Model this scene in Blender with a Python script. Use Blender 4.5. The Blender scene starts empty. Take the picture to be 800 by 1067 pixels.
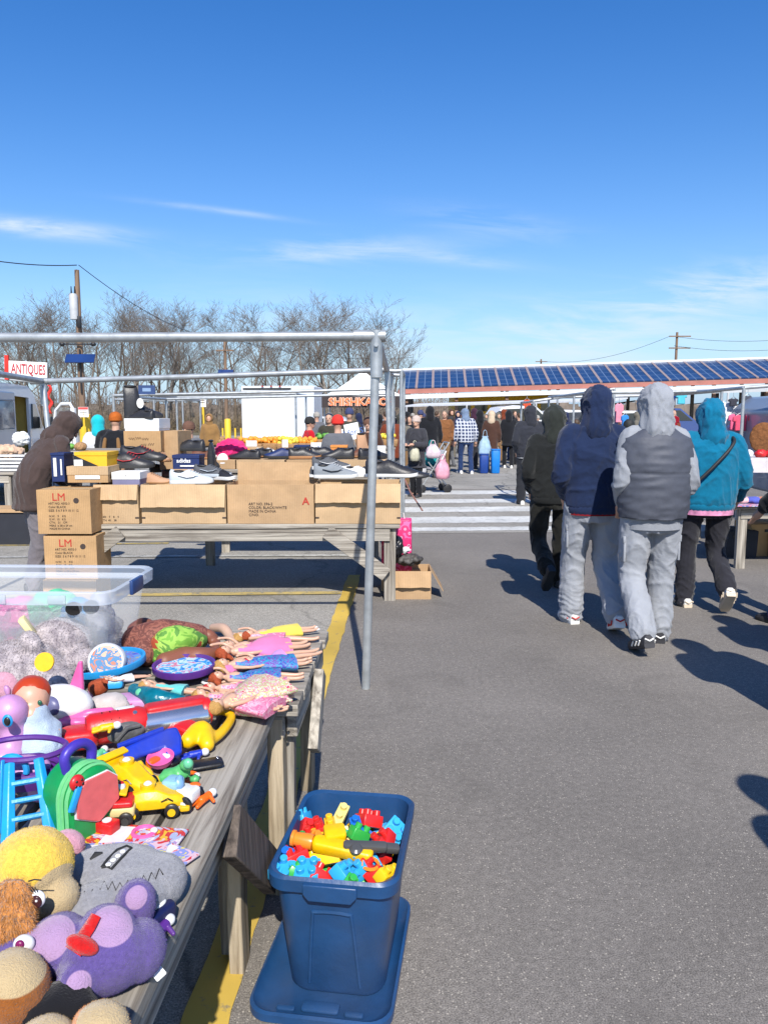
import bpy, math, random
from mathutils import Vector, Matrix, Euler, noise as mnoise
R=math.radians; PI=math.pi
random.seed(7)
scene=bpy.context.scene; COL=scene.collection
CAMH=1.55; PITCH=R(7.23)
def ray(x,y):
    a=(x-400)/800; b=(533.5-y)/800
    c,s=math.cos(PITCH),math.sin(PITCH)
    return Vector((a, c+b*s, -s+b*c))
def PZ(x,y,z=0.0):
    d=ray(x,y); t=(z-CAMH)/d.z
    return Vector((0,0,CAMH))+d*t
def PY(x,y,Y):
    d=ray(x,y); return Vector((0,0,CAMH))+d*(Y/d.y)
TZ=.66
def T(x,y,z=TZ): return PZ(x,y,z)
# ------------------------------------------------------------------ colour + materials
def lin(c):
    c=c/255.0
    return c/12.92 if c<=.04045 else ((c+.055)/1.055)**2.4
def C(r,g,b,k=1.0): return (lin(r)*k,lin(g)*k,lin(b)*k,1)
MATS={}
def mat(name,col,rough=.6,var=.10,scale=8,bump=0.0,bscale=60,metal=0,spec=.4,fuzz=0,trans=0,alpha=1,coat=0,emit=None,col2=None,cscale=None,detail=4,stretch=None,dirt=0):
    if name in MATS: return MATS[name]
    m=bpy.data.materials.new(name); m.use_nodes=True; nt=m.node_tree; nd=nt.nodes; ln=nt.links
    b=nd['Principled BSDF']; b.inputs['Roughness'].default_value=rough; b.inputs['Metallic'].default_value=metal
    b.inputs['Specular IOR Level'].default_value=spec
    tc=nd.new('ShaderNodeTexCoord'); src=tc.outputs['Object']
    if stretch:
        mp=nd.new('ShaderNodeMapping'); mp.inputs['Scale'].default_value=stretch; ln.new(src,mp.inputs[0]); src=mp.outputs[0]
    n=nd.new('ShaderNodeTexNoise'); n.inputs['Scale'].default_value=scale; n.inputs['Detail'].default_value=detail; ln.new(src,n.inputs['Vector'])
    rp=nd.new('ShaderNodeValToRGB'); rp.color_ramp.elements[0].position=.3; rp.color_ramp.elements[1].position=.7
    c1=tuple(min(1,x*(1+var)) for x in col[:3])+(1,); c0=tuple(x*(1-var) for x in col[:3])+(1,)
    if col2: c0=col2
    rp.color_ramp.elements[0].color=c0; rp.color_ramp.elements[1].color=c1
    ln.new(n.outputs['Fac'],rp.inputs[0]); out=rp.outputs[0]
    if dirt:
        n2=nd.new('ShaderNodeTexNoise'); n2.inputs['Scale'].default_value=scale*.35; n2.inputs['Detail'].default_value=6; ln.new(src,n2.inputs['Vector'])
        r2=nd.new('ShaderNodeValToRGB'); r2.color_ramp.elements[0].position=.45; r2.color_ramp.elements[1].position=.75
        r2.color_ramp.elements[0].color=(0,0,0,1); r2.color_ramp.elements[1].color=(dirt,)*3+(1,); ln.new(n2.outputs['Fac'],r2.inputs[0])
        mx=nd.new('ShaderNodeMixRGB'); ln.new(r2.outputs[0],mx.inputs[0]); ln.new(out,mx.inputs[1]); mx.inputs[2].default_value=(.09,.08,.065,1); out=mx.outputs[0]
    ln.new(out,b.inputs['Base Color'])
    if bump:
        nb=nd.new('ShaderNodeTexNoise'); nb.inputs['Scale'].default_value=bscale; nb.inputs['Detail'].default_value=5; ln.new(src,nb.inputs['Vector'])
        bp=nd.new('ShaderNodeBump'); bp.inputs['Strength'].default_value=bump; bp.inputs['Distance'].default_value=.01
        ln.new(nb.outputs['Fac'],bp.inputs['Height']); ln.new(bp.outputs[0],b.inputs['Normal'])
    if fuzz: b.inputs['Sheen Weight'].default_value=fuzz; b.inputs['Sheen Roughness'].default_value=.5
    if trans: b.inputs['Transmission Weight'].default_value=trans; b.inputs['IOR'].default_value=1.3
    if alpha<1: b.inputs['Alpha'].default_value=alpha
    if coat: b.inputs['Coat Weight'].default_value=coat
    if emit: b.inputs['Emission Color'].default_value=emit; b.inputs['Emission Strength'].default_value=1
    MATS[name]=m; return m
def plastic(name,r,g,b,k=.8,rough=.38): return mat('plastic_'+name,C(r,g,b,k),rough,var=.09,scale=35,bump=.08,bscale=90,spec=.5,dirt=.22)
def cloth(name,r,g,b,k=.75,bump=.35,bs=300,var=.10,fuzz=.15):
    """woven cloth: fine weave plus soft broad creases"""
    nm='cloth_'+name
    if nm in MATS: return MATS[nm]
    m=mat(nm,C(r,g,b,k),.9,var=var,scale=10,spec=.15,fuzz=fuzz,bump=bump,bscale=bs)
    nt=m.node_tree; nd=nt.nodes; ln=nt.links; b_=nd['Principled BSDF']
    tc=[n for n in nd if n.bl_idname=='ShaderNodeTexCoord'][0]
    n1=nd.new('ShaderNodeTexNoise'); n1.inputs['Scale'].default_value=7; n1.inputs['Detail'].default_value=3; n1.inputs['Distortion'].default_value=1.2
    ln.new(tc.outputs['Object'],n1.inputs['Vector'])
    bp=nd.new('ShaderNodeBump'); bp.inputs['Strength'].default_value=.22; bp.inputs['Distance'].default_value=.04
    old=b_.inputs['Normal'].links[0].from_node if b_.inputs['Normal'].is_linked else None
    ln.new(n1.outputs['Fac'],bp.inputs['Height'])
    if old: ln.new(bp.outputs[0],old.inputs['Normal'])
    else: ln.new(bp.outputs[0],b_.inputs['Normal'])
    return m
def plush(name,r,g,b,k=.75): return mat('plush_'+name,C(r,g,b,k),.95,var=.16,scale=150,bump=.5,bscale=420,spec=.08,fuzz=.3,dirt=0)
# ------------------------------------------------------------------ mesh builder
def rotm(r):
    if r is None: return Matrix.Identity(3)
    if isinstance(r,Matrix): return r.to_3x3()
    return Euler([R(a) for a in r]).to_matrix()
class M:
    def __init__(s): s.v=[];s.f=[];s.m=[]
    def add(s,vs,fs,mi=0):
        o=len(s.v); s.v+= [Vector(p) for p in vs]; s.f+=[tuple(i+o for i in f) for f in fs]; s.m+=[mi]*len(fs); return s
    def box(s,c,size,rot=None,mi=0,taper=1.0):
        m=rotm(rot); c=Vector(c); hx,hy,hz=[a/2 for a in size]
        vs=[]
        for z in (-1,1):
            k=taper if z>0 else 1
            for x,y in ((-1,-1),(1,-1),(1,1),(-1,1)): vs.append(c+m@Vector((x*hx*k,y*hy*k,z*hz)))
        return s.add(vs,[(3,2,1,0),(4,5,6,7),(0,1,5,4),(1,2,6,5),(2,3,7,6),(3,0,4,7)],mi)
    def rbox(s,c,size,r=.01,rot=None,mi=0,taper=1.0,n=3,rz=None):
        """box with rounded vertical edges and softened top/bottom"""
        m=rotm(rot); c=Vector(c); rz=r*.6 if rz is None else rz
        def ring(hx,hy,z,rr):
            out=[]; rr=max(min(rr,hx*.98,hy*.98),1e-5)
            for q,(sx,sy) in enumerate(((1,1),(-1,1),(-1,-1),(1,-1))):
                for i in range(n+1):
                    a=q*PI/2+i*PI/2/n
                    out.append(Vector((sx*(hx-rr)+rr*math.cos(a),sy*(hy-rr)+rr*math.sin(a),z)))
            return out
        hx,hy,hz=[a/2 for a in size]; rings=[]
        for z,ins in ((-hz,rz),(-hz+rz*.3,rz*.3),(-hz+rz,0),(hz-rz,0),(hz-rz*.3,rz*.3),(hz,rz)):
            k=1+(taper-1)*(z+hz)/(2*hz)
            rings.append([c+m@p for p in ring(hx*k-ins,hy*k-ins,z,r)])
        return s.loft(rings,mi)
    def loft(s,rings,mi=0,cap=True,closed=True):
        n=len(rings[0]); vs=[p for r in rings for p in r]; fs=[]
        for i in range(len(rings)-1):
            for j in range(n if closed else n-1):
                k=(j+1)%n; fs.append((i*n+j,i*n+k,(i+1)*n+k,(i+1)*n+j))
        if cap: fs.append(tuple(reversed(range(n)))); fs.append(tuple((len(rings)-1)*n+j for j in range(n)))
        return s.add(vs,fs,mi)
    def tube(s,pts,rad,n=10,mi=0,cap=True,flat=1.0,up=None):
        pts=[Vector(p) for p in pts]
        if not hasattr(rad,'__len__'): rad=[rad]*len(pts)
        rings=[]; prev=None
        for i,p in enumerate(pts):
            t=(pts[min(i+1,len(pts)-1)]-pts[max(i-1,0)])
            t=t.normalized() if t.length>1e-9 else Vector((0,0,1))
            if prev is None:
                a=Vector(up) if up else (Vector((0,0,1)) if abs(t.z)<.9 else Vector((1,0,0)))
            else: a=prev
            b=t.cross(a); b=b.normalized() if b.length>1e-6 else t.orthogonal().normalized()
            a=b.cross(t).normalized(); prev=a
            rings.append([p+(b*math.cos(2*PI*j/n)+a*math.sin(2*PI*j/n)*flat)*rad[i] for j in range(n)])
        return s.loft(rings,mi,cap)
    def ell(s,c,r,rot=None,mi=0,n=16,k=10):
        m=rotm(rot); c=Vector(c)
        if not hasattr(r,'__len__'): r=(r,r,r)
        vs=[c+m@Vector((0,0,-r[2]))]
        for i in range(1,k):
            th=-PI/2+PI*i/k
            for j in range(n):
                a=2*PI*j/n; vs.append(c+m@Vector((r[0]*math.cos(th)*math.cos(a),r[1]*math.cos(th)*math.sin(a),r[2]*math.sin(th))))
        vs.append(c+m@Vector((0,0,r[2]))); L=len(vs)-1; fs=[]
        for j in range(n): fs.append((0,1+(j+1)%n,1+j))
        for i in range(k-2):
            for j in range(n):
                a=1+i*n+j; b=1+i*n+(j+1)%n; fs.append((a,b,b+n,a+n))
        o=1+(k-2)*n
        for j in range(n): fs.append((o+j,o+(j+1)%n,L))
        return s.add(vs,fs,mi)
    def cap(s,a,b,ra,rb,mi=0,n=12):
        a=Vector(a);b=Vector(b); s.tube([a,b],[ra,rb],n,mi); s.ell(a,ra,None,mi,n,8); s.ell(b,rb,None,mi,n,8); return s
    def chain(s,pts,rad,n=12,mi=0,sub=6,wob=0,seed=0,ends=True):
        pts=[Vector(p) for p in pts]; P=[];Q=[]
        for i in range(len(pts)-1):
            p0=pts[max(i-1,0)];p1=pts[i];p2=pts[i+1];p3=pts[min(i+2,len(pts)-1)]
            for k in range(sub):
                t=k/sub
                P.append(.5*((2*p1)+(p2-p0)*t+(2*p0-5*p1+4*p2-p3)*t*t+(3*p1-p0-3*p2+p3)*t**3))
                Q.append(rad[i]+(rad[i+1]-rad[i])*t)
        P.append(pts[-1]);Q.append(rad[-1])
        if wob:
            for i in range(len(Q)): Q[i]*=1+wob*math.sin(i*2.1+seed)+wob*.5*math.sin(i*1.3+seed*2)
        s.tube(P,Q,n,mi)
        if ends: s.ell(P[0],Q[0],None,mi,n,8); s.ell(P[-1],Q[-1],None,mi,n,8)
        return s
    def lathe(s,prof,c=(0,0,0),n=24,rot=None,mi=0,cap=True,sx=1,sy=1):
        m=rotm(rot);c=Vector(c)
        return s.loft([[c+m@Vector((r*math.cos(2*PI*j/n)*sx,r*math.sin(2*PI*j/n)*sy,z)) for j in range(n)] for r,z in prof],mi,cap)
    def prism(s,outline,t,c=(0,0,0),rot=None,mi=0):
        """outline in local XZ, thickness along Y"""
        m=rotm(rot);c=Vector(c);n=len(outline)
        vs=[c+m@Vector((x,-t/2,z)) for x,z in outline]+[c+m@Vector((x,t/2,z)) for x,z in outline]
        fs=[tuple(range(n)),tuple(reversed(range(n,2*n)))]+[(j,j+n,(j+1)%n+n,(j+1)%n) for j in range(n)]
        return s.add(vs,fs,mi)
    def quad(s,a,b,c,d,mi=0): return s.add([a,b,c,d],[(0,1,2,3)],mi)
    def mesh(s,name):
        me=bpy.data.meshes.new(name); me.from_pydata([tuple(p) for p in s.v],[],s.f); me.update(); return me
    def build(s,name,mats,parent=None,bevel=0,smooth=40,loc=None,sub=0,bseg=2):
        me=s.mesh(name)
        if not isinstance(mats,(list,tuple)): mats=[mats]
        for m in mats: me.materials.append(m)
        if len(mats)>1: me.polygons.foreach_set('material_index',s.m)
        if smooth is not None:
            me.polygons.foreach_set('use_smooth',[True]*len(me.polygons)); me.set_sharp_from_angle(angle=R(smooth))
        o=bpy.data.objects.new(name,me); COL.objects.link(o)
        if loc is not None: o.location=loc
        if parent: o.parent=parent
        if bevel:
            b=o.modifiers.new('b','BEVEL'); b.width=bevel; b.segments=bseg; b.limit_method='ANGLE'; b.angle_limit=R(35)
        if sub:
            b=o.modifiers.new('s','SUBSURF'); b.levels=sub; b.render_levels=sub
        return o
TEX={}
def ctex(size,depth=2):
    k=(size,depth)
    if k not in TEX:
        t=bpy.data.textures.new('folds','CLOUDS'); t.noise_scale=size; t.noise_depth=depth; TEX[k]=t
    return TEX[k]
def organic(mb,name,mats,parent=None,voxel=.012,smooth=4,disp=0,dsize=.12,loc=None,colorfn=None):
    """fuse overlapping solids into one continuous skin"""
    me=mb.mesh('tmp'); o=bpy.data.objects.new('tmp',me); COL.objects.link(o)
    r=o.modifiers.new('r','REMESH'); r.mode='VOXEL'; r.voxel_size=voxel
    if smooth:
        k=o.modifiers.new('k','SMOOTH'); k.factor=.6; k.iterations=smooth
    if disp:
        d=o.modifiers.new('d','DISPLACE'); d.texture=ctex(dsize); d.strength=disp; d.mid_level=.5
    dg=bpy.context.evaluated_depsgraph_get(); dg.update()
    nm=bpy.data.meshes.new_from_object(o.evaluated_get(dg)); bpy.data.objects.remove(o); bpy.data.meshes.remove(me)
    nm.name=name; nm.materials.clear()
    if not isinstance(mats,(list,tuple)): mats=[mats]
    for m in mats: nm.materials.append(m)
    nm.polygons.foreach_set('use_smooth',[True]*len(nm.polygons))
    if colorfn:
        nm.polygons.foreach_set('material_index',[colorfn(p.center,p.normal) for p in nm.polygons])
    else: nm.polygons.foreach_set('material_index',[0]*len(nm.polygons))
    nm.update()
    ob=bpy.data.objects.new(name,nm); COL.objects.link(ob)
    if loc is not None: ob.location=loc
    if parent: ob.parent=parent
    return ob
def crease(ob,amp=.010,f=(7,7,11),seed=0.0,fine=.35,zlow=None):
    """sharp cloth creases: long ridges along the drape, and rings stacked above the shoe"""
    me=ob.data; me.update(); n=len(me.vertices); co=[0.0]*(3*n); no=[0.0]*(3*n)
    me.vertices.foreach_get('co',co); me.vertex_normals.foreach_get('vector',no)
    def ridge(q):
        a=max(0,1-abs(mnoise.noise(q))*3.0); return a*a
    for i in range(n):
        x,y,z=co[3*i:3*i+3]; q=Vector((x*f[0]+seed+z*2.5,y*f[1]+seed*2,z*f[2]-x*2.5))
        w=mnoise.noise(q*.45)*1.3; q=q+Vector((w,w*.5,w))
        d=amp*(ridge(q)+fine*ridge(q*2.3+Vector((5,1,2)))-.35)
        if zlow is not None and z<zlow:
            k=(1-z/zlow); r=Vector((x*3+seed,y*3,z*22+5*mnoise.noise(Vector((x*5,y*5,seed)))))
            d+=amp*1.7*k*(ridge(r)-.3)
        for c in range(3): co[3*i+c]+=no[3*i+c]*d
    me.vertices.foreach_set('co',co); me.update()
def tag(o,label=None,cat=None,group=None,kind=None):
    if label: o['label']=label
    if cat: o['category']=cat
    if group: o['group']=group
    if kind: o['kind']=kind
    return o
def thing(name,label,cat,loc=(0,0,0),rz=0,group=None,rot=None):
    o=bpy.data.objects.new(name,None); COL.objects.link(o); o.empty_display_size=.1
    o.location=loc; o.rotation_euler=(0,0,R(rz)) if rot is None else [R(a) for a in rot]
    return tag(o,label,cat,group)
def dup(root,loc=None,rz=None,label=None,scale=None):
    r=root.copy(); COL.objects.link(r)
    if loc is not None: r.location=loc
    if rz is not None: r.rotation_euler=(0,0,R(rz))
    if label: r['label']=label
    if scale: r.scale=scale if hasattr(scale,'__len__') else (scale,)*3
    for ch in list(root.children):
        c=ch.copy(); COL.objects.link(c); c.parent=r
        for g in ch.children:
            d=g.copy(); COL.objects.link(d); d.parent=c
    return r
def text(s,size,mt,parent,loc,rot=(90,0,0),ext=.001,bold=0,name='lettering',align='LEFT',sx=1):
    cu=bpy.data.curves.new('t','FONT'); cu.body=s; cu.size=size; cu.extrude=ext; cu.offset=bold; cu.align_x=align; cu.resolution_u=2
    o=bpy.data.objects.new('t',cu); COL.objects.link(o)
    dg=bpy.context.evaluated_depsgraph_get(); dg.update()
    me=bpy.data.meshes.new_from_object(o.evaluated_get(dg)); bpy.data.objects.remove(o)
    mx=Matrix.Translation(Vector(loc))@Euler([R(a) for a in rot]).to_matrix().to_4x4()@Matrix.Diagonal((sx,1,1,1))
    me.transform(mx); me.name=name; me.materials.clear(); me.materials.append(mt)
    ob=bpy.data.objects.new(name,me); COL.objects.link(ob); ob.parent=parent
    return ob
# ================================================================== camera, light, sky
cam=bpy.data.cameras.new('camera'); co=bpy.data.objects.new('camera',cam); COL.objects.link(co)
co.location=(0,0,CAMH); co.rotation_euler=(PI/2-PITCH,0,0)
cam.sensor_fit='HORIZONTAL'; cam.sensor_width=36; cam.lens=36; cam.clip_end=3000; cam.clip_start=.05
scene.camera=co
SUNV=Vector((-.12,1,-.98)).normalized()
sl=bpy.data.lights.new('sun','SUN'); sl.energy=5.0; sl.angle=R(.53); sl.color=(1,.955,.88)
so=bpy.data.objects.new('sun',sl); COL.objects.link(so); so.rotation_euler=SUNV.to_track_quat('-Z','Y').to_euler()
w=bpy.data.worlds.new('World'); scene.world=w; w.use_nodes=True
nt=w.node_tree; nd=nt.nodes; ln=nt.links
bg=nd['Background']; bg.inputs[1].default_value=.098
sky=nd.new('ShaderNodeTexSky'); sky.sky_type='NISHITA'; sky.sun_disc=False
sky.sun_elevation=math.asin(-SUNV.z); sky.sun_rotation=math.atan2(-SUNV.x,-SUNV.y)
sky.altitude=0; sky.air_density=1.0; sky.dust_density=.35; sky.ozone_density=2.5
def nmath(op,a,b=None,c=None):
    n=nd.new('ShaderNodeMath'); n.operation=op
    for i,v in enumerate((a,b,c)):
        if v is None: continue
        if hasattr(v,'is_output'): ln.new(v,n.inputs[i])
        else: n.inputs[i].default_value=v
    return n.outputs[0]
tc=nd.new('ShaderNodeTexCoord'); sp=nd.new('ShaderNodeSeparateXYZ'); ln.new(tc.outputs['Generated'],sp.inputs[0])
yy=nmath('MAXIMUM',sp.outputs[1],.05)
u=nmath('DIVIDE',sp.outputs[0],yy); v=nmath('DIVIDE',sp.outputs[2],yy)
front=nmath('GREATER_THAN',sp.outputs[1],.06)
def uvof(x,y):
    d=ray(x,y); return d.x/d.y,d.z/d.y
cb=nd.new('ShaderNodeCombineXYZ'); ln.new(nmath('MULTIPLY',u,1.0),cb.inputs[0]); ln.new(nmath('MULTIPLY',nmath('ADD',v,nmath('MULTIPLY',u,.06)),6.5),cb.inputs[1])
nz=nd.new('ShaderNodeTexNoise'); nz.inputs['Scale'].default_value=5.5; nz.inputs['Detail'].default_value=9; nz.inputs['Roughness'].default_value=.62; nz.inputs['Distortion'].default_value=.5
ln.new(cb.outputs[0],nz.inputs['Vector'])
nv=nz.outputs['Fac']
tot=None
for (x,y,sx,sy,tilt,amp,thr) in ((40,237,95,8,.10,.85,.33),(345,261,115,11,-.03,.60,.42),(515,232,70,12,.12,.40,.42),(230,219,75,3.0,.12,.35,.30),
        (700,312,170,24,-.17,.62,.44),(620,350,260,26,-.03,.45,.38),(760,300,90,20,-.2,.5,.40),(330,330,210,32,.05,.22,.38),(480,270,60,6,.1,.4,.35),(560,385,420,26,0,.2,.2)):
    cx,cy=uvof(x,y); du=nmath('SUBTRACT',u,cx)
    dv=nmath('SUBTRACT',nmath('SUBTRACT',v,cy),nmath('MULTIPLY',du,-tilt))
    a=nmath('POWER',nmath('DIVIDE',du,sx/800),2); b=nmath('POWER',nmath('DIVIDE',dv,sy/800),2)
    g=nmath('EXPONENT',nmath('MULTIPLY',nmath('ADD',a,b),-1))
    n_=nmath('MAXIMUM',nmath('SUBTRACT',nv,thr),0); n_=nmath('MULTIPLY',n_,4.0*amp)
    q=nmath('MULTIPLY',g,n_); tot=q if tot is None else nmath('ADD',tot,q)
tot=nmath('MINIMUM',nmath('MULTIPLY',tot,front),.8)
# sky tint towards the deep blue of a clear winter day
hs=nd.new('ShaderNodeHueSaturation'); hs.inputs['Hue'].default_value=.511; hs.inputs['Saturation'].default_value=1.38; hs.inputs['Value'].default_value=1.32; ln.new(sky.outputs[0],hs.inputs['Color'])
hz=nd.new('ShaderNodeMixRGB'); ln.new(nmath('MULTIPLY',nmath('EXPONENT',nmath('MULTIPLY',nmath('MAXIMUM',v,0),-7.5)),.92),hz.inputs[0]); ln.new(hs.outputs[0],hz.inputs[1]); hz.inputs[2].default_value=(2.6,4.3,6.8,1)
mx=nd.new('ShaderNodeMixRGB'); ln.new(tot,mx.inputs[0]); ln.new(hz.outputs[0],mx.inputs[1]); mx.inputs[2].default_value=(6.0,6.9,8.0,1)
ln.new(mx.outputs[0],bg.inputs[0])
vs=scene.view_settings; vs.view_transform='Standard'; vs.look='None'; vs.exposure=.42; vs.gamma=1; vs.use_curve_mapping=False
scene.cycles.max_bounces=6; scene.cycles.diffuse_bounces=2; scene.cycles.transparent_max_bounces=12; scene.cycles.sample_clamp_indirect=6

# ================================================================== ground
def asphalt(name,col,chip,amt=.5,fine=260,patch=.35,crack=0):
    m=bpy.data.materials.new(name); m.use_nodes=True; nt=m.node_tree; nd=nt.nodes; ln=nt.links; b=nd['Principled BSDF']
    b.inputs['Roughness'].default_value=.85; b.inputs['Specular IOR Level'].default_value=.25
    tc=nd.new('ShaderNodeTexCoord'); src=tc.outputs['Object']
    def noise(sc,det=3,dis=0):
        n=nd.new('ShaderNodeTexNoise'); n.inputs['Scale'].default_value=sc; n.inputs['Detail'].default_value=det; n.inputs['Distortion'].default_value=dis; ln.new(src,n.inputs['Vector']); return n.outputs['Fac']
    def ramp(s,a,b_,c0,c1):
        r=nd.new('ShaderNodeValToRGB'); r.color_ramp.elements[0].position=a; r.color_ramp.elements[1].position=b_; r.color_ramp.elements[0].color=c0; r.color_ramp.elements[1].color=c1; ln.new(s,r.inputs[0]); return r.outputs[0]
    base=ramp(noise(.7,6,.4),.3,.7,tuple(x*(1-patch*.5) for x in col[:3])+(1,),tuple(x*(1+patch*.5) for x in col[:3])+(1,))
    g=ramp(noise(fine,2),.35,.65,(.62,)*3+(1,),(1.35,)*3+(1,))
    mm=nd.new('ShaderNodeMixRGB'); mm.blend_type='MULTIPLY'; mm.inputs[0].default_value=1; ln.new(base,mm.inputs[1]); ln.new(g,mm.inputs[2])
    mid=ramp(noise(45,4),.35,.7,(.86,)*3+(1,),(1.12,)*3+(1,))
    m4=nd.new('ShaderNodeMixRGB'); m4.blend_type='MULTIPLY'; m4.inputs[0].default_value=1; ln.new(mm.outputs[0],m4.inputs[1]); ln.new(mid,m4.inputs[2])
    vo=nd.new('ShaderNodeTexVoronoi'); vo.inputs['Scale'].default_value=120; ln.new(src,vo.inputs['Vector'])
    # pale stone chips: only some of the cells
    sepc=nd.new('ShaderNodeSeparateColor'); ln.new(vo.outputs['Color'],sepc.inputs[0])
    sel=nd.new('ShaderNodeMath'); sel.operation='GREATER_THAN'; ln.new(sepc.outputs[0],sel.inputs[0]); sel.inputs[1].default_value=1-amt
    sz=nd.new('ShaderNodeMath'); sz.operation='LESS_THAN'; ln.new(vo.outputs['Distance'],sz.inputs[0]); sz.inputs[1].default_value=.32
    ml=nd.new('ShaderNodeMath'); ml.operation='MULTIPLY'; ln.new(sel.outputs[0],ml.inputs[0]); ln.new(sz.outputs[0],ml.inputs[1])
    ml2=nd.new('ShaderNodeMath'); ml2.operation='MULTIPLY'; ln.new(ml.outputs[0],ml2.inputs[0]); ml2.inputs[1].default_value=.75
    mc=nd.new('ShaderNodeMixRGB'); ln.new(ml2.outputs[0],mc.inputs[0]); ln.new(m4.outputs[0],mc.inputs[1]); mc.inputs[2].default_value=chip
    st=ramp(noise(1.9,7,1.0),.56,.72,(0,0,0,1),(.45,.45,.45,1))
    m5=nd.new('ShaderNodeMixRGB'); ln.new(st,m5.inputs[0]); ln.new(mc.outputs[0],m5.inputs[1]); m5.inputs[2].default_value=tuple(x*.6 for x in col[:3])+(1,)
    out=m5.outputs[0]
    if crack:
        v2=nd.new('ShaderNodeTexVoronoi'); v2.feature='DISTANCE_TO_EDGE'; v2.inputs['Scale'].default_value=.55
        wn=nd.new('ShaderNodeTexNoise'); wn.inputs['Scale'].default_value=3; wn.inputs['Detail'].default_value=6; ln.new(src,wn.inputs['Vector'])
        va=nd.new('ShaderNodeMixRGB'); va.blend_type='ADD'; va.inputs[0].default_value=.35; ln.new(src,va.inputs[1]); ln.new(wn.outputs['Color'],va.inputs[2]); ln.new(va.outputs[0],v2.inputs['Vector'])
        ck=ramp(v2.outputs['Distance'],0,.012,(crack,)*3+(1,),(0,0,0,1))
        m6=nd.new('ShaderNodeMixRGB'); ln.new(ck,m6.inputs[0]); ln.new(out,m6.inputs[1]); m6.inputs[2].default_value=(.02,.02,.02,1); out=m6.outputs[0]
    ln.new(out,b.inputs['Base Color'])
    bp=nd.new('ShaderNodeBump'); bp.inputs['Strength'].default_value=.5; bp.inputs['Distance'].default_value=.004; ln.new(noise(150,3),bp.inputs['Height']); ln.new(bp.outputs[0],b.inputs['Normal'])
    return m
A_LANE=asphalt('asphalt_lane',(.176,.160,.142),(.42,.38,.32,1),.13,230,.34,0)
A_OLD=asphalt('asphalt_worn',(.27,.255,.225),(.55,.52,.46,1),.22,170,.35,.3)
A_LOT=asphalt('asphalt_pale',(.27,.255,.225),(.5,.48,.44,1),.1,190,.4,.5)
def sheet(name,pts,z,m,kind='structure'):
    b=M(); b.add([(x,y,z) for x,y in pts],[tuple(range(len(pts)))]); o=b.build(name,m,smooth=None); tag(o,kind=kind); return o
sheet('ground',[(-900,-40),(900,-40),(900,1500),(-900,1500)],0,A_LOT)
def LX(Y,off=0): return -.40+.031*(Y-1.84)+off      # the yellow line beside the lane
sheet('lane_road',[(LX(-8,-.05),-8),(14,-8),(14,16.2),(LX(16,-.05),16.0)],.004,A_LANE)
sheet('stall_pavement',[(-14,5.2),(LX(5.2,-.055),5.2),(LX(10,-.055),10.0),(-14,10.4)],.004,A_OLD)
# painted lines: worn paint
def paint(name,col,wear=.5,base=(.15,.145,.14,1)):
    m=bpy.data.materials.new(name); m.use_nodes=True; nt=m.node_tree; nd=nt.nodes; ln=nt.links; b=nd['Principled BSDF']; b.inputs['Roughness'].default_value=.75
    tc=nd.new('ShaderNodeTexCoord'); n=nd.new('ShaderNodeTexNoise'); n.inputs['Scale'].default_value=14; n.inputs['Detail'].default_value=9; n.inputs['Roughness'].default_value=.75; ln.new(tc.outputs['Object'],n.inputs['Vector'])
    r=nd.new('ShaderNodeValToRGB'); r.color_ramp.elements[0].position=wear-.06; r.color_ramp.elements[1].position=wear+.06; r.color_ramp.elements[0].color=base; r.color_ramp.elements[1].color=col
    ln.new(n.outputs['Fac'],r.inputs[0])
    n2=nd.new('ShaderNodeTexNoise'); n2.inputs['Scale'].default_value=1.6; n2.inputs['Detail'].default_value=5; ln.new(tc.outputs['Object'],n2.inputs['Vector'])
    r2=nd.new('ShaderNodeValToRGB'); r2.color_ramp.elements[0].position=.3; r2.color_ramp.elements[1].position=.7; r2.color_ramp.elements[0].color=(.7,.7,.7,1); r2.color_ramp.elements[1].color=(1.05,1.05,1.05,1); ln.new(n2.outputs['Fac'],r2.inputs[0])
    mm=nd.new('ShaderNodeMixRGB'); mm.blend_type='MULTIPLY'; mm.inputs[0].default_value=1; ln.new(r.outputs[0],mm.inputs[1]); ln.new(r2.outputs[0],mm.inputs[2]); ln.new(mm.outputs[0],b.inputs['Base Color'])
    return m
P_Y=paint('paint_yellow',(.56,.38,.065,1),.36); P_YO=paint('paint_yellow_old',(.50,.38,.13,1),.44,(.2,.19,.17,1)); P_W=paint('paint_white',(.60,.60,.57,1),.40,(.22,.215,.2,1))
P_WO=paint('paint_white_old',(.45,.44,.4,1),.45,(.17,.165,.155,1))
def wobble_strip(name,p0,p1,wd,z,m,n=40,amp=.006):
    p0=Vector(p0);p1=Vector(p1); d=(p1-p0).normalized(); q=Vector((-d.y,d.x)); b=M(); vs=[];fs=[]
    for i in range(n+1):
        t=i/n; c=p0+(p1-p0)*t
        a=wd/2+random.uniform(-amp,amp); e=wd/2+random.uniform(-amp,amp)
        vs+= [(c.x+q.x*a,c.y+q.y*a,z),(c.x-q.x*e,c.y-q.y*e,z)]
    for i in range(n): fs.append((2*i,2*i+1,2*i+3,2*i+2))
    b.add(vs,fs); o=b.build(name,m,smooth=None); tag(o,kind='structure'); return o
wobble_strip('yellow_line',(LX(-2,-.055),-2),(LX(7.3,-.055),7.3),.12,.010,P_Y,90)
wobble_strip('parking_line',(LX(6.55)-.12,6.55),(-9,6.15),.10,.012,P_YO,60)
wobble_strip('parking_line',(LX(8.3)-.1,8.35),(-9,8.1),.10,.012,P_WO,60)
for i in range(7):
    y0=9.0+i*1.25
    wobble_strip('parking_line',(-2.6,y0+.15),(-11,y0-.45),.09,.012,P_YO,30)
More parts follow.
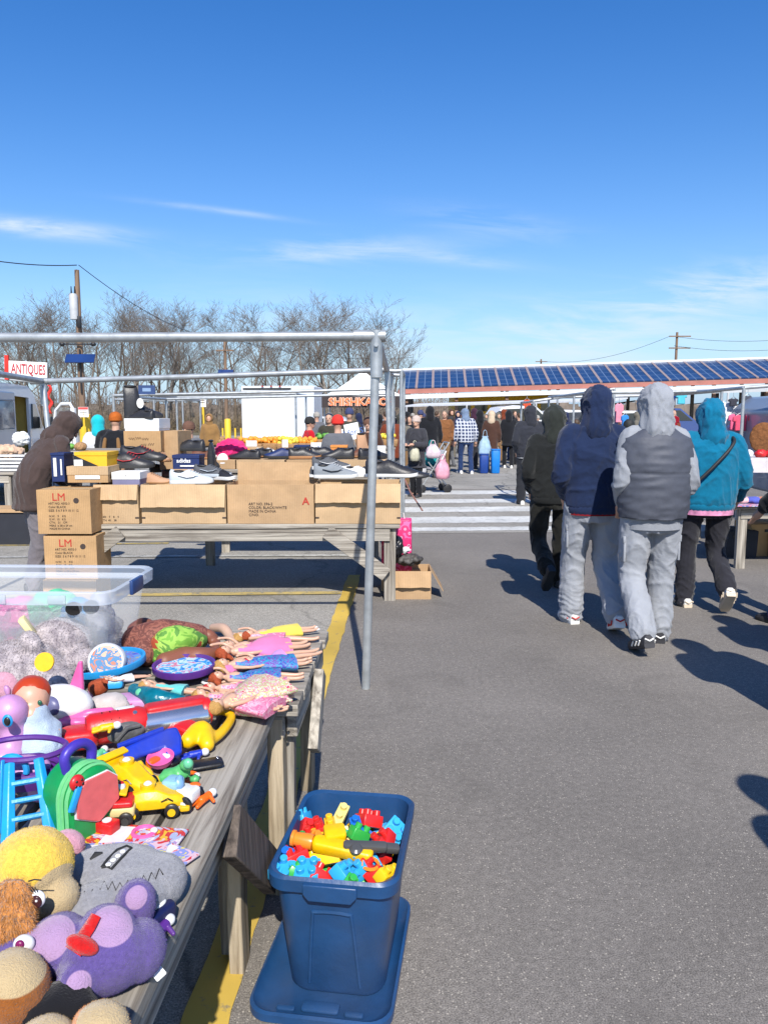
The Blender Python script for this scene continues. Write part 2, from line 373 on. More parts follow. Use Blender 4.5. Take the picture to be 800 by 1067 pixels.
for (ya,yb,m_) in ((10.1,10.42,P_W),(10.85,11.5,P_W),(12.1,12.75,P_W),(13.35,13.95,P_W),(14.8,15.5,P_W)):
    b=M(); n=60; vs=[];fs=[]
    for i in range(n+1):
        X=LX(11,.35)+ (3.9)*i/n; sl_=.06*(X)
        vs+=[(X,ya+sl_+random.uniform(-.02,.02),.010),(X,yb+sl_+random.uniform(-.02,.02),.010)]
    for i in range(n): fs.append((2*i,2*i+2,2*i+3,2*i+1))
    b.add(vs,fs); o=b.build('crosswalk_stripe',m_,smooth=None); tag(o,kind='structure')
sheet('crosswalk_ground',[(LX(10,.33),9.95),(4.6,9.95+.15),(4.6,15.9),(LX(15,.33),15.7)],.008,A_OLD)
# worn grass verge in front of the wood
sheet('grass_verge',[(-400,58),(60,58),(60,400),(-400,400)],.01,mat('dry_grass',(.12,.10,.055,1),.9,var=.3,scale=1.2,bump=.5,bscale=8))
# ================================================================== wood and trees
def bare_tree(seed,H=13,lean=.0,spread=.55,levels=5):
    rnd=random.Random(seed); trunk=M(); crown=M()
    def seg(mb,p0,p1,r0,r1,n):
        t=(p1-p0).normalized(); a=t.orthogonal().normalized(); b=t.cross(a); o=len(mb.v)
        for p,r in ((p0,r0),(p1,r1)):
            for j in range(n):
                an=2*PI*j/n; mb.v.append(p+(a*math.cos(an)+b*math.sin(an))*r)
        for j in range(n): mb.f.append((o+j,o+(j+1)%n,o+n+(j+1)%n,o+n+j)); mb.m.append(0)
    def grow(p,d,L,r,lv):
        mb=trunk if lv<=1 else crown
        n=7 if lv==0 else (5 if lv==1 else (4 if lv==2 else 3))
        ns=7 if lv==0 else (5 if lv<3 else 3); q=p; dd=d.copy()
        for i in range(ns):
            dd=(dd+Vector((rnd.gauss(0,.14),rnd.gauss(0,.14),rnd.gauss(.03,.06)))*(.5 if lv==0 else 1.2)).normalized()
            q2=q+dd*(L/ns); ra=r*(1-i/ns*.72); rb=r*(1-(i+1)/ns*.72)
            seg(mb,q,q2,ra,rb,n)
            if lv<levels:
                lo=2 if lv==0 else 1
                if i>=lo:
                    k=rnd.choice((1,2,2)) if lv==0 else (rnd.choice((1,2,2)) if lv<3 else rnd.choice((1,1,2)))
                    for _ in range(k):
                        az=rnd.uniform(0,2*PI); sp_=rnd.uniform(.35,.9)*spread/.55
                        side=Vector((math.cos(az),math.sin(az),.15)); nd_=(dd*1.0+side*sp_).normalized(); nd_.z=abs(nd_.z)*.8+.03; nd_.normalize()
                        grow(q2-dd*(L/ns)*rnd.random()*.6,nd_,L*rnd.uniform(.42,.62)*(1-.35*i/ns if lv==0 else 1),max(rb*rnd.uniform(.45,.66),.013),lv+1)
            q=q2
    grow(Vector((0,0,-.1)),Vector((lean,0,1)).normalized(),H*.78,H*.017,0)
    return trunk,crown
BARKS=[mat('bark_grey',(.20,.175,.15,1),.9,var=.35,scale=3,bump=.6,bscale=12),mat('bark_brown',(.12,.09,.065,1),.9,var=.35,scale=3,bump=.6,bscale=12)]
TWIG=mat('twig',(.165,.135,.11,1),.9,var=.3,scale=1.5)
protos=[]
for i in range(6):
    tr,cr=bare_tree(30+i,H=13,lean=(-.06,.05,0,.1,-.1,.02)[i],spread=(.75,.9,.62,.95,.8,.7)[i],levels=4)
    protos.append((tr.mesh('trunk'),cr.mesh('crown'))); PH=max(v.z for v in cr.v); protos[-1]=protos[-1]+(PH,)
    for k,me in enumerate(protos[-1][:2]):
        me.materials.append(BARKS[i%2] if k==0 else TWIG); me.polygons.foreach_set('use_smooth',[True]*len(me.polygons))
tree_spec=[]
xs=list(range(-25,405,14))
rt=random.Random(4)
hts={0:300,1:305,2:315}
for k,x in enumerate(xs):
    y=306+10*math.sin(k*.9)+rt.uniform(-9,6)
    if 175<x<265: y+=14
    if 262<x<300: y+=12
    if x in range(330,372): y+=4
    if x>372: y=328
    tree_spec.append((x+rt.uniform(-5,5),y,rt.uniform(68,92)))
tree_spec+=[(388,325,84),(408,336,90),(338,322,70),(8,302,66),(52,316,66),(140,300,64),(155,306,66),(170,312,70)]
looks=['slender','forked','many-branched','leaning','broad','straight']
for k,(x,y,Y) in enumerate(tree_spec):
    top=PY(x,y,Y); H=top.z; me=protos[k%6]
    o=thing('bare_tree','leafless winter tree in the wood behind the market, one of a dense row','tree',(top.x,Y,0),rt.uniform(0,360),'leafless trees in the wood behind the market')
    s=H/me[2]; o.scale=(s*.9,s*.9,s)
    for nm,m_ in (('trunk',me[0]),('crown',me[1])):
        c=bpy.data.objects.new(nm,m_); COL.objects.link(c); c.parent=o
# far wood reading as one mass: thin stems and brush behind the row
b=M(); rw=random.Random(9)
for i in range(1500):
    Y=rw.uniform(84,118); x=rw.uniform(-62,22); h=rw.uniform(1.5,5.8)
    if x>8: h*=.5
    lx=rw.gauss(0,.25)
    b.tube([(x,Y,0),(x+lx*.5,Y,h*.5),(x+lx*1.4,Y,h)],[.07,.05,.015],3,0,False)
    for q in range(4):
        z=h*rw.uniform(.3,.9); a=rw.choice((-1,1))*rw.uniform(.3,1.1)
        b.tube([(x+lx*z/h,Y,z),(x+lx*z/h+a,Y+rw.uniform(-.5,.5),z+rw.uniform(.3,1.3))],[.03,.01],3,0,False)
o=b.build('distant_wood',TWIG,smooth=None); tag(o,'brown mass of far bare trunks behind the tree row','wood',kind='stuff')
b=M()
for i in range(7000):
    Y=rw.uniform(66,80); x=rw.uniform(-62,18); h=rw.uniform(.2,2.2)*rw.uniform(.5,1); lx=rw.gauss(0,.5)
    b.tube([(x,Y,0),(x+lx,Y+rw.gauss(0,.2),h)],[.02,.008],3,0,False)
    for q in range(2): b.tube([(x+lx*.5,Y,h*.5),(x+lx*.5+rw.gauss(0,.5),Y,h*rw.uniform(.6,1.1))],[.014,.006],3,0,False)
o=b.build('undergrowth',mat('brush',(.15,.115,.07,1),.9,var=.4,scale=1),smooth=None); tag(o,'tangled brown winter brush at the foot of the trees','undergrowth',kind='stuff')
# low ridge of far woodland right of the lane (seen under the solar roof)
b=M(); n=160
for i in range(n):
    x=-80+i*1.9; h=3.6+1.4*mnoise.noise(Vector((x*.11,0,3)))+.5*mnoise.noise(Vector((x*.7,1,3)))
    b.add([(x,150,0),(x+2.2,150,0),(x+2.2,152,h),(x,152,h)],[(0,1,2,3)])
    b.add([(x,152,h),(x+2.2,152,h),(x+2.2,170,h*.9),(x,170,h*.9)],[(0,1,2,3)])
o=b.build('far_treeline',mat('far_wood',(.13,.105,.085,1),.95,var=.4,scale=.4,bump=.8,bscale=3)); tag(o,'low brown line of far woodland beyond the parking lot','wood',kind='stuff')

# ================================================================== poles and wires
WOODP=mat('pole_wood',(.20,.13,.085,1),.85,var=.35,scale=2,bump=.5,bscale=8,stretch=(6,6,.5))
GREYM=mat('painted_grey_metal',(.42,.43,.44,1),.5,var=.1,scale=4)
BLK=mat('black_plastic',(.018,.018,.02,1),.45,var=.1)
WHT=mat('white_paint',(.78,.78,.76,1),.5,var=.05,scale=3,dirt=.12)
YEL=mat('bollard_yellow',(.72,.46,.03,1),.5,var=.1,scale=3,dirt=.3)
NAVYP=mat('solar_cell',(.012,.035,.13,1),.22,var=.25,scale=.8,spec=.6)
top=PY(80,281,38); base=Vector((PY(86,440,38).x,38,0))
p=thing('utility_pole','weathered wooden utility pole with transformer can and small solar panel','utility pole',base)
M().tube([(0,0,0),((top.x-base.x)*.5,0,top.z*.5),(top.x-base.x,0,top.z)],[.17,.15,.11],12).build('shaft',WOODP,p)
def onp(y,dx=0): 
    q=PY(82,y,38); return Vector(((top.x-base.x)*q.z/top.z+dx,-.25,q.z))
c=onp(320,-.12); M().lathe([(.0,-.62),(.19,-.6),(.2,.5),(.15,.6),(0,.62)],c,16).build('transformer',GREYM,p)
b=M()
for dx in (-.08,.08): b.tube([c+Vector((dx,0,.6)),c+Vector((dx,0,.95))],[.04,.02],6)
b.build('insulator',BLK,p)
c=onp(336,.1); M().rbox(c,(.16,.16,.55),.02).build('meter_box',BLK,p)
c=onp(374,0); M().box(c+Vector((.15,-.15,0)),(1.4,.05,.5),(-35,0,0)).build('solar_panel',NAVYP,p)
M().tube([c+Vector((.1,0,-.1)),c+Vector((.1,.3,-.1))],.03,6).build('panel_bracket',GREYM,p)
c=onp(359,0); b=M(); b.box(c,(1.6,.08,.06)); b.ell(c+Vector((-.75,0,.0)),(.14,.12,.1)); b.ell(c+Vector((.75,0,0)),(.14,.12,.1)); b.build('floodlights',BLK,p)
c=onp(390,.02); M().tube([c+Vector((.05,.05,1.2)),c+Vector((.05,.05,-.9))],.045,8).build('conduit',BLK,p)
base2=Vector((PY(236,440,66).x,66,0)); top2=PY(234,350,66)
p2=thing('utility_pole','thin dark wooden utility pole among the bare trees','utility pole',base2)
M().tube([(0,0,0),(top2.x-base2.x,0,top2.z)],[.17,.12],10).build('shaft',WOODP,p2); M().box((top2.x-base2.x,-.15,top2.z-1.2),(1.5,.1,.12)).build('crossarm',WOODP,p2)
M().box((.1,-.3,5.1),(1.3,.05,.5),(-30,0,0)).build('solar_panel',NAVYP,p2)
base3=Vector((PY(701,440,95).x,95,0)); top3=PY(700,346,95)
p3=thing('utility_pole','grey utility pole with crossarms rising behind the solar roof','utility pole',base3)
M().tube([(0,0,0),(0,0,top3.z)],[.2,.14],10).build('shaft',WOODP,p3)
for dz in (.5,1.9): M().box((0.3,-.2,top3.z-dz),(2.6,.12,.14)).build('crossarm',WOODP,p3)
base4=Vector((PY(562,440,120).x,120,0)); top4=PY(562,374,120)
p4=thing('utility_pole','short distant utility pole just showing over the solar roof','utility pole',base4)
M().tube([(0,0,0),(0,0,top4.z)],[.16,.12],8).build('shaft',WOODP,p4); M().box((0,-.2,top4.z-.4),(1.8,.1,.12)).build('crossarm',WOODP,p4)
def wire(a,bb,sag,label,r=.012,n=16):
    a=Vector(a);bb=Vector(bb); pts=[a+(bb-a)*(i/n)-Vector((0,0,sag*4*(i/n)*(1-i/n))) for i in range(n+1)]
    o=M().tube(pts,r,4).build('overhead_wire',BLK); tag(o,label,'wire')
wire(PY(-120,245,30),PY(80,276,37.8),.35,'black overhead wire sagging into the transformer pole from the left',.022)
wire(PY(82,276,37.8),PY(236,352,65.8),.9,'black overhead wire running from the transformer pole to the thin pole',.022)
wire(PY(236,352,65.8),PY(430,372,90),.8,'thin overhead wire crossing the bare treetops near the tent',.02)
wire(PY(700,350,94.8),PY(830,352,94),.5,'upper overhead wire going right from the grey crossarm pole',.02)
wire(PY(702,360,94.8),PY(830,362,94),.5,'lower overhead wire going right from the grey crossarm pole',.02)
wire(PY(698,350,94.8),PY(562,376,120),1.2,'overhead wire sloping from the crossarm pole to the short pole',.02)

# ================================================================== solar canopy
LEFT=Vector((.9,45.2,0)); DIR=Vector((1,-.077,.0272)); BK=Vector((.077,1,0))
e_h,r_h,DEP=3.02,4.30,4.05; LEN=40.0
def sc_(s,d,z): return LEFT+DIR*s+BK*d+Vector((0,0,z))
RED=mat('fascia_red',(.34,.13,.10,1),.6,var=.12,scale=2); WFA=mat('fascia_white',(.66,.66,.64,1),.5,var=.06,scale=2,dirt=.15); STEEL=mat('dark_steel',(.09,.075,.065,1),.6,var=.15)
sh=thing('solar_canopy','long open market shed roofed with rows of blue solar panels','canopy',LEFT)
def loc_(v): return v-LEFT
def slab(name,s0,s1,d0,z0,d1,z1,t,m_,off=0):
    b=M(); vs=[]
    for (s,d,z) in ((s0,d0,z0),(s1,d0,z0),(s1,d1,z1),(s0,d1,z1)): vs.append(loc_(sc_(s,d,z+off)))
    vs+= [v+Vector((0,0,t)) for v in vs]
    b.add(vs,[(3,2,1,0),(4,5,6,7),(0,1,5,4),(1,2,6,5),(2,3,7,6),(3,0,4,7)]); return b.build(name,m_,sh,smooth=None)
slab('roof_deck',0,LEN,-.1,e_h-.14,DEP,r_h-.14,.08,mat('roof_deck',(.30,.17,.14,1),.7,var=.15))
slab('rear_roof',0,LEN,DEP+.42,r_h-.1,DEP+4.5,e_h,.08,mat('roof_deck',(.30,.17,.14,1),.7,var=.15))
slab('fascia',-.05,LEN,-.22,e_h-.28,-.12,e_h-.28,.24,RED); slab('gutter',-.1,LEN,-.52,e_h-.58,-.24,e_h-.58,.24,WFA)
slab('ridge_cap',-.05,LEN,DEP-.1,r_h-.06,DEP+.4,r_h-.06,.20,WFA)
pw=.955; NC=27
sol=bpy.data.materials.new('solar_panel_glass'); sol.use_nodes=True
_n=sol.node_tree.nodes; _l=sol.node_tree.links; _b=_n['Principled BSDF']; _b.inputs['Roughness'].default_value=.3
_t=_n.new('ShaderNodeTexCoord'); _k=_n.new('ShaderNodeTexBrick'); _l.new(_t.outputs['Object'],_k.inputs['Vector']); _k.offset=0
_k.inputs['Color1'].default_value=(.012,.035,.10,1); _k.inputs['Color2'].default_value=(.018,.048,.13,1); _k.inputs['Mortar'].default_value=(.12,.17,.26,1); _k.inputs['Scale'].default_value=1; _k.inputs['Brick Width'].default_value=2.0; _k.inputs['Row Height'].default_value=.86; _k.inputs['Mortar Size'].default_value=.025
_l.new(_k.outputs['Color'],_b.inputs['Base Color'])
sl_=math.atan2(r_h-e_h,DEP*BK.length); sll=math.hypot(r_h-e_h,DEP)-.12
pm=M().box((0,0,0),(pw-.13,sll,.05)).mesh('solar_panel'); pm.materials.append(sol)
fm=M()
for sx in (-1,1): fm.box((sx*(pw/2-.035),0,.01),(.07,sll,.07))
fm=fm.mesh('panel_frame'); FR=mat('panel_frame',(.27,.21,.20,1),.5); fm.materials.append(FR)
ang=math.atan2(DIR.y,DIR.x)
for i in range(NC):
    c=loc_(sc_((i+.5)*pw,DEP/2,(e_h+r_h)/2+.02))
    o=bpy.data.objects.new('solar_panel',pm); COL.objects.link(o); o.parent=sh; o.location=c
    o.rotation_euler=(Matrix.Rotation(ang,4,'Z')@Matrix.Rotation(-math.atan(.0272),4,'Y')@Matrix.Rotation(sl_,4,'X')).to_euler()
    f=bpy.data.objects.new('panel_frame',fm); COL.objects.link(f); f.parent=o
pbr=mat('post_brown',(.22,.13,.09,1),.7)
for s in [0.4+2.9*k for k in range(10)]:
    for d in (.3,DEP,8.2):
        q=loc_(sc_(s,d,0)); z=q.z+(e_h+(r_h-e_h)*min(d,8.4-d)/DEP)-.2; M().box(Vector((q.x,q.y,z/2)),(.17,.17,z)).build('post',STEEL if d>2 else pbr,sh)
    q0=loc_(sc_(s,.2,e_h-.24)); q1=loc_(sc_(s,DEP,r_h-.24)); M().tube([q0,q1],.08,6).build('rafter',STEEL,sh)
# second pale low canopy strip in front (right)
def strip_canopy(name,label,x0,y0,x1,y1,Y0,Y1,dep,th,m_):
    a=PY(x0,y0,Y0); bq=PY(x1,y1,Y1); d=(bq-a); q=Vector((-d.y,d.x,0)).normalized(); q=q if q.y>0 else -q
    o=thing(name,label,'awning',(a.x,a.y,0)); b=M(); A=Vector((0,0,a.z)); B=bq-Vector((a.x,a.y,0)); vs=[A,B,B+q*dep+Vector((0,0,.12)),A+q*dep+Vector((0,0,.12))]
    vs+=[v+Vector((0,0,th)) for v in vs]; b.add(vs,[(3,2,1,0),(4,5,6,7),(0,1,5,4),(1,2,6,5),(2,3,7,6),(3,0,4,7)]); b.build('roof_sheet',m_,o)
    for t in (.02,.35,.68,.98):
        p_=A+(B-A)*t; M().tube([(p_.x,p_.y,0),(p_.x,p_.y,p_.z)],.04,8).build('post',GREYM,o)
strip_canopy('market_awning','flat white stall awning on steel posts before the solar shed',632,413,830,407,30,25,1.6,.10,WFA)
strip_canopy('market_awning','lower dull white awning strip under the shed edge',420,424,640,418,40,32,1.2,.07,mat('awning_grey',(.6,.61,.62,1),.6))

# ================================================================== pop-up tent + banner
TY=27.0; tl=PY(337,412,TY); trr=PY(420,412,TY); pk=PY(378,386,TY+1.5); ehh=tl.z; W=(trr.x-tl.x)
tn=thing('canopy_tent','white pop-up canopy tent with a peaked top','tent',((tl.x+trr.x)/2,TY,0))
hw=W/2; pz=pk.z; TC=mat('tent_fabric',(.82,.81,.77,1),.8,var=.05,scale=1.5,bump=.3,bscale=4)
b=M(); rings=[]
cor=[(-hw,0),(hw,0),(hw,2*hw),(-hw,2*hw)]; ctr=Vector((pk.x-(tl.x+trr.x)/2,hw,0))
for t in range(9):
    u_=t/8; z=ehh+(pz-ehh)*(u_**1.25); r_=[]
    for i in range(4):
        a=Vector((*cor[i],0)); c_=Vector((*cor[(i+1)%4],0))
        for k in range(6):
            p_=a+(c_-a)*(k/6); mid=(p_-ctr)*(1-u_)+ctr; sag=-.05*math.sin(PI*k/6)*(1-u_); r_.append(Vector((mid.x,mid.y,z+sag)))
    rings.append(r_)
b.loft(rings,0,False); v0=[Vector((p_.x,p_.y,p_.z-.16)) for p_ in rings[0]]; b.loft([v0,rings[0]],0,False)
b.build('roof_fabric',TC,tn,smooth=25)
for (x,y) in cor: M().tube([(x*.98,y+.02 if y==0 else y-.02,0),(x*.98,y,ehh-.1)],.03,8).build('leg',GREYM,tn)
bl=PY(335,412.5,TY-.35); br=PY(418,412.5,TY-.35); bh=PY(335,412.5,TY-.35).z-PY(335,424.5,TY-.35).z; bc=(bl+br)/2
bn=thing('food_banner','black banner with orange letters hung under the white tent edge','banner',(bc.x,TY-.35,0))
bw=br.x-bl.x
b=M(); vs=[];fs=[];n=24
for i in range(n+1):
    x=-bw/2+bw*i/n
    for z in (bc.z-bh,bc.z):
        vs.append((x,.02*math.sin(i*1.1),z))
o_=len(vs); vs+=[(x,y+.012,z) for x,y,z in vs]
for i in range(n):
    fs.append((2*i,2*i+2,2*i+3,2*i+1)); fs.append((o_+2*i,o_+2*i+1,o_+2*i+3,o_+2*i+2))
b.add(vs,fs); b.build('banner_cloth',mat('banner_black',(.035,.025,.025,1),.7),bn)
LO=mat('letter_orange',(.80,.17,.05,1),.6,var=.2,scale=6); LW=mat('letter_cream',(.85,.62,.5,1),.6)
text('SHISHKABOB',bh*.92,LW,bn,(0,-.035,bc.z-bh*.82),ext=.004,bold=.022,align='CENTER',sx=1.06,name='letter_outline')
text('SHISHKABOB',bh*.92,LO,bn,(0,-.05,bc.z-bh*.82),ext=.004,bold=.008,align='CENTER',sx=1.06)
ol=bpy.data.objects[-1] if False else None

# ================================================================== white trailer
a=PY(251,402,33); bb=PY(312,402,33); g=thing('cargo_trailer','large white box trailer parked behind the frames','trailer',(a.x,33,0),-4)
wT=PY(338,402,34).x-a.x-.35; hT=a.z
TW=mat('trailer_white',(.66,.67,.68,1),.45,var=.05,scale=1.2,dirt=.12)
M().box((wT*.5,1.2,hT*.5+.25),(wT,2.4,hT-.5)).build('body',TW,g,bevel=.04)
M().box((wT*.36,-.012,hT*.5+.2),(wT*.70,.03,hT-.75)).build('side_door',mat('trailer_door',(.68,.68,.67,1),.5,var=.03,scale=1,dirt=.08),g,bevel=.01)
b=M(); 
for z in (1.0,1.5,2.0): b.box((wT*.36,-.031,z),(wT*.68,.006,.012))
b.build('door_seam',GREYM,g); M().box((wT*.36,-.04,hT-.12),(wT*.66,.05,.06)).build('awning_rail',BLK,g); M().box((wT*.86,-.014,hT*.5+.25),(wT*.26,.03,hT-.56)).build('side_panel',mat('trailer_shade',(.55,.60,.66,1),.5,var=.05),g)  # last panel: blue-grey colour paints in the shade of the trailer's end face
b=M()
for x in (.3,.42,.54): b.box((wT*x,-.05,hT-.02),(.08,.05,.05))
b.build('marker_light',mat('lamp_red',(.35,.03,.02,1),.4),g)
for x in (.35,.5): 
    wv=M().lathe([(.0,-.12),(.22,-.12),(.32,-.1),(.33,0),(.32,.1),(.22,.12),(0,.12)],(wT*x,.25,.33),20,(90,0,0)).build('wheel',BLK,g); M().lathe([(0,0),(.17,0),(.17,.02),(0,.03)],(wT*x,.12,.33),16,(90,0,0)).build('rim',GREYM,wv)
M().box((wT*.5,1.2,.5),(wT*.96,2.2,.14)).build('chassis',STEEL,g)

# ================================================================== van with open side (left) 
VY=13.2
GLS=mat('dark_glass',(.02,.025,.03,1),.12,var=.1,spec=.8)
VANW=mat('van_white',(.74,.75,.76,1),.35,var=.03,scale=1,coat=.4,dirt=.08); VANB=mat('van_bluegrey',(.20,.25,.34,1),.4,var=.05,scale=1,coat=.4)
def build_van(label,loc,rz,bodym,lower,Lg=5.2,Hh=2.25,Wd=1.95,openside=True,porthole=False,group=None,name='cargo_van'):
    g=thing(name,label,'van',loc,rz,group)       # local: +x = front, y=0 near side, goes to +Wd
    prof=[(-Lg,.45),(-Lg,Hh-.25),(-Lg+.25,Hh-.03),(-Lg*.5,Hh),(-1.75,Hh-.02),(-1.35,Hh-.18),(-.80,1.32),(-.15,1.08),(0,.88),(0.02,.42),(-.3,.36)]
    if openside:
        d0,d1=-3.0,-1.75
        b=M()                                              # near side as frame round the opening
        for seg in ([(-Lg,.4),(-Lg,Hh-.25),(-Lg+.25,Hh-.03),(d0,Hh-.01),(d0,.4)],[(d0,Hh-.22),(d0,Hh-.01),(d1,Hh-.02),(d1,Hh-.24)],[(d0,.4),(d0,.5),(d1,.5),(d1,.4)],[(d1,.4),(d1,Hh-.02),(-1.35,Hh-.18),(-.80,1.32),(-.15,1.08),(0,.88),(.02,.42)]):
            b.prism(seg[::-1],.05,(0,.03,0))
        b.prism(prof[::-1],.05,(0,Wd-.03,0)); 
        rr=[]
        P2=prof[1:-2]
        for i in range(len(P2)-1):
            (xa,za),(xb,zb)=P2[i],P2[i+1]; b.add([(xa,.05,za),(xb,.05,zb),(xb,Wd-.05,zb),(xa,Wd-.05,za)],[(0,1,2,3)])
        b.add([(-Lg,.05,.4),(-Lg,Wd-.05,.4),(-Lg,Wd-.05,Hh-.25),(-Lg,.05,Hh-.25)],[(0,1,2,3)])
        b.add([(0.01,.05,.42),(0.01,Wd-.05,.42),(0,Wd-.05,.88),(0,.05,.88)],[(0,1,2,3)]); b.build('body',bodym,g,smooth=30)
        M().box((-Lg/2,Wd/2,.45),(Lg-.1,Wd-.12,.06)).build('cargo_floor',STEEL,g)
        M().box((d1+.12,Wd/2,1.25),(.05,Wd-.15,1.5)).build('bulkhead',mat('van_trim_yellow',(.62,.42,.10,1),.7,var=.15,scale=2),g)
        M().box(((d0+d1)/2-.4,Wd-.1,1.2),(2.0,.04,1.5)).build('cargo_lining',mat('van_lining',(.17,.11,.07,1),.8),g)
        M().box((d0-.62,-.06,1.2),(1.22,.07,1.5),None).build('sliding_door',lower,g,bevel=.02)
        M().rbox((d0-.62,-.10,1.55),(.95,.02,.5),.05).build('door_window',mat('glass_blue',(.13,.17,.22,1),.15),g)
        M().rbox((d0-.12,-.12,1.12),(.14,.03,.05),.01).build('door_handle',BLK,g)
    else:
        b=M(); b.prism(prof[::-1],Wd,(0,Wd/2,0)); b.build('body',bodym,g,bevel=.05,smooth=30)
        if not porthole: M().prism([(-Lg+.5,1.3),(-Lg+.5,Hh-.4),(-1.75,Hh-.4),(-1.75,1.3)][::-1],.03,(0,-.01,0)).build('side_window',GLS,g)
        else: M().lathe([(0,0),(.2,0),(.2,.03),(0,.03)],(-Lg+.9,0,Hh-.6),20,(90,0,0),sx=.8,sy=1.25).build('porthole_window',GLS,g)
    M().prism([(-1.66,1.28),(-1.60,Hh-.36),(-1.42,Hh-.36),(-.92,1.28)][::-1],.03,(0,-.015,0)).build('front_window',GLS,g)
    b=M(); b.add([(-1.31,.12,Hh-.2),(-.84,.12,1.38),(-.84,Wd-.12,1.38),(-1.31,Wd-.12,Hh-.2)],[(0,1,2,3)]); 
    for i in range(len(b.v)): b.v[i]+=Vector((.018,0,.018))
    b.build('windscreen',GLS,g)
    M().box((-Lg/2,-.012,.62),(Lg-.3,.03,.26)).build('side_rail',lower,g,bevel=.01)
    for x in (-.95,-Lg+1.0):
        wv=M().lathe([(.0,-.11),(.24,-.11),(.33,-.09),(.345,0),(.33,.09),(.24,.11),(0,.11)],(x,.1,.345),24,(90,0,0)).build('wheel',BLK,g); M().lathe([(0,0),(.2,0),(.2,.02),(.06,.05),(0,.05)],(x,-.0,.345),20,(90,0,0)).build('rim',GREYM,wv)
        M().lathe([(.0,-.11),(.24,-.11),(.33,-.09),(.345,0),(.33,.09),(.24,.11),(0,.11)],(x,Wd-.1,.345),20,(90,0,0)).build('wheel',BLK,g)
    M().rbox((-.06,.3,.78),(.12,.3,.16),.03).build('headlight',mat('lamp_clear',(.6,.62,.62,1),.15),g)
    M().rbox((-1.0,-.16,1.38),(.14,.18,.26),.04).build('wing_mirror',BLK,g)
    return g
vfx=PY(42,440,VY).x
v=build_van('white and blue-grey cargo van with its side door slid open',(-7.25,16.9,0),100,VANW,VANB,Lg=5.4,Hh=2.12)
# its cab door swung open towards us: a frame round an open pane
d0=PY(60,470,11.6); 
od=M(); pts=[(.0,.0),(.0,.62),(.22,.98),(.46,1.03),(.62,.96),(.66,0)]
b=M(); b.tube([(0,0,.55),(.10,0,.95),(.30,0,1.08),(.58,0,1.08),(.66,0,.98)],.035,8); b.box((.67,0,.50),(.13,.06,1.0)); b.box((.32,0,.25),(.66,.06,.5),mi=0)
dv=b.build('cab_door',VANW,v,smooth=40)
mloc=PY(60,470,11.6); mm_=v.matrix_basis if False else Matrix.Translation(v.location)@Euler(v.rotation_euler).to_matrix().to_4x4()
dv.matrix_local=mm_.inverted()@(Matrix.Translation((PY(57,470,15.2).x,15.2,.68))@Matrix.Rotation(R(-12),4,'Z')@Matrix.Diagonal((.68,1,1.0,1)))
M().box((.3,0,.76),(.6,.008,.5)).build('door_pane',mat('clear_pane',(.8,.85,.85,1),.05,trans=.9,var=0,alpha=.35),dv)

# ================================================================== distant vehicles under the shed
def small_car(label,x,Y,col,rz,ybase=None,L=4.4,H=1.45,name='parked_car'):
    q=PY(x,445,Y); g=thing(name,label,'car' if 'truck' not in name else 'truck',(q.x,Y,0),rz,'vehicles parked beyond the market shed')
    m_=mat('carpaint_%d_%d_%d'%tuple(int(c*99) for c in col[:3]),col,.3,var=.03,coat=.6)
    k=H/1.45
    prof=[(-L/2,.3),(-L/2,.85*k),(-L/2+.25,.92*k),(-L/2+.75,1.38*k),(-.9,1.45*k),(.35,1.43*k),(1.15,.95*k),(L/2-.15,.78*k),(L/2,.6),(L/2,.3)]
    b=M(); rings=[]
    for y,s,zs in ((0,.97,.96),(.12,1,1),(1.6,1,1),(1.72,.97,.96)): rings.append([Vector((x_*s,y,z_*zs)) for x_,z_ in prof])
    b.loft(rings); b.build('body',m_,g,bevel=.03,smooth=30)
    M().prism([(-L/2+.5,.95*k),(-L/2+.88,1.32*k),(.28,1.36*k),(.95,.95*k)][::-1],1.76,(0,.86,0)).build('side_window',GLS,g)
    for x_ in (-L/2+.85,L/2-.85):
        for y_ in (.08,1.64): M().lathe([(.0,-.1),(.22,-.1),(.31,-.08),(.32,0),(.31,.08),(.22,.1),(0,.1)],(x_,y_,.32),16,(90,0,0)).build('wheel',BLK,g)
    M().rbox((L/2-.05,.3,.66),(.1,.3,.13),.03).build('headlight',mat('lamp_clear',(.6,.62,.62,1),.15),g)
    return g
small_car('white van-like car parked beyond the shed posts',552,38,(.72,.73,.74,1),15,H=2.0)
small_car('second white car parked under the shed between the hooded heads',600,39,(.68,.7,.72,1),10,H=1.8)
small_car('white car partly hidden behind the grey hood',662,37,(.7,.7,.7,1),5,H=1.75)
small_car('dark blue car beside the bicycle stall',702,40,(.04,.07,.2,1),0,H=1.9)
small_car('silver car at the far lot by the tent',428,52,(.5,.52,.54,1),10)
small_car('pale car far behind the kebab tent',348,46,(.66,.68,.7,1),-8)
small_car('white car far beyond the crowd centre',508,58,(.7,.71,.72,1),8,H=1.8)
small_car('black car seen far between the crowd heads',580,60,(.03,.03,.035,1),8)
b=M(); q=PY(528,434,48); g=thing('school_bus','long yellow bus parked far behind the crowd','bus',(q.x,48,0),6)
M().rbox((0,1.2,1.7),(6.5,2.4,2.2),.15).build('body',mat('bus_yellow',(.75,.46,.03,1),.4,var=.05),g)
for i in range(6): M().box((-2.7+i*1.05,-.01,2.05),(.8,.03,.6)).build('window',GLS,g)
M().box((0,-.012,1.3),(6.3,.03,.12)).build('stripe',BLK,g)
for x_ in (-2,2.2): M().lathe([(.0,-.1),(.4,-.1),(.45,0),(.4,.1),(0,.1)],(x_,.1,.45),16,(90,0,0)).build('wheel',BLK,g)

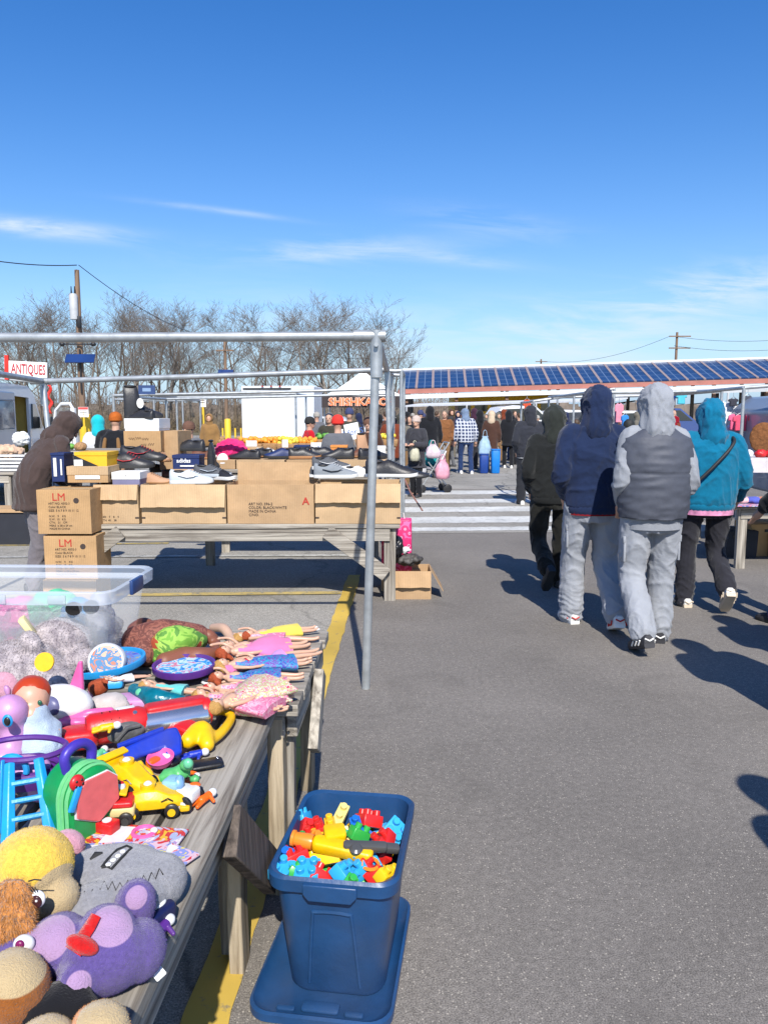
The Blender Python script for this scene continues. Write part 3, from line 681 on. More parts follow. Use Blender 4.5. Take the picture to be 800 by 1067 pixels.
build_van('blue-grey camper van with a small oval window behind the clothes stall',(PY(783,440,10.2).x+4.55,10.2,0),-5,mat('camper_grey',(.20,.235,.30,1),.4,var=.08,scale=2,coat=.3),VANB,Lg=4.0,Hh=1.86,openside=False,porthole=True,name='camper_van')
# ================================================================== steel stall frames
GALV=mat('galvanised_pipe',(.36,.38,.39,1),.42,metal=.45,var=.18,scale=14,bump=.06,bscale=60,spec=.5)
GRP_F='galvanised pipe frames over the stalls'
def frame(label,pts_bars,poles,loc,r=.024,collars=()):
    g=thing('pipe_stand',label,'pipe frame',loc,0,GRP_F); L=Vector(loc)
    for a,b_ in pts_bars: M().tube([Vector(a)-L,(Vector(a)+Vector(b_))/2-L-Vector((0,0,.006)),Vector(b_)-L],r,16).build('rail',GALV,g)
    for a,b_ in poles: M().tube([Vector(a)-L,Vector(b_)-L],r*.92,16).build('pole',GALV,g)
    for c in collars:
        c=Vector(c)-L; k=M(); k.tube([c-Vector((0,0,.22)),c+Vector((0,0,.03))],r*1.25,16); k.tube([c+Vector((-.12,0,0)),c+Vector((.05,0,0))],r*1.22,16); f_=k.build('corner_fitting',GALV,g)
        M().tube([c+Vector((0,-.035,-.05)),c+Vector((0,-.06,-.05))],.012,6).build('bolt',GALV,f_)
    return g
FY=4.2; cR=PY(392,350,FY); foot=PZ(381,718,0)
FZ=cR.z; bR=PY(403,385,7.2); bL=PY(45,397,7.4)
fL=Vector((-3.2,FY,PY(0,351,FY).z))
frame('long galvanised pipe frame whose front pole stands alone beside the yellow line',
  [(fL,cR),(cR,bR),(bL,bR),(fL,bL)],[(cR,foot),(bL,PZ(66,605,0)),(bR,Vector((bR.x+.07,bR.y-.05,0))),(fL,(fL.x,fL.y,0))],foot,.026,[cR,bL])
M().tube([cR-foot+Vector((.006,0,0)),cR-foot+Vector((.029,0,0))],.02,12)
def frame2(label,x0,x1,y0,y1,Y,dep,n=2,r=.022,side=True):
    a=PY(x0,y0,Y); c=PY(x1,y1,Y); a2=a+Vector((.05,dep,0)); c2=c+Vector((.05,dep,0))
    bars=[(a,c),(a2,c2)]+([(a,a2),(c,c2)] if side else [])
    ps=[]
    for t in [i/(n-1) for i in range(n)]:
        p=a+(c-a)*t; p2=a2+(c2-a2)*t; ps+=[(p,(p.x,p.y,0)),(p2,(p2.x,p2.y,0))]
    frame(label,bars,ps,(a.x,a.y,0),r)
frame2('pipe frame behind the shoe stall with its right poles beside the tent',118,409,412,405,11.5,2.6)
frame2('small pipe frame standing before the white trailer',160,308,412,410,14.5,1.4)
frame2('pipe frame behind the second shoe table, poles bunched by the crowd',405,418,386,386,8.6,.9)
frame2('low pipe frame over the far stalls next to the hooded walkers',556,640,418,405,13.5,1.5,3)
frame2('pipe frame over the clothes stall right of the grey hood',612,752,409,407,11.0,2.8,3)
frame2('pipe frame over the far right clothes stall',775,870,404,396,9.5,2.5,2)
frame2('distant pipe frame between the white posts behind the beanie man',118,190,416,416,18,1.5,2)
# diagonal guy pole near the corner bundle
o=M().tube([PY(422,500,7.6),PY(427,512,7.4),PY(440,532,7.0)],.008,6).build('stall_stake',mat('stake_red',(.25,.12,.09,1),.6)); tag(o,'thin rusty rod leaning off the end carton','rod')

# ================================================================== weathered timber tables
def wood(name,base,dark,sc=1.0,axis=0,kn=1):
    m=bpy.data.materials.new(name); m.use_nodes=True; nt=m.node_tree; nd=nt.nodes; ln=nt.links; b=nd['Principled BSDF']; b.inputs['Roughness'].default_value=.85; b.inputs['Specular IOR Level'].default_value=.2
    tc=nd.new('ShaderNodeTexCoord'); mp=nd.new('ShaderNodeMapping'); s=[14*sc]*3; s[axis]=.55*sc; mp.inputs['Scale'].default_value=s; ln.new(tc.outputs['Object'],mp.inputs[0])
    oi=nd.new('ShaderNodeObjectInfo'); vm=nd.new('ShaderNodeVectorMath'); vm.operation='ADD'; sc3=nd.new('ShaderNodeVectorMath'); sc3.operation='SCALE'; cx=nd.new('ShaderNodeCombineXYZ')
    for i in range(3): ln.new(oi.outputs['Random'],cx.inputs[i])
    ln.new(cx.outputs[0],sc3.inputs[0]); sc3.inputs['Scale'].default_value=37; ln.new(mp.outputs[0],vm.inputs[0]); ln.new(sc3.outputs[0],vm.inputs[1])
    n=nd.new('ShaderNodeTexNoise'); n.inputs['Scale'].default_value=2.2; n.inputs['Detail'].default_value=9; n.inputs['Roughness'].default_value=.68; n.inputs['Distortion'].default_value=.6; ln.new(vm.outputs[0],n.inputs['Vector'])
    r=nd.new('ShaderNodeValToRGB'); e=r.color_ramp.elements; e[0].position=.36; e[0].color=dark; e[1].position=.58; e[1].color=base
    ln.new(n.outputs['Fac'],r.inputs[0])
    wv=nd.new('ShaderNodeTexWave'); wv.wave_type='RINGS'; wv.inputs['Scale'].default_value=.9; wv.inputs['Distortion'].default_value=5; wv.inputs['Detail'].default_value=3; ln.new(vm.outputs[0],wv.inputs['Vector'])
    r2=nd.new('ShaderNodeValToRGB'); r2.color_ramp.elements[0].position=0; r2.color_ramp.elements[0].color=(.55,.55,.55,1); r2.color_ramp.elements[1].position=.45; r2.color_ramp.elements[1].color=(1,1,1,1); ln.new(wv.outputs['Fac'],r2.inputs[0])
    mm=nd.new('ShaderNodeMixRGB'); mm.blend_type='MULTIPLY'; mm.inputs[0].default_value=.6; ln.new(r.outputs[0],mm.inputs[1]); ln.new(r2.outputs[0],mm.inputs[2])
    hv=nd.new('ShaderNodeHueSaturation'); mr=nd.new('ShaderNodeMapRange'); mr.inputs['To Min'].default_value=.78; mr.inputs['To Max'].default_value=1.15; ln.new(oi.outputs['Random'],mr.inputs[0]); ln.new(mr.outputs[0],hv.inputs['Value']); ln.new(mm.outputs[0],hv.inputs['Color'])
    ln.new(hv.outputs[0],b.inputs['Base Color'])
    bp=nd.new('ShaderNodeBump'); bp.inputs['Strength'].default_value=.7; bp.inputs['Distance'].default_value=.006; ln.new(n.outputs['Fac'],bp.inputs['Height']); ln.new(bp.outputs[0],b.inputs['Normal'])
    return m
WG=((.40,.365,.31,1),(.13,.11,.09,1)); WL=((.46,.38,.27,1),(.22,.17,.11,1)); WD=((.15,.12,.10,1),(.055,.045,.04,1))
WX=wood('weathered_wood_long',*WG,axis=0); WYY=wood('weathered_wood_deep',*WG,axis=1); WZ=wood('weathered_wood_upright',*WG,axis=2); WLX=wood('pale_wood_long',*WL,axis=0); WLZ=wood('pale_wood_upright',*WL,axis=2); WDX=wood('dark_wood',*WD,axis=2)
def plank(name,c,size,mt,parent,rot=None,warp=.003,bev=.004):
    b=M(); ax=max(range(3),key=lambda i:size[i]); n=10; c=Vector(c); m=rotm(rot); rings=[]
    oth=[i for i in range(3) if i!=ax]; sd=random.uniform(0,100)
    for k in range(n+1):
        t=-.5+k/n; off=mnoise.noise(Vector((t*3,sd,0)))*warp; off2=mnoise.noise(Vector((t*3,sd,9)))*warp; r_=[]
        for (u_,v_) in ((-.5,-.5),(.5,-.5),(.5,.5),(-.5,.5)):
            p=Vector((0,0,0)); p[ax]=t*size[ax]; p[oth[0]]=u_*size[oth[0]]+off; p[oth[1]]=v_*size[oth[1]]+off2; r_.append(c+m@p)
        rings.append(r_)
    b.loft(rings); 
    if ax==1: b.f=[tuple(reversed(f)) for f in b.f]
    return b.build(name,mt,parent,bevel=bev,smooth=30)
def board_between(name,p,q,wd,th,mt,parent,wdir):
    """board from p to q; wdir = direction of its width"""
    p=Vector(p);q=Vector(q); t=(q-p).normalized(); w_=Vector(wdir); w_=(w_-t*w_.dot(t)).normalized(); n=t.cross(w_); b=M()
    rings=[[x+w_*sx*wd/2+n*sy*th/2 for sx,sy in ((-1,-1),(1,-1),(1,1),(-1,1))] for x in (p,p+(q-p)*.33,p+(q-p)*.66,q)]
    b.loft(rings); return b.build(name,mt,parent,bevel=.003,smooth=30)
# shoe stall table: local origin = front edge, left end of visible run
SX0=-2.75; SX1=.13; SY=6.22; SD=.92
st=thing('market_table','long weathered timber table carrying the row of shoe cartons','market table',((SX0+SX1)/2,SY,0),1.0); L=SX1-SX0; h=L/2
for k in range(6): plank('plank',(0,.07+k*.152,.64),(L+random.uniform(-.02,.02),.142,.038),WX,st)
plank('apron',(0,.03,.565),(L-.16,.04,.10),WX,st); plank('apron',(0,SD-.03,.565),(L-.16,.04,.10),WX,st)
for s in (-1,1):
    for y in (.06,SD-.06): plank('leg',(s*(h-.08),y,.31),(.095,.05,.62),WZ,st,warp=.004)
    plank('end_rail',(s*(h-.08),SD/2,.57),(.04,SD-.1,.09),WYY,st)
    board_between('brace',(s*(h-.60),-.012,.60),(s*(h-.11),-.012,.235),.115,.032,WX,st,(0,0,1))
# toy stall: near table runs away from the camera
t1=thing('market_table','long grey timber table in the foreground heaped with plush toys','market table',(-.932,1.35,0),-1.9)
for k in range(8): plank('plank',(.50-k*.150,.0,TZ-.02-random.uniform(0,.005)),(.136,2.05+random.uniform(-.03,.03),.038),WYY,t1)
plank('apron',(.52,0,TZ-.10),(.038,1.9,.11),WYY,t1); plank('apron',(-.56,0,TZ-.10),(.038,1.9,.11),WYY,t1)
for y in (-.85,.66): 
    for x in (.505,-.5): plank('leg',(x,y,.30),(.04,.085,.60),WLZ,t1,warp=.006)
    plank('end_rail',(0,y,.58),(1.0,.04,.09),WX,t1)
plank('leg',(.46,.72,.30),(.04,.06,.60),WZ,t1,warp=.006)
board_between('brace',(.57,.33,.60),(.585,.72,.25),.115,.035,WDX,t1,(0,1,0))
# far toy table, turned across, its end sticking out
t2=thing('market_table','short timber table behind, end grain out, covered with dolls and the clear tub','market table',(-1.2,2.74,0),-2.0)
for k in range(6): plank('plank',(0,-.36+k*.138,TZ-.022),(1.9+random.uniform(-.015,.015),.132,.038),WX,t2)
plank('apron',(0,-.38,.58),(1.8,.035,.09),WX,t2)
for y in (-.36,.34): plank('leg',(.87,y,.30),(.05,.08,.60),WLZ,t2,warp=.006); plank('leg',(-.87,y,.30),(.05,.08,.60),WLZ,t2)
plank('end_rail',(.92,0,.575),(.035,.72,.10),WYY,t2)
board_between('brace',(.962,.05,.60),(.955,-.10,.36),.11,.035,WZ,t2,(0,1,0))
plank('leg',(.90,-.30,.30),(.035,.05,.60),WZ,t2)

# ================================================================== cartons
def cardboard(name,col,k=1):
    m=mat('card_'+name,tuple(c*k for c in col[:3])+(1,),.85,var=.13,scale=5,spec=.15,bump=.5,bscale=14,dirt=.28)
    nt=m.node_tree; nd=nt.nodes; ln=nt.links; b=nd['Principled BSDF']; 
    tc=nd.new('ShaderNodeTexCoord'); wv=nd.new('ShaderNodeTexWave'); wv.inputs['Scale'].default_value=22; wv.inputs['Distortion'].default_value=.3; wv.bands_direction='X'; ln.new(tc.outputs['Object'],wv.inputs[0])
    old=b.inputs['Base Color'].links[0].from_socket; mm=nd.new('ShaderNodeMixRGB'); mm.blend_type='MULTIPLY'; mm.inputs[0].default_value=.12; ln.new(old,mm.inputs[1]); ln.new(wv.outputs['Color'],mm.inputs[2]); ln.new(mm.outputs[0],b.inputs['Base Color'])
    return m
KB=cardboard('tan',(.46,.30,.165)); KB2=cardboard('pale',(.51,.35,.20)); KB3=cardboard('orange',(.47,.29,.14)); KBD=cardboard('inside',(.40,.27,.15))
INK=mat('ink_dark',(.05,.035,.03,1),.8); INKR=mat('ink_red',(.42,.03,.02,1),.7); PAPER=mat('paper_white',(.75,.75,.73,1),.7,var=.04)
def carton(label,loc,size,rz=0,m_=KB,openup=True,front_flap=0,back_flap=0,side_flap=0,group=None,cat='carton',name='cardboard_box'):
    """hollow box; local origin bottom centre, front = -y"""
    w,d,h=size; g=thing(name,label,cat,loc,rz,group); t=.005; b=M()
    e=.002
    b.box((0,-d/2+t/2,h/2),(w,t,h)); b.box((0,d/2-t/2,h/2),(w,t,h)); b.box((-w/2+t/2,0,h/2),(t,d-2*t-e,h)); b.box((w/2-t/2,0,h/2),(t,d-2*t-e,h)); b.box((0,0,t/2+e),(w-2*t-e,d-2*t-e,t))
    if not openup: b.box((0,0,h-t/2-e),(w-2*t-e,d-2*t-e,t))
    b.build('walls',m_,g,bevel=.0015,smooth=None)
    def flap(hinge,w_,l,ang,axis,nm):
        # thin flap from hinge, hanging outward; ang from straight up
        f=M(); nf=18; sd=random.uniform(0,50); vs=[]
        for y_ in (-.0025,.0025):
            for q in range(nf+1):
                x_=-w_/2+w_*q/nf; e_=l*(1-.05*abs(mnoise.noise(Vector((q*.9,sd,0))))-.03*abs(mnoise.noise(Vector((q*3.1,sd,4))))); bw=.010*mnoise.noise(Vector((q*.35,sd,9)))
                vs+= [(x_,y_,0),(x_,y_+bw,e_*.5),(x_,y_+bw*2.0,e_)]
        k_=3*(nf+1); fs_=[]
        for q in range(nf):
            for r_ in range(2): a_=q*3+r_; fs_+=[(a_,a_+3,a_+4,a_+1),(k_+a_,k_+a_+1,k_+a_+4,k_+a_+3)]
            fs_.append((q*3+2,q*3+5,k_+q*3+5,k_+q*3+2))
        f.add(vs,fs_); o=f.build('flap',m_,g,smooth=None)
        o.location=hinge; o.rotation_euler=(R(ang),0,0) if axis=='x' else (0,R(ang),R(90)); return o
    if front_flap: flap((0,-d/2-.003,h),w-.004,front_flap,166 if openup is not None else 90,'x','f')
    if back_flap: flap((0,d/2+.002,h),w-.004,back_flap,-10,'x','b')
    if side_flap:
        f=M(); f.box((0,0,side_flap/2),(.005,d-.01,side_flap)); o=f.build('flap',m_,g,smooth=None); o.location=(w/2+.003,0,h); o.rotation_euler=(0,R(150),0)
    return g
def printed(g,rows,y,size,mt,ext=.0006,bold=.0):
    for (s,x,z,sz) in rows: text(s,sz or size,mt,g,(x,y,z),ext=ext,bold=bold,name='printed_text')
TZS=.661
def bx(x0,x1,ytop,ybot,Y):
    """size of a front face seen at depth Y"""
    a=PY(x0,ytop,Y); c=PY(x1,ybot,Y); return (a.x+c.x)/2, c.x-a.x, a.z-c.z, c.z
SF=6.22
# LM cartons on the ground / stacked
cx,w_,h_,z_=bx(39,97,503,548,6.0)
carton('plain brown carton at the bottom of the stack marked LM',(cx,6.0+.16,0),(w_,.34,.245),1,KB,False,group='cartons stacked at the end of the shoe table')
for nm,zz,rr,dx in (('brown carton printed A and LM, second in the stack left of the table',.249,1.5,.02),('top brown carton of the stack, printed LM in red',.615,0,-.01)):
    hh=.35; g=carton(nm,(cx+dx,6.0+.16,zz),(w_*(.98 if rr else 1),.34,hh),rr,KB3,False,group='cartons stacked at the end of the shoe table')
    y=-.172
    printed(g,[('LM',-.09,hh-.085,.085)],y,.05,INKR,bold=0)
    rows=[]
    for i,s in enumerate(('ART NO. 4502-3','Color BLACK','SIZE  5 6 7 8 9 10 11 12','')): rows.append((s,-.12,hh-.115-.028*i,.024))
    for i,s in enumerate(('N.W.   9    KG','G.W.  10   KG','CTN.   21   CM','MEAS  x 38 x 29 cm','MADE IN CHINA')): rows.append((s,-.12,hh-.215-.025*i,.022))
    printed(g,rows,y,.02,INK)
    M().lathe([(0,0),(.022,0),(.022,.002),(0,.002)],(.10,-.170,hh-.085),16,(90,0,0)).build('round_stamp',INK,g)
    M().box((0,-.06,hh+.001),(w_*.96,.05,.002)).build('packing_tape',mat('tape',(.45,.34,.2,1),.35),g)
row=[(97,146,507,549,'open tan carton, flap hanging, next to the LM stack',KB2,.13,0),(146,236,508,550,'wide pale carton with torn front flap under the pale sneakers',KB2,.19,0),
     (236,328,505,547,'carton printed with a red A and its rear flap raised',KB,0,.16),(328,418,503,546,'last carton of the row, front flap folded down, right end of table',KB2,.16,0)]
for i,(x0,x1,yt,yb,lb,m_,ff,bf) in enumerate(row):
    cx,w_,h_,z_=bx(x0+.5,x1-.5,yt,yb,SF+.02); h_=max(.28,h_)
    g=carton(lb,(cx,SF+.02+.22,TZS),(w_,.44,h_-.01),random.uniform(-.6,.6),m_,True,ff,bf,group='open shoe cartons in a row on the timber table')
    if bf:
        printed(g,[('ART NO. 596-2',-.18,.155,0),('COLOR: BLACK/WHITE',-.18,.125,0),('MADE IN CHINA',-.18,.095,0),('C/NO.',-.18,.065,0)],-.224,.03,INK); printed(g,[('A',.26,.16,.085)],-.224,.03,INKR,bold=.001)
        M().box((-.2,-.23,.2),(.002,.002,.002)).build('staple',GALV,g)
    else:
        for sx in (-1,1): M().box((sx*(w_/2-.015),-.222,.05),(.03,.003,.012)).build('torn_tab',INK,g)
        if i==0: printed(g,[('SIZE    7    8    9',-.13,.05,0),('CTN  40    38',-.13,.022,0)],-.2225,.022,INK)
        M().box((0,.10,h_-.06),(w_-.03,.20,.01)).build('inner_flap',KBD,g)
# second rank cartons behind (shoes stand on them)
for (x0,x1,y,lb) in ((100,235,502,'long flat carton lid behind the pale sneakers'),(235,415,500,'long flat carton lid behind the front row of cartons')):
    a=PY(x0,y,6.75); c=PY(x1,y,6.75); b_=thing('cardboard_tray',lb,'carton lid',((a.x+c.x)/2,7.0,TZS),.5)
    M().rbox((0,0,.135),(c.x-a.x,.42,.27),.01).build('lid_board',KB2,b_)
# box on the ground right of the table leg + pink bag
cx,w_,h_,z_=bx(401,449,586,622,6.33)
gb=carton('open carton on the asphalt at the table leg, side flap spread',(cx,6.33+.16,0),(w_,.32,.245),0,KB,True,.14,.0,.2)
M().box((0,0,.12),(w_-.03,.28,.01)).build('inner_flap',KBD,gb)

# ================================================================== shoe makers
def shoe_prof(): pass
def make_shoe(name,label,loc,rz,upc,solec,L=.29,kind='sneaker',accent=None,tilt=(0,0),group=None,lacec=None):
    """local: toe = +x, sole on z=0"""
    g=thing(name,label,'shoe',loc,0,group); g.rotation_euler=(R(tilt[0]),R(tilt[1]),R(rz)); k=L/.29
    n=12
    def half(t): # half width along the length
        return .031+.016*math.sin(min(1,t*1.25)*PI*.9)*(1 if t>.35 else .75)-.004*(t>.9) if t<.97 else .022
    Wt=[(.0,.020),(.04,.031),(.15,.035),(.35,.033),(.55,.041),(.72,.047),(.86,.043),(.95,.031),(1,.014)]
    sh_=.030 if kind!='dress' else .018
    top={'sneaker':[(0,.085),(.04,.105),(.15,.085),(.3,.08),(.42,.10),(.55,.085),(.72,.062),(.86,.050),(.95,.042),(1,.032)],
         'dress':[(0,.07),(.04,.085),(.15,.07),(.3,.07),(.42,.085),(.55,.07),(.72,.048),(.86,.040),(.95,.034),(1,.026)],
         'boot':[(0,.24),(.04,.245),(.2,.25),(.36,.245),(.42,.13),(.55,.095),(.72,.07),(.86,.058),(.95,.048),(1,.034)]}['sneaker' if kind=='high' else kind]
    def itp(tab,t):
        for (a,va),(b_,vb) in zip(tab,tab[1:]):
            if t<=b_: return va+(vb-va)*((t-a)/(b_-a) if b_>a else 0)
        return tab[-1][1]
    ts=[0,.03,.08,.16,.26,.36,.44,.54,.64,.74,.84,.92,.97,1]
    b=M(); rings=[]
    for t in ts:
        w_=itp(Wt,t)*1.08*k; x=(t-.5)*L; up=.012*max(0,(t-.8)/.2)**2
        rings.append([Vector((x,y,z+up)) for y,z in ((-w_,sh_),(-w_*1.02,sh_*.5),(-w_*.92,.002),(w_*.92,.002),(w_*1.02,sh_*.5),(w_,sh_))])
    b.loft(rings); b.build('sole',solec,g,smooth=50)
    b=M(); rings=[]
    for t in ts:
        w_=itp(Wt,t)*k; h=itp(top,t)*k; x=(t-.5)*L; r_=[]; z0=sh_*.85
        tw=.62 if t<.45 else .5
        for j in range(9):
            a=PI*j/8; yy=-math.cos(a)*w_*(1 if math.sin(a)<.5 else (1-(1-tw)*(math.sin(a)-.5)*1.2)); zz=z0+(h-z0)*(math.sin(a)**.8); r_.append(Vector((x,yy,zz)))
        rings.append(r_)
    b.loft(rings); u_=b.build('upper',upc,g,smooth=60)
    if kind!='boot':
        M().ell((-.3*L,0,itp(top,.2)*k+.001),(.15*L,.022*k,.012)).build('opening',BLK,g)
    else: M().ell((-.32*L,0,.25*k),(.17*L,.024,.012)).build('opening',BLK,g)
    if accent:
        b=M()
        for s in (-1,1):
            pts=[(x*L,s*(itp(Wt,x+.5)*k*1.0+.0015),z*k) for x,z in ((-.3,.06),(-.1,.045),(.05,.05),(.16,.066))]
            b.tube(pts,[.006,.010,.010,.004],6,flat=.4)
        b.build('side_stripe',accent,g)
    b=M()
    for i in range(5):
        t=.48+i*.055; x=(t-.5)*L; z=itp(top,t)*k+.002; b.tube([(x,-.02*k,z-.006),(x+.004,0,z+.002),(x,.02*k,z-.006)],.003,5)
    b.build('laces',lacec or upc,g); return g
SW=mat('sole_white',(.70,.70,.68,1),.6,var=.08); SB=mat('sole_black',(.03,.03,.03,1),.6); SG=mat('suede_grey',(.20,.22,.24,1),.8,var=.15,bump=.2); SK=mat('shoe_black',(.022,.022,.025,1),.42,var=.2,bump=.15); ST=mat('shoe_tan',(.42,.24,.14,1),.75,var=.12,bump=.2)
SLB=mat('shoe_pale_blue',(.45,.50,.54,1),.7,var=.1,bump=.2); SBR=mat('shoe_brown',(.14,.055,.03,1),.45,var=.2); SR=mat('shoe_red',(.5,.04,.05,1),.6); SGM=mat('sole_gum',(.35,.18,.08,1),.6); SDG=mat('shoe_dark_grey',(.07,.075,.085,1),.7,var=.2,bump=.2); SOR=mat('shoe_orange',(.62,.24,.05,1),.6,var=.1)
def shoe_at(name,label,x,y,Y,rz,*a,**k):
    p=PY(x,y,Y); return make_shoe(name,label,p,rz,*a,**k)
shoe_at('sneaker','pale blue-grey sneaker nearest the table edge on the wide carton',200,504,6.42,8,SLB,SW,L=.36,accent=SW,lacec=SW)
shoe_at('sneaker','dark grey sneaker with pale sole behind the pale one',222,497,6.6,-5,SDG,SLB,L=.33,accent=SLB)
shoe_at('sneaker','black and white sneaker tilted by the raised flap',233,500,6.55,-30,SK,SW,L=.26)
shoe_at('sneaker','grey running sneaker with black side panel on the last carton',350,498,6.42,3,SG,SW,L=.37,accent=SK,lacec=SW)
shoe_at('sneaker','grey sneaker lying behind its running mate',345,489,6.6,5,SDG,SW,L=.33,accent=SW)
shoe_at('leather_shoe','black leather shoe pointing right, past the frame pole',408,497,6.42,-4,SK,SW,L=.44,kind='sneaker')
shoe_at('leather_shoe','second black leather shoe jutting past the carton end',425,498,6.8,-2,SK,SB,L=.38,kind='dress')
shoe_at('suede_shoe','tan suede shoe lying between the white lidded box and pale sneakers',160,504,6.5,-10,ST,SGM,L=.34,kind='dress')
shoe_at('sneaker','black sneaker with red trim on the white and purple box',135,488,6.55,8,SK,SB,L=.42,accent=SR,lacec=SR)
shoe_at('sneaker','second black sneaker with red lining behind its mate',150,480,6.7,0,SK,SB,L=.40,accent=SR,lacec=SR)
shoe_at('leather_boot','black leather boot standing beside the navy shoe box',222,489,6.9,95,SK,SB,L=.30,kind='boot')
shoe_at('leather_boot','black ankle boot slumped at the big brown carton',196,470,7.1,170,SK,SB,L=.32,kind='sneaker')
shoe_at('leather_shoe','tan loafer half hidden behind the big brown carton',170,481,6.8,-60,ST,SGM,L=.3,kind='dress')
# shoe boxes
def shoebox(label,x0,x1,y0,y1,Y,d,bm,lm=None,rz=0,lidh=.05,group=None,txt=None,tm=None,name='shoe_box'):
    cx,w_,h_,z_=bx(x0,x1,y0,y1,Y); g=thing(name,label,'shoe box',(cx,Y+d/2,z_),rz,group)
    M().box((0,0,(h_-lidh)/2),(w_-.008,d-.008,h_-lidh)).build('base',bm,g,bevel=.002); M().box((0,0,h_-lidh/2),(w_,d,lidh)).build('lid',lm or bm,g,bevel=.002)
    if txt: text(txt[0],txt[1],tm or PAPER,g,(txt[2],-d/2-.002,txt[3]),name='printed_text',bold=.001)
    return g
NV=mat('box_navy',(.012,.025,.10,1),.5,var=.1); YB=mat('box_yellow',(.72,.40,.02,1),.5,var=.08); PUR=mat('box_lilac',(.18,.17,.27,1),.6)
g=shoebox('navy shoe box standing on end beside the coat man',52,68,472,502,6.25,.2,NV,lidh=.02); M().box((-.02,-.102,.12),(.025,.002,.15)).build('label_sticker',PAPER,g); M().box((.03,-.102,.12),(.012,.002,.13)).build('label_sticker',PAPER,g)
g=shoebox('flat tan shoe box carrying the yellow one',69,113,486,503,6.22,.32,KB3,KB2,lidh=.07); M().box((0,-.162,.045),(.2,.002,.03)).build('label_sticker',PAPER,g)
g=shoebox('yellow shoe box with black corner on the tan box',77,112,471,486,6.25,.28,YB,lidh=.03,rz=0); M().prism([(-.14,.0),(-.14,.09),(.06,.0)][::-1],.003,(0,-.142,.004)).build('black_corner',BLK,g); M().box((-.1,-.146,.03),(.07,.002,.05)).build('price_card',PAPER,g)
shoebox('white and lilac shoe box under the black red sneakers',116,146,492,507,6.28,.28,PUR,PAPER,lidh=.06,txt=('s',.02,0,.085),tm=INK)
cx,w_,h_,z_=bx(128,167,449,471,6.9); g=carton('big brown carton with handwriting beneath the white box',(cx,7.1,z_),(w_,.4,h_),2,KB3,False); b=M()
for k_,(x_,z_) in enumerate(((-.12,.12),(-.06,.125),(0,.118),(-.02,.065),(.05,.07))): b.tube([(x_+q*.006,-.203,z_+.012*math.sin(q*1.9+k_)) for q in range(10)],.0016,4)
b.build('handwritten_scrawl',INK,g)
cx,w_,h_,z_=bx(166,188,449,490,7.0); carton('tall narrow carton standing right of the handwritten carton',(cx,7.2,z_),(w_,.35,h_),-6,KB,False)
shoebox('white box lying on the handwritten carton',129,166,436,449,6.92,.36,PAPER,lidh=.09)
g=shoebox('navy shoe box with white lettering behind the pale sneakers',179,208,474,489,6.75,.22,NV,lidh=.03,txt=('adidas',.05,-.08,.06)); M().box((.02,-.112,.03),(.14,.002,.012)).build('label_sticker',PAPER,g)
shoebox('brown shoe box below the navy lettered box',178,206,489,500,6.72,.24,KB2,lidh=.03)
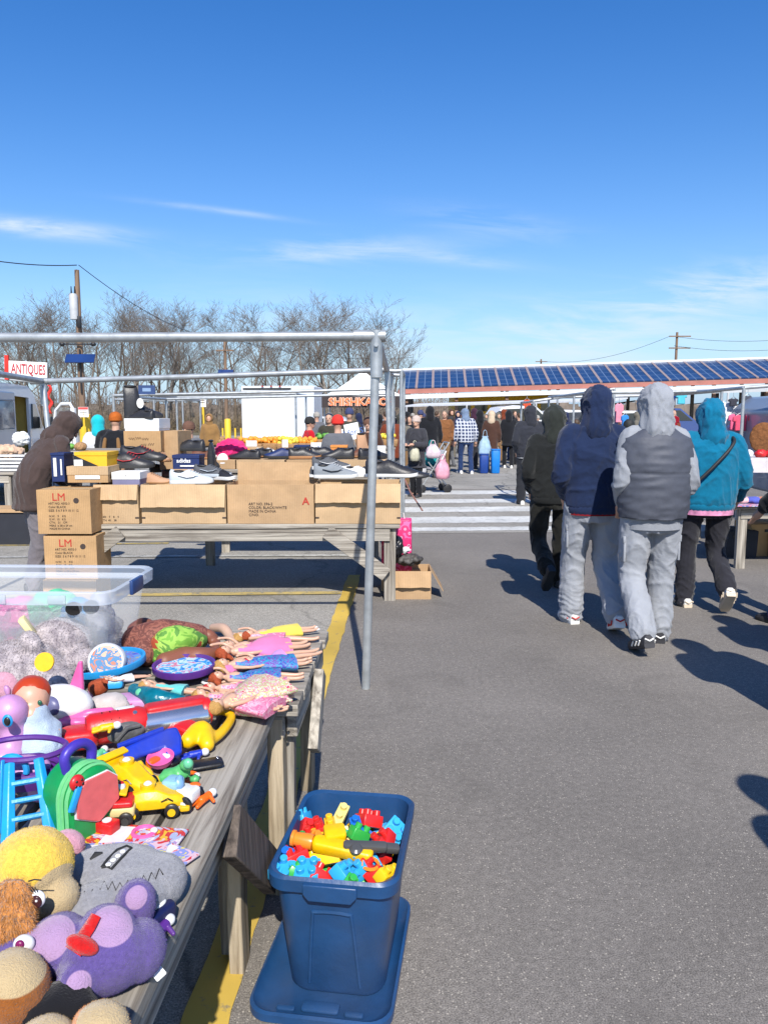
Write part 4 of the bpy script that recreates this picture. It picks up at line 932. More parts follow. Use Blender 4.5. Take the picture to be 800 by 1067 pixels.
# ================================================================== people
SKIN=mat('skin',(.50,.29,.20,1),.55,var=.08,scale=12,spec=.35); SKIN2=mat('skin_dark',(.22,.11,.07,1),.55,var=.08,scale=12)
EYE=mat('eye_dark',(.03,.02,.02,1),.3)
def person(label,loc,rz,H=1.72,top=None,pants=None,shoes=None,hood=None,hat=None,hair=None,build_=1.0,voxel=.014,
           arms='down',stride=0.1,lift=0,lean=0,bend=0,headpitch=0,headyaw=0,baggy=1.0,legbag=1.0,detail=True,skin=None,group=None,coatlen=0,fold=.012,hemcol=None,vest=None,cuff=None,name='person',sole=None,shorthem=0,hoodlean=0,hemdrop=.014):
    """local +y is where the person faces. all sizes for 1.75 m, scaled"""
    k=H/1.75; g=thing(name,label,'person',loc,rz,group); sk=skin or SKIN
    def S(p): return Vector(p)*k
    # joints
    hipz=.93; st=stride
    hips={s:(s*.095*build_,0,hipz) for s in (-1,1)}
    fo={-1:Vector((-.10*build_,st,.0)),1:Vector((.10*build_,-st,0))}
    ank={s:(fo[s].x,fo[s].y,.085) for s in (-1,1)}
    kn={s:(fo[s].x*1.02,(fo[s].y)*.5+.035,.50) for s in (-1,1)}
    toe={s:Vector((fo[s].x+s*.02,fo[s].y+.0,0)) for s in (-1,1)}
    pitch={-1:0,1:0}
    if lift:                                            # rear foot peeling off the ground
        s=1 if lift>0 else -1; l=abs(lift)
        ank[s]=(fo[s].x,-abs(st)-.10*l-.06,.085+.16*l); kn[s]=(fo[s].x,.02+.05*l,.49); pitch[s]=55*l
        ank[-s]=(fo[-s].x,abs(st)*.6,.085); kn[-s]=(fo[-s].x,abs(st)*.35+.03,.50)
    ln_=lean
    def up(p):                                         # torso lean + bend forward about the hips
        x,y,z=p; dz=z-hipz
        if dz<=0: return (x,y,z)
        a=R(bend)*min(1,dz/.35); return (x+ln_*dz, y*math.cos(a)+dz*math.sin(a), hipz+dz*math.cos(a)-y*math.sin(a))
    sh={s:up((s*(.150 if vest else .168)*build_,0,1.415)) for s in (-1,1)}
    if arms=='pocket': el={s:up((s*(.208 if vest else .228)*build_,-.055,1.15)) for s in (-1,1)}; wr={s:up((s*.165*build_,.10,.98)) for s in (-1,1)}
    elif arms=='down': el={s:up((s*.235*build_,-.02,1.14)) for s in (-1,1)}; wr={s:up((s*.245*build_,.04,.90)) for s in (-1,1)}
    elif arms=='front': el={s:up((s*.23*build_,.05,1.15)) for s in (-1,1)}; wr={s:up((s*.10,.30,1.15)) for s in (-1,1)}
    elif arms=='reach': el={s:up((s*.22,.12,1.20)) for s in (-1,1)}; wr={s:up((s*.14,.34,1.02)) for s in (-1,1)}
    elif arms=='hang': el={s:up((s*.235*build_,-.03,1.13)) for s in (-1,1)}; wr={s:up((s*.245*build_,.12,.95)) for s in (-1,1)}
    nk=Vector(up((0,-.005,1.50))); hd=Vector(up((0,.02+.06*math.sin(R(headpitch)),1.635-.02*abs(math.sin(R(headpitch))))))
    hr=Euler((R(-headpitch-bend*.6),0,R(headyaw))).to_matrix()
    # --- body: one continuous figure
    b=M()
    for s in (-1,1):
        b.chain([S(hips[s]),S(kn[s]),S(ank[s])],[.085*k,.055*k,.038*k],10,sub=3)
        b.cap(S(ank[s]),S((ank[s][0],ank[s][1]+.12,max(.03,ank[s][2]-.05))),.036*k,.028*k)
        b.chain([S(sh[s]),S(el[s]),S(wr[s])],[.05*k,.04*k,.027*k],10,sub=3)
        w0=Vector(wr[s]); d=(w0-Vector(el[s])).normalized(); side=d.cross(Vector((0,0,1))); side=side.normalized() if side.length>.1 else Vector((0,1,0))
        if detail:
            pc=w0+d*.05; b.chain([S(w0),S(pc),S(pc+d*.035)],[.026*k,.036*k,.034*k],8,sub=2)
            for q in range(4):
                o=side*((q-1.5)*.019); f0=pc+d*.045+o; f1=f0+d*(.035 if q in(1,2) else .028)+Vector((0,.008,-.006)); f2=f1+d*.022+Vector((0,.014,-.016))
                b.cap(S(pc+o),S(f0),.011*k,.010*k,n=6); b.cap(S(f0),S(f1),.0095*k,.009*k,n=6); b.cap(S(f1),S(f2),.009*k,.008*k,n=6)
            th=pc-side*.03*1; b.cap(S(pc-d*.02),S(th+d*.01),.013*k,.011*k,n=6); b.cap(S(th+d*.01),S(th+d*.04+Vector((0,.01,0))),.011*k,.009*k,n=6)
        else: b.cap(S(w0),S(w0+d*.09),.03*k,.02*k,n=6)
    secs=[(hipz-.06,.15,.10),(hipz,.165,.11),(1.08,.145,.10),(1.25,.165,.115),(1.38,.17,.105),(1.45,.11,.075)]
    b.loft([[S(up((math.cos(a)*rx*build_,math.sin(a)*ry,z))) for a in [2*PI*j/16 for j in range(16)]] for z,rx,ry in secs])
    b.cap(S(up((0,0,1.42))),S(hd-Vector((0,.01,.05))),.065*k,.055*k)
    b.ell(S(hd),(.076*k,.095*k,.112*k),hr); b.ell(S(hd+hr@Vector((0,.035,-.055))),(.055*k,.055*k,.058*k),hr)
    if detail:
        b.cap(S(hd+hr@Vector((0,.09,.012))),S(hd+hr@Vector((0,.112,-.022))),.010*k,.015*k,n=6)
        b.ell(S(hd+hr@Vector((0,.088,-.058))),(.024*k,.010*k,.007*k),hr)
        for s in (-1,1): b.ell(S(hd+hr@Vector((s*.076,-.01,-.005))),(.012*k,.02*k,.03*k),hr)
    organic(b,'body',sk,g,voxel=max(.007*k if detail else .018,.006) if detail else .02,smooth=3)
    if detail and not (hood and abs(headyaw)<10 and False):
        for s in (-1,1): M().ell(S(hd+hr@Vector((s*.032,.086,.012))),(.013*k,.008*k,.008*k),hr,n=8,k=6).build('eye',EYE,g)
    # --- trousers
    b=M(); lb=legbag
    for s in (-1,1):
        az=Vector(ank[s]); kz=Vector(kn[s]); hz=Vector(hips[s]); cf=az+(kz-az).normalized()*(-.028 if not pitch[s] else .03)
        pts=[hz+Vector((0,0,.02)),hz*.55+kz*.45,kz,kz*.5+az*.5,az*.8+kz*.2,cf]
        b.chain([S(p) for p in pts],[.090*k*(.6+.4*lb)*build_,.086*k*lb,.072*k*lb,.069*k*lb,.071*k*lb,.068*k*lb],14,sub=5,wob=.012,seed=s*3+H*9)
    secs=[(hipz-.14,.14,.11),(hipz-.05,.160,.126),(hipz+.04,.150,.112),(hipz+.11,.135,.10)]
    b.loft([[S(up((math.cos(a)*rx*build_*(.7+.3*lb),math.sin(a)*ry*(.75+.25*lb)-.01,z))) for a in [2*PI*j/18 for j in range(18)]] for z,rx,ry in secs])
    tr=organic(b,'trousers',pants,g,voxel=voxel*.8,smooth=3,disp=0 if detail else fold*k,dsize=.09)
    if detail: crease(tr,.010*k,(7,7,3.6),H*7,zlow=.42)
    # --- top
    hem=.86-coatlen-shorthem; bg_=baggy
    b=M()
    zs=[(hem,.160+.30*coatlen,.125+.30*coatlen),(hem+.02,.166+.28*coatlen,.130+.28*coatlen),(hem+.06,.180,.142),(1.02,.184,.146),(1.15,.180,.142),(1.28,.184,.140),(1.38,.176,.120),(1.44,.135,.098),(1.49,.095,.085)]
    b.loft([[S(up((math.cos(a)*rx*build_*(.6+.4*bg_ if z<1.4 else 1)*(1+.02*math.sin(z*30+a*3)),math.sin(a)*ry*(.6+.4*bg_)-.01,z))) for a in [2*PI*j/24 for j in range(24)]] for z,rx,ry in zs])
    for s in (-1,1):
        b.chain([S(up((s*.10,0,1.44))),S(sh[s]),S(el[s]),S(Vector(el[s])*.35+Vector(wr[s])*.65),S(wr[s])],[.052*k,.068*k*(.5+.5*bg_),.057*k*bg_,.053*k*bg_,.043*k*bg_],14,sub=5,wob=.012,seed=s+H*5)
    if hood: 
        b.chain([S(up((-.105,-.0,1.44))),S(up((-.075,-.06,1.46))),S(up((0,-.085,1.455))),S(up((.075,-.06,1.46))),S(up((.105,0,1.44)))],[.032*k,.036*k,.038*k,.036*k,.032*k],10,sub=4)
    parts_top=organic(b,'vest' if False else ('jacket' if coatlen else 'sweatshirt'),top,g,voxel=voxel*.8 if detail else voxel,smooth=3,disp=0 if detail else fold*k,dsize=.13)
    if detail: crease(parts_top,.012*k,(6,6,4.2),H*3)
    if hood:
        b=M(); hc=hd+Vector((hoodlean,-.012,.012))
        b.ell(S(hc),(.114*k,.130*k,.132*k),hr,n=20,k=14); b.ell(S(hc+Vector((0,-.035,-.07))),(.104*k,.10*k,.11*k),hr); b.cap(S(hc+Vector((0,-.03,-.08))),S(up((0,-.03,1.46))),.104*k,.118*k)
        b.cap(S(hc+Vector((0,-.03,.07))),S(hc+Vector((hoodlean*.5,-.075,.035))),.06*k,.045*k)
        
        ho=organic(b,'hood',hood,g,voxel=min(voxel,.014),smooth=3,disp=.004*k,dsize=.07)
        if detail: crease(ho,.014*k,(11,11,6),H,fine=.5)
        # hollow the face side: push front vertices inward
        me=ho.data; ctr=S(hc); fw=hr@Vector((0,1,0))
        for v_ in me.vertices:
            r=(v_.co-ctr); q=r.normalized().dot(fw)
            if q>.78: v_.co-=fw*min(.10*k,(q-.78)*.62*k)
    if hat:
        b=M(); b.ell(S(hd+hr@Vector((0,-.008,.045))),(.098*k,.112*k,.098*k),hr); hb=organic(b,'beanie',hat,g,voxel=.012,smooth=2,disp=.008,dsize=.03)
        M().lathe([(.088*k,-.03*k),(.100*k,-.025*k),(.100*k,.012*k),(.09*k,.02*k)],S(hd+hr@Vector((0,-.005,.03))),20,Matrix(hr),sy=1.12).build('hat_cuff',hat,g)
    elif not hood:
        b=M(); b.ell(S(hd+hr@Vector((0,-.022,.028))),(.088*k,.098*k,.102*k),hr); 
        organic(b,'hair',hair or mat('hair_brown',(.06,.035,.02,1),.6),g,voxel=.014,smooth=1,disp=.012,dsize=.03)
    if detail and not coatlen:                         # ribbed waistband that gathers the cloth
        b=M(); nn=72; b.loft([[S(up((math.cos(a)*(rx+.0016*(-1)**j)*build_*(.6+.4*bg_),math.sin(a)*(ry+.0016*(-1)**j)*(.6+.4*bg_)-.01,z))) for j,a in enumerate([2*PI*q/nn for q in range(nn)])] for z,rx,ry in ((hem-.012,.160,.124),(hem+.0,.170,.133),(hem+.035,.176,.138),(hem+.05,.172,.134))]); b.build('ribbed_waistband',top,g)
    if hemcol:                                          # shirt tail below the hem
        zs=[(hem-(.045 if vest else hemdrop),.168,.130),(hem+.04,.172,.135)]
        b=M(); b.loft([[S(up((math.cos(a)*rx*build_*(.62+.38*bg_)*(1+.01*math.sin(a*7)),math.sin(a)*ry*(.62+.38*bg_)-.01,z))) for a in [2*PI*j/30 for j in range(30)]] for z,rx,ry in zs]); b.build('shirt_hem',hemcol,g)
    if vest:
        b=M(); zs=[(hem+.03,.196,.158),(hem+.10,.208,.168),(1.05,.212,.172),(1.15,.212,.170),(1.26,.220,.166),(1.36,.222,.150),(1.42,.198,.130),(1.455,.140,.110),(1.49,.10,.10)]
        rings=[]; nz=60
        for i in range(nz+1):
            z=zs[0][0]+(zs[-1][0]-zs[0][0])*i/nz
            for (za,ra,ya),(zb,rb_,yb) in zip(zs,zs[1:]):
                if z<=zb+1e-6: t=(z-za)/(zb-za); rx=ra+(rb_-ra)*t; ry=ya+(yb-ya)*t; break
            q=((z-hem)/.165)%1.0; puff=1+.040*(math.sin(PI*q)**.22)-.034
            r_=[]
            for j in range(40):
                a=2*PI*j/40; wr_=.007*(1-abs(mnoise.noise(Vector((math.cos(a)*4,math.sin(a)*4+z*3,z*16+math.cos(a)*6))))*3)
                r_.append(S(up((math.cos(a)*(rx*build_*(.62+.38*bg_)*puff+wr_),math.sin(a)*(ry*(.62+.38*bg_)*puff+wr_)-.01,z))))
            rings.append(r_)
        b.loft(rings); b.build('quilted_vest',vest,g,smooth=80)
    for s in (-1,1):
        a0=Vector(ank[s]); ft=thing_empty=None
        b=M(); pr=[(-.085,.035,.0),(-.05,.042,.0),(.02,.040,0),(.09,.050,0),(.15,.046,.0),(.185,.028,.004)]
        rot=Matrix.Rotation(R(-pitch[s]),3,'X'); yaw=Matrix.Rotation(R(-s*7),3,'Z'); org=Vector((a0.x,a0.y,a0.z-.085))
        if pitch[s]: org=a0
        off=Vector((0,0,-.085)) if pitch[s] else Vector((0,0,0))
        def W_(p): return S(org+yaw@(rot@(Vector(p)+off)))
        rings=[[W_((x_*w_,y,z_)) for x_,z_ in ((-1,.034),(-1.04,.017),(-.9,.001),(.9,.001),(1.04,.017),(1,.034))] for y,w_,u_ in pr]
        sho=M().loft(rings).build('shoe',shoes[0],g,smooth=60) if False else None
        b.loft([[W_((x_*w_*.97,y,zz)) for x_,zz in ((-1,.03),(-.9,.03+hh*.6),(-.45,.03+hh),(.45,.03+hh),(.9,.03+hh*.6),(1,.03))] for (y,w_,u_),hh in zip(pr,(.05,.065,.07,.05,.035,.012))])
        sho=b.build('shoe',shoes[0],g,smooth=60); M().loft(rings).build('sole',shoes[1],sho,smooth=60)
        if len(shoes)>2 and shoes[2]:
            b=M(); 
            for q in range(3): b.tube([W_((-.052,-.06+q*.05,.05)),W_((-.052,-.03+q*.05,.022))],.006,5); b.tube([W_((.052,-.06+q*.05,.05)),W_((.052,-.03+q*.05,.022))],.006,5)
            b.tube([W_((-.03,-.088,.06)),W_((0,-.092,.045)),W_((.03,-.088,.06))],.006,5)
            b.build('shoe_trim',shoes[2],sho)
    return g,dict(S=S,up=up,hd=hd,hem=hem,k=k,hips=hips,kn=kn,el=el,wr=wr)
def GP(x,y): 
    p=PZ(x,y,0); return (p.x,p.y,0)
# --- the four hooded walkers
CN=cloth('navy_fleece',36,52,88,.60); CG=cloth('grey_marl',176,180,188,.60,var=.08); CGP=cloth('grey_sweatpant',182,186,194,.62,var=.07); CV=mat('vest_slate',C(92,96,108,.62),.6,var=.06,scale=30,bump=.15,bscale=40,spec=.3); CT=cloth('teal_fleece',8,120,158,.70); CBK=cloth('charcoal_pant',50,50,58,.7); CDK=cloth('black_olive',36,38,38,.7); CDP=cloth('dark_camo',34,34,30,.8,var=.45)
SHW=mat('trainer_white',(.70,.69,.66,1),.6); SHR=mat('trainer_red',(.45,.03,.03,1),.6); SHK=mat('trainer_black',(.03,.03,.035,1),.6); SHB=mat('trainer_sand',(.60,.50,.38,1),.7,var=.1)
p1=person('hooded man in charcoal jacket and dark camo trousers, foot kicked back',GP(573,614),3,H=1.61,top=CDK,hood=cloth('olive_hood',48,52,48,.75),pants=CDP,shoes=(SHK,SB),arms='pocket',stride=.15,lift=-1.0,baggy=1.22,legbag=1.15,build_=1.12,voxel=.013,group='hooded friends walking away up the lane')
p2=person('person in navy hoodie, pale grey sweatpants and red and white trainers, walking away',GP(614,652),2,H=1.73,top=CN,hood=CN,pants=CGP,shoes=(SHW,SHW,SHR),arms='pocket',stride=.18,lift=.35,baggy=1.2,legbag=1.28,build_=1.12,voxel=.012,lean=-.02,hoodlean=.02,hemcol=cloth('red_shirt',150,20,30,.7),group='hooded friends walking away up the lane',fold=.014)
p3=person('tall person in grey hood, slate quilted vest and pale cargo sweatpants',GP(673,672),-1,H=1.725,top=CG,hood=CG,pants=CGP,shoes=(SHK,SHK,SHW),arms='pocket',stride=.16,lift=-.35,baggy=1.10,legbag=1.25,build_=1.08,voxel=.012,vest=CV,hemcol=CG,group='hooded friends walking away up the lane',fold=.014)
p4=person('woman in teal hooded sweatshirt with black crossbody strap, charcoal trousers, sole showing',GP(730,634),-4,H=1.65,top=CT,hood=CT,pants=CBK,shoes=(SHW,SHB,SHB),arms='hang',stride=.13,lift=.75,baggy=1.26,legbag=1.12,build_=1.18,voxel=.012,lean=.03,hoodlean=-.02,hemdrop=.042,hemcol=cloth('tie_dye_pink',225,150,190,.8,var=.5),group='hooded friends walking away up the lane',fold=.016)
# cargo pockets and waist details
def pocket(pp,s,mt,dz=-.0):
    g,d=pp; S=d['S']; kn=Vector(d['kn'][s]); hp=Vector(d['hips'][s]); c=kn*.60+hp*.40
    ang=0
    M().rbox(S((c.x+s*.072*1.12,c.y-.015,c.z+dz)),(.016,.12,.15),.006).build('cargo_pocket',mt,g,bevel=.002); M().rbox(S((c.x+s*.076*1.12,c.y-.015,c.z+.075+dz)),(.018,.125,.045),.006).build('pocket_flap',mt,g)
for s in (-1,1): pocket(p3,s,CGP); pocket(p2,s,CGP)
g,d=p3; S=d['S']
M().lathe([(.098*d['k'],0),(.106*d['k'],.012),(.100*d['k'],.03)],S(d['up']((0,-.012,1.485))),28).build('collar_piping',SHW,g)
g,d=p4; S=d['S']; up=d['up']
pts=[(.150,-.02,1.465),(.135,-.125,1.43),(.08,-.178,1.36),(0,-.200,1.27),(-.08,-.205,1.18),(-.17,-.185,1.08),(-.235,-.10,1.0),(-.25,.0,.96)]
b=M(); P=[S(up((x*1.02,y*1.02,z))) for x,y,z in pts]; b.chain(P,[.013]*len(P),10,sub=4); b.v=[v for v in b.v]; st_=b.build('bag_strap',mat('strap_black',(.02,.02,.022,1),.6),g)
# unseen passers-by whose shadows fall into the picture
person('unseen passer-by standing just outside the frame casting the lowest shadow',(1.79,1.30,0),10,H=1.74,top=CDK,hood=CDK,pants=CBK,shoes=(SHK,SB),arms='pocket',voxel=.03,detail=False,baggy=1.2,fold=0)
person('unseen passer-by outside the frame casting the broad right shadow',(2.26,3.35,0),10,H=1.72,top=CN,hood=CN,pants=CBK,shoes=(SHK,SB),arms='pocket',voxel=.03,detail=False,baggy=1.2,fold=0)
person('second unseen passer-by outside the frame behind the teal woman shadow',(2.80,4.05,0),10,H=1.66,top=CT,hood=CT,pants=CBK,shoes=(SHK,SB),arms='pocket',voxel=.03,detail=False,baggy=1.25,fold=0)
# cut-off shopper at the right edge
p5=person('shopper in black jacket and purple leggings cut by the right picture edge, hand lowered',(3.03,5.55,0),20,H=1.60,top=cloth('black_jacket',28,30,34,.8),hair=None,pants=cloth('purple_legging',88,50,110,.7),shoes=(SHK,SB),arms='hang',stride=.05,baggy=1.15,voxel=.013,build_=1.05)
# --- man in the brown coat, bent over the goods
BRW=cloth('brown_parka',92,76,72,.55); GT=cloth('grey_trouser',140,134,140,.55)
p6=person('man in brown hooded parka and grey trousers bending over shoes, left end of the stall',(-3.10,6.75,0),-48,H=1.66,top=BRW,hood=BRW,pants=GT,shoes=(SHK,SB),arms='reach',bend=27,headpitch=32,stride=.07,baggy=1.22,legbag=1.12,build_=1.12,coatlen=.10,voxel=.014)
# --- beanie vendor seen from behind + people around the far stalls
TBY=mat('beanie_rust',C(190,98,28,.7),.9,var=.2,bump=.5,bscale=120)
def far(label,x,yh,Y,H,rz,topc,pantc,**k):
    q=PY(x,yh,Y); 
    kw=dict(arms='down',stride=.07,baggy=1.15,voxel=.03,detail=False,fold=.02,shoes=(SHK,SB),group='shoppers in the crowd around the far stalls'); kw.update(k)
    return person(label,(q.x,Y,0),rz,H=H,top=topc,pants=pantc,**kw)
cc=cloth
blk=cc('coat_black',30,31,36,.8); jean=cc('jeans',44,66,110,.7); kh=cc('khaki',150,118,84,.65); olv=cc('olive_coat',70,68,58,.7); grc=cc('grey_coat',120,122,128,.6); redc=cc('red_coat',190,26,40,.8); brc=cc('brown_coat',84,58,48,.7); whc=cc('white_coat',215,215,215,.8)
g,d=far('stallholder in rust beanie and black and tan jacket seen from behind',120,434,10.6,1.57,-4,blk,blk,hat=TBY,arms='front',detail=True,voxel=.018,build_=1.3,group=None)
S=d['S']; up=d['up']; b=M()
for s in (-1,1): b.chain([S(up((s*.10,-.168,1.36))),S(up((s*.115,-.185,1.22))),S(up((s*.12,-.175,1.05)))],[.022,.03,.03],8)
b.build('tan_panels',cc('tan_panel',150,112,70,.7),g)
far('woman with cyan headscarf mostly hidden by the rust beanie',102,440,11.4,1.53,20,whc,blk,hood=cc('cyan_scarf',30,190,200,.8))
far('seated-height vendor in brown cap and grey jacket by the shoe stacks',197,440,10.4,1.45,160,grc,blk,hair=None,hat=mat('cap_brown',(.12,.06,.04,1),.9),detail=True,voxel=.02)
far('person in tan parka standing under the small white signpost',218,432,19.0,1.56,180,cc('tan_parka',170,130,80,.6),blk,hood=cc('tan_parka',170,130,80,.6))
g,_=far('girl in red and white coat and black hat beside the trailer',322,434,13.5,1.50,-70,redc,whc,hat=mat('hat_black',(.02,.02,.02,1),.9),detail=True,voxel=.02,arms='front')
far('man in dark olive jacket with red scarf by the trailer',343,430,14.5,1.58,170,olv,blk,detail=True,voxel=.02,hair=mat('hair_grey',(.2,.19,.18,1),.8))
far('shopper in grey hoodie wearing a bright red hat',352,432,10.5,1.53,20,grc,jean,hat=mat('hat_red',(.72,.03,.02,1),.85,bump=.4,bscale=90),arms='front')
far('brown-capped person behind the white price board',384,434,12.0,1.50,170,brc,blk,detail=True,voxel=.02,hat=mat('cap_brown',(.12,.06,.04,1),.9))
far('person in dusty olive coat at the kebab tent edge',417,431,18,1.56,30,olv,blk,hood=olv)
far('elderly woman in beige beanie and dark coat holding a shopping bag',434,433,14.5,1.52,150,cc('char_coat',66,66,72,.7),blk,hat=mat('hat_beige',(.48,.38,.33,1),.9,bump=.5,bscale=90),arms='front',coatlen=.22,detail=True,voxel=.02)
far('shopper in glossy black puffer jacket with raised hood',448,424,19,1.74,10,blk,blk,hood=blk,coatlen=.1,build_=1.1,fold=.04)
far('man in tan and grey jacket and khaki trousers facing the camera',463,429,21,1.66,175,cc('tan_jacket',150,100,62,.65),kh,detail=True,voxel=.02,hair=mat('cap_olive',(.15,.12,.09,1),.9),build_=1.1)
PL=bpy.data.materials.new('plaid'); PL.use_nodes=True
_n=PL.node_tree.nodes;_l=PL.node_tree.links;_b=_n['Principled BSDF'];_b.inputs['Roughness'].default_value=.9
_t=_n.new('ShaderNodeTexCoord');_c=_n.new('ShaderNodeTexBrick');_l.new(_t.outputs['Object'],_c.inputs['Vector']);_c.offset=0;_c.inputs['Color1'].default_value=(.03,.045,.10,1);_c.inputs['Color2'].default_value=(.04,.055,.12,1);_c.inputs['Mortar'].default_value=(.5,.52,.56,1);_c.inputs['Scale'].default_value=1;_c.inputs['Brick Width'].default_value=.085;_c.inputs['Row Height'].default_value=.085;_c.inputs['Mortar Size'].default_value=.013
_m=_n.new('ShaderNodeMapping');_m.inputs['Rotation'].default_value=(R(90),0,0);_l.new(_t.outputs['Object'],_m.inputs[0]);_l.new(_m.outputs[0],_c.inputs['Vector']);_l.new(_c.outputs['Color'],_b.inputs['Base Color'])
g,d=far('man in navy and white plaid shirt and blue jeans, feet apart, alone on the pavement',486,430,20.3,1.70,15,PL,jean,hood=cc('bluegrey_hood',130,150,178,.65),detail=True,voxel=.022,build_=1.2,stride=.10,shoes=(SHW,SHW),bend=8,group=None)
far('dark hooded shopper right behind the plaid man',500,431,22,1.66,20,blk,cc('char_pant',60,60,66,.7),hood=blk)
far('person in long brown coat with beige fur hood, blue bin at the feet',512,431,21,1.64,-10,brc,blk,hood=mat('fur_beige',(.52,.40,.28,1),.95,bump=.8,bscale=80),coatlen=.25)
far('person in black coat and bright white shoes',530,430,22.5,1.66,0,blk,blk,hood=blk,coatlen=.18,shoes=(SHW,SHW))
far('black-coated shopper half hidden at the crowd centre right',541,434,24,1.60,60,blk,blk,hair=None)
g,d=far('broad hooded man in dark grey jacket with white shirt tail, just ahead of the walkers',553,423,13.2,1.68,10,cc('dark_grey_hood',52,54,62,.75),cc('soft_black',44,46,52,.75),hood=cc('dark_grey_hood',52,54,62,.75),build_=1.25,baggy=1.25,legbag=1.2,voxel=.02,arms='pocket',detail=True,hemcol=whc,group=None,shoes=(SHW,SHW))
far('person in mustard tan jacket glimpsed between the navy and grey hoods',655,436,11.0,1.48,10,cc('mustard',176,120,50,.7),blk,hair=mat('hair_black',(.02,.02,.02,1),.7))
far('red-jacketed shopper glimpsed left of the navy hood',600,446,16,1.45,30,cc('maroon',110,20,36,.8),blk,hair=None)
rc=random.Random(21)
cols=[blk,olv,grc,brc,cc('navy_coat',36,44,74,.8),cc('plum',70,40,60,.7),cc('stone',130,124,112,.6),cc('rust_coat',130,62,38,.7)]
nm=['black','olive','grey','brown','navy','plum','stone-coloured','rust']
hm=[('hood',None),('beanie','hat'),('bare head',None)]
bgp=[(424,26,.5),(441,28,.2),(455,30,.7),(470,27,1),(478,31,.3),(492,29,.8),(506,32,.1),(520,30,.6),(536,31,.9),(547,28,.4),(430,34,.3),(402,22,.5),(374,24,.2),(410,30,.8),(571,25,.6)]
wh=['beside the tent leg','behind the beige beanie','behind the black puffer','behind the khaki man','left behind the plaid man','right behind the plaid shirt','behind the fur hood','between the fur hood and white shoes','behind the black coat with white shoes','beside the broad dark grey hood','deep under the shed','under the kebab banner','behind the price board','by the bunched frame poles','behind the darkest walker']
for i,((x,Y,t),w_) in enumerate(zip(bgp,wh)):
    c_=cols[i%8]; hd_=i%3
    far('distant shopper in %s coat %s'%(nm[i%8],w_),x,430,Y,1.55+.17*t,rc.choice((0,20,170,200,60,-70)),c_,cols[(i+3)%8] if i%2 else blk,hood=c_ if hd_==0 else None,hat=mat('beanie_%d'%(i%4),((.3,.05,.04,1),(.04,.05,.12,1),(.3,.28,.25,1),(.03,.03,.03,1))[i%4],.9) if hd_==1 else None,voxel=.04,coatlen=.1)

more=[(427,21,'facing',0),(438,23,'back',1),(456,24,'back',2),(470,23,'side',3),(477,27,'facing',4),(494,24,'back',5),(519,25,'facing',6),(525,28,'side',7),(534,26,'back',0),(545,25,'back',1),(560,30,'facing',2),(500,36,'side',3),(515,38,'back',4),(446,38,'facing',5),(420,16.5,'facing',6),
      (408,15.5,'back',7),(394,17,'side',0),(364,16,'facing',1),(330,20,'back',2),(648,19,'facing',3),(630,22,'back',5),(664,24,'side',6),(700,17,'facing',7),(755,15,'back',1),(590,26,'back',4)]
wm=['one pace behind the elderly woman','behind the elderly woman shoulder','left of the khaki trousered man','right of the khaki trousered man','over the plaid shoulder','under the shed beyond the plaid shirt','right of the fur hood','far right of the fur hood','behind the white shoes','right of the white shoes','beyond the broad hooded man','deepest under the shed centre','far out in the rear lot','far beyond the puffer jacket','next to the frame pole bundle','between the pole bundle and fruit','behind the fruit crates','behind the tilted price board','beside the trailer end','between the navy and grey hoods, deeper','far left between the hoods','behind the grey hood','by the bicycles','behind the teal hood','behind the dark walker']
for (x,Y,fc,ci),w_ in zip(more,wm):
    c_=cols[ci]; rz_={'facing':rc.choice((160,180,200)),'back':rc.choice((-15,0,20)),'side':rc.choice((80,-80,60))}[fc]
    hk=rc.random()
    far('%s-coated shopper %s'%(nm[ci],w_),x,430,Y,1.48+rc.random()*.26,rz_,c_,(jean,blk,kh,grc)[ci%4],hood=c_ if hk<.35 else None,hat=mat('beanie_%d'%(ci%4),(.3,.05,.04,1),.9) if hk>.7 else None,voxel=.04,coatlen=.12*(ci%2),arms=rc.choice(('down','front','pocket')),stride=rc.uniform(.03,.16))
# ================================================================== blue storage tote, lid, bricks
TOTE=mat('tote_blue',(.010,.052,.150,1),.40,var=.16,scale=9,bump=.12,bscale=45,spec=.5,dirt=.22)
def rr(hx,hy,r,z,n=6):
    out=[]
    for q,(sx,sy) in enumerate(((1,1),(-1,1),(-1,-1),(1,-1))):
        for i in range(n+1):
            a=q*PI/2+i*PI/2/n; out.append(Vector((sx*(hx-r)+r*math.cos(a),sy*(hy-r)+r*math.sin(a),z)))
    return out
BA=-8
tl_=thing('storage_cover','blue plastic tote lid lying on the asphalt under the tote','lid',(-.135,2.03,.004),BA)
b=M(); b.loft([rr(.185,.262,.06,0),rr(.190,.268,.062,.004),rr(.190,.268,.062,.024),rr(.183,.26,.06,.028),rr(.178,.255,.058,.020),rr(.160,.235,.05,.010),rr(.10,.16,.04,.012)],0,True); b.build('lid_shell',TOTE,tl_,smooth=35)
b=M(); b.rbox((0,-.215,.016),(.10,.035,.012),.008); b.build('lid_latch',TOTE,tl_)
for x in (-.09,.09): M().rbox((x,-.225,.014),(.05,.018,.010),.006).build('lid_rib',TOTE,tl_)
tt=thing('storage_tote','deep blue plastic tote packed with toy bricks, standing on its lid','tote',(-.105,2.045,.020),BA)
hb=.365
b=M(); outs=[(.125,.178,0),(.130,.184,.012),(.150,.212,.25),(.157,.219,.315),(.172,.234,.317),(.174,.236,.350),(.168,.230,.358),(.158,.220,.352),(.152,.213,.31),(.127,.180,.02)]
b.loft([rr(a,c,.055,z,8) for a,c,z in outs],0,True); b.build('tote_shell',TOTE,tt,smooth=32)
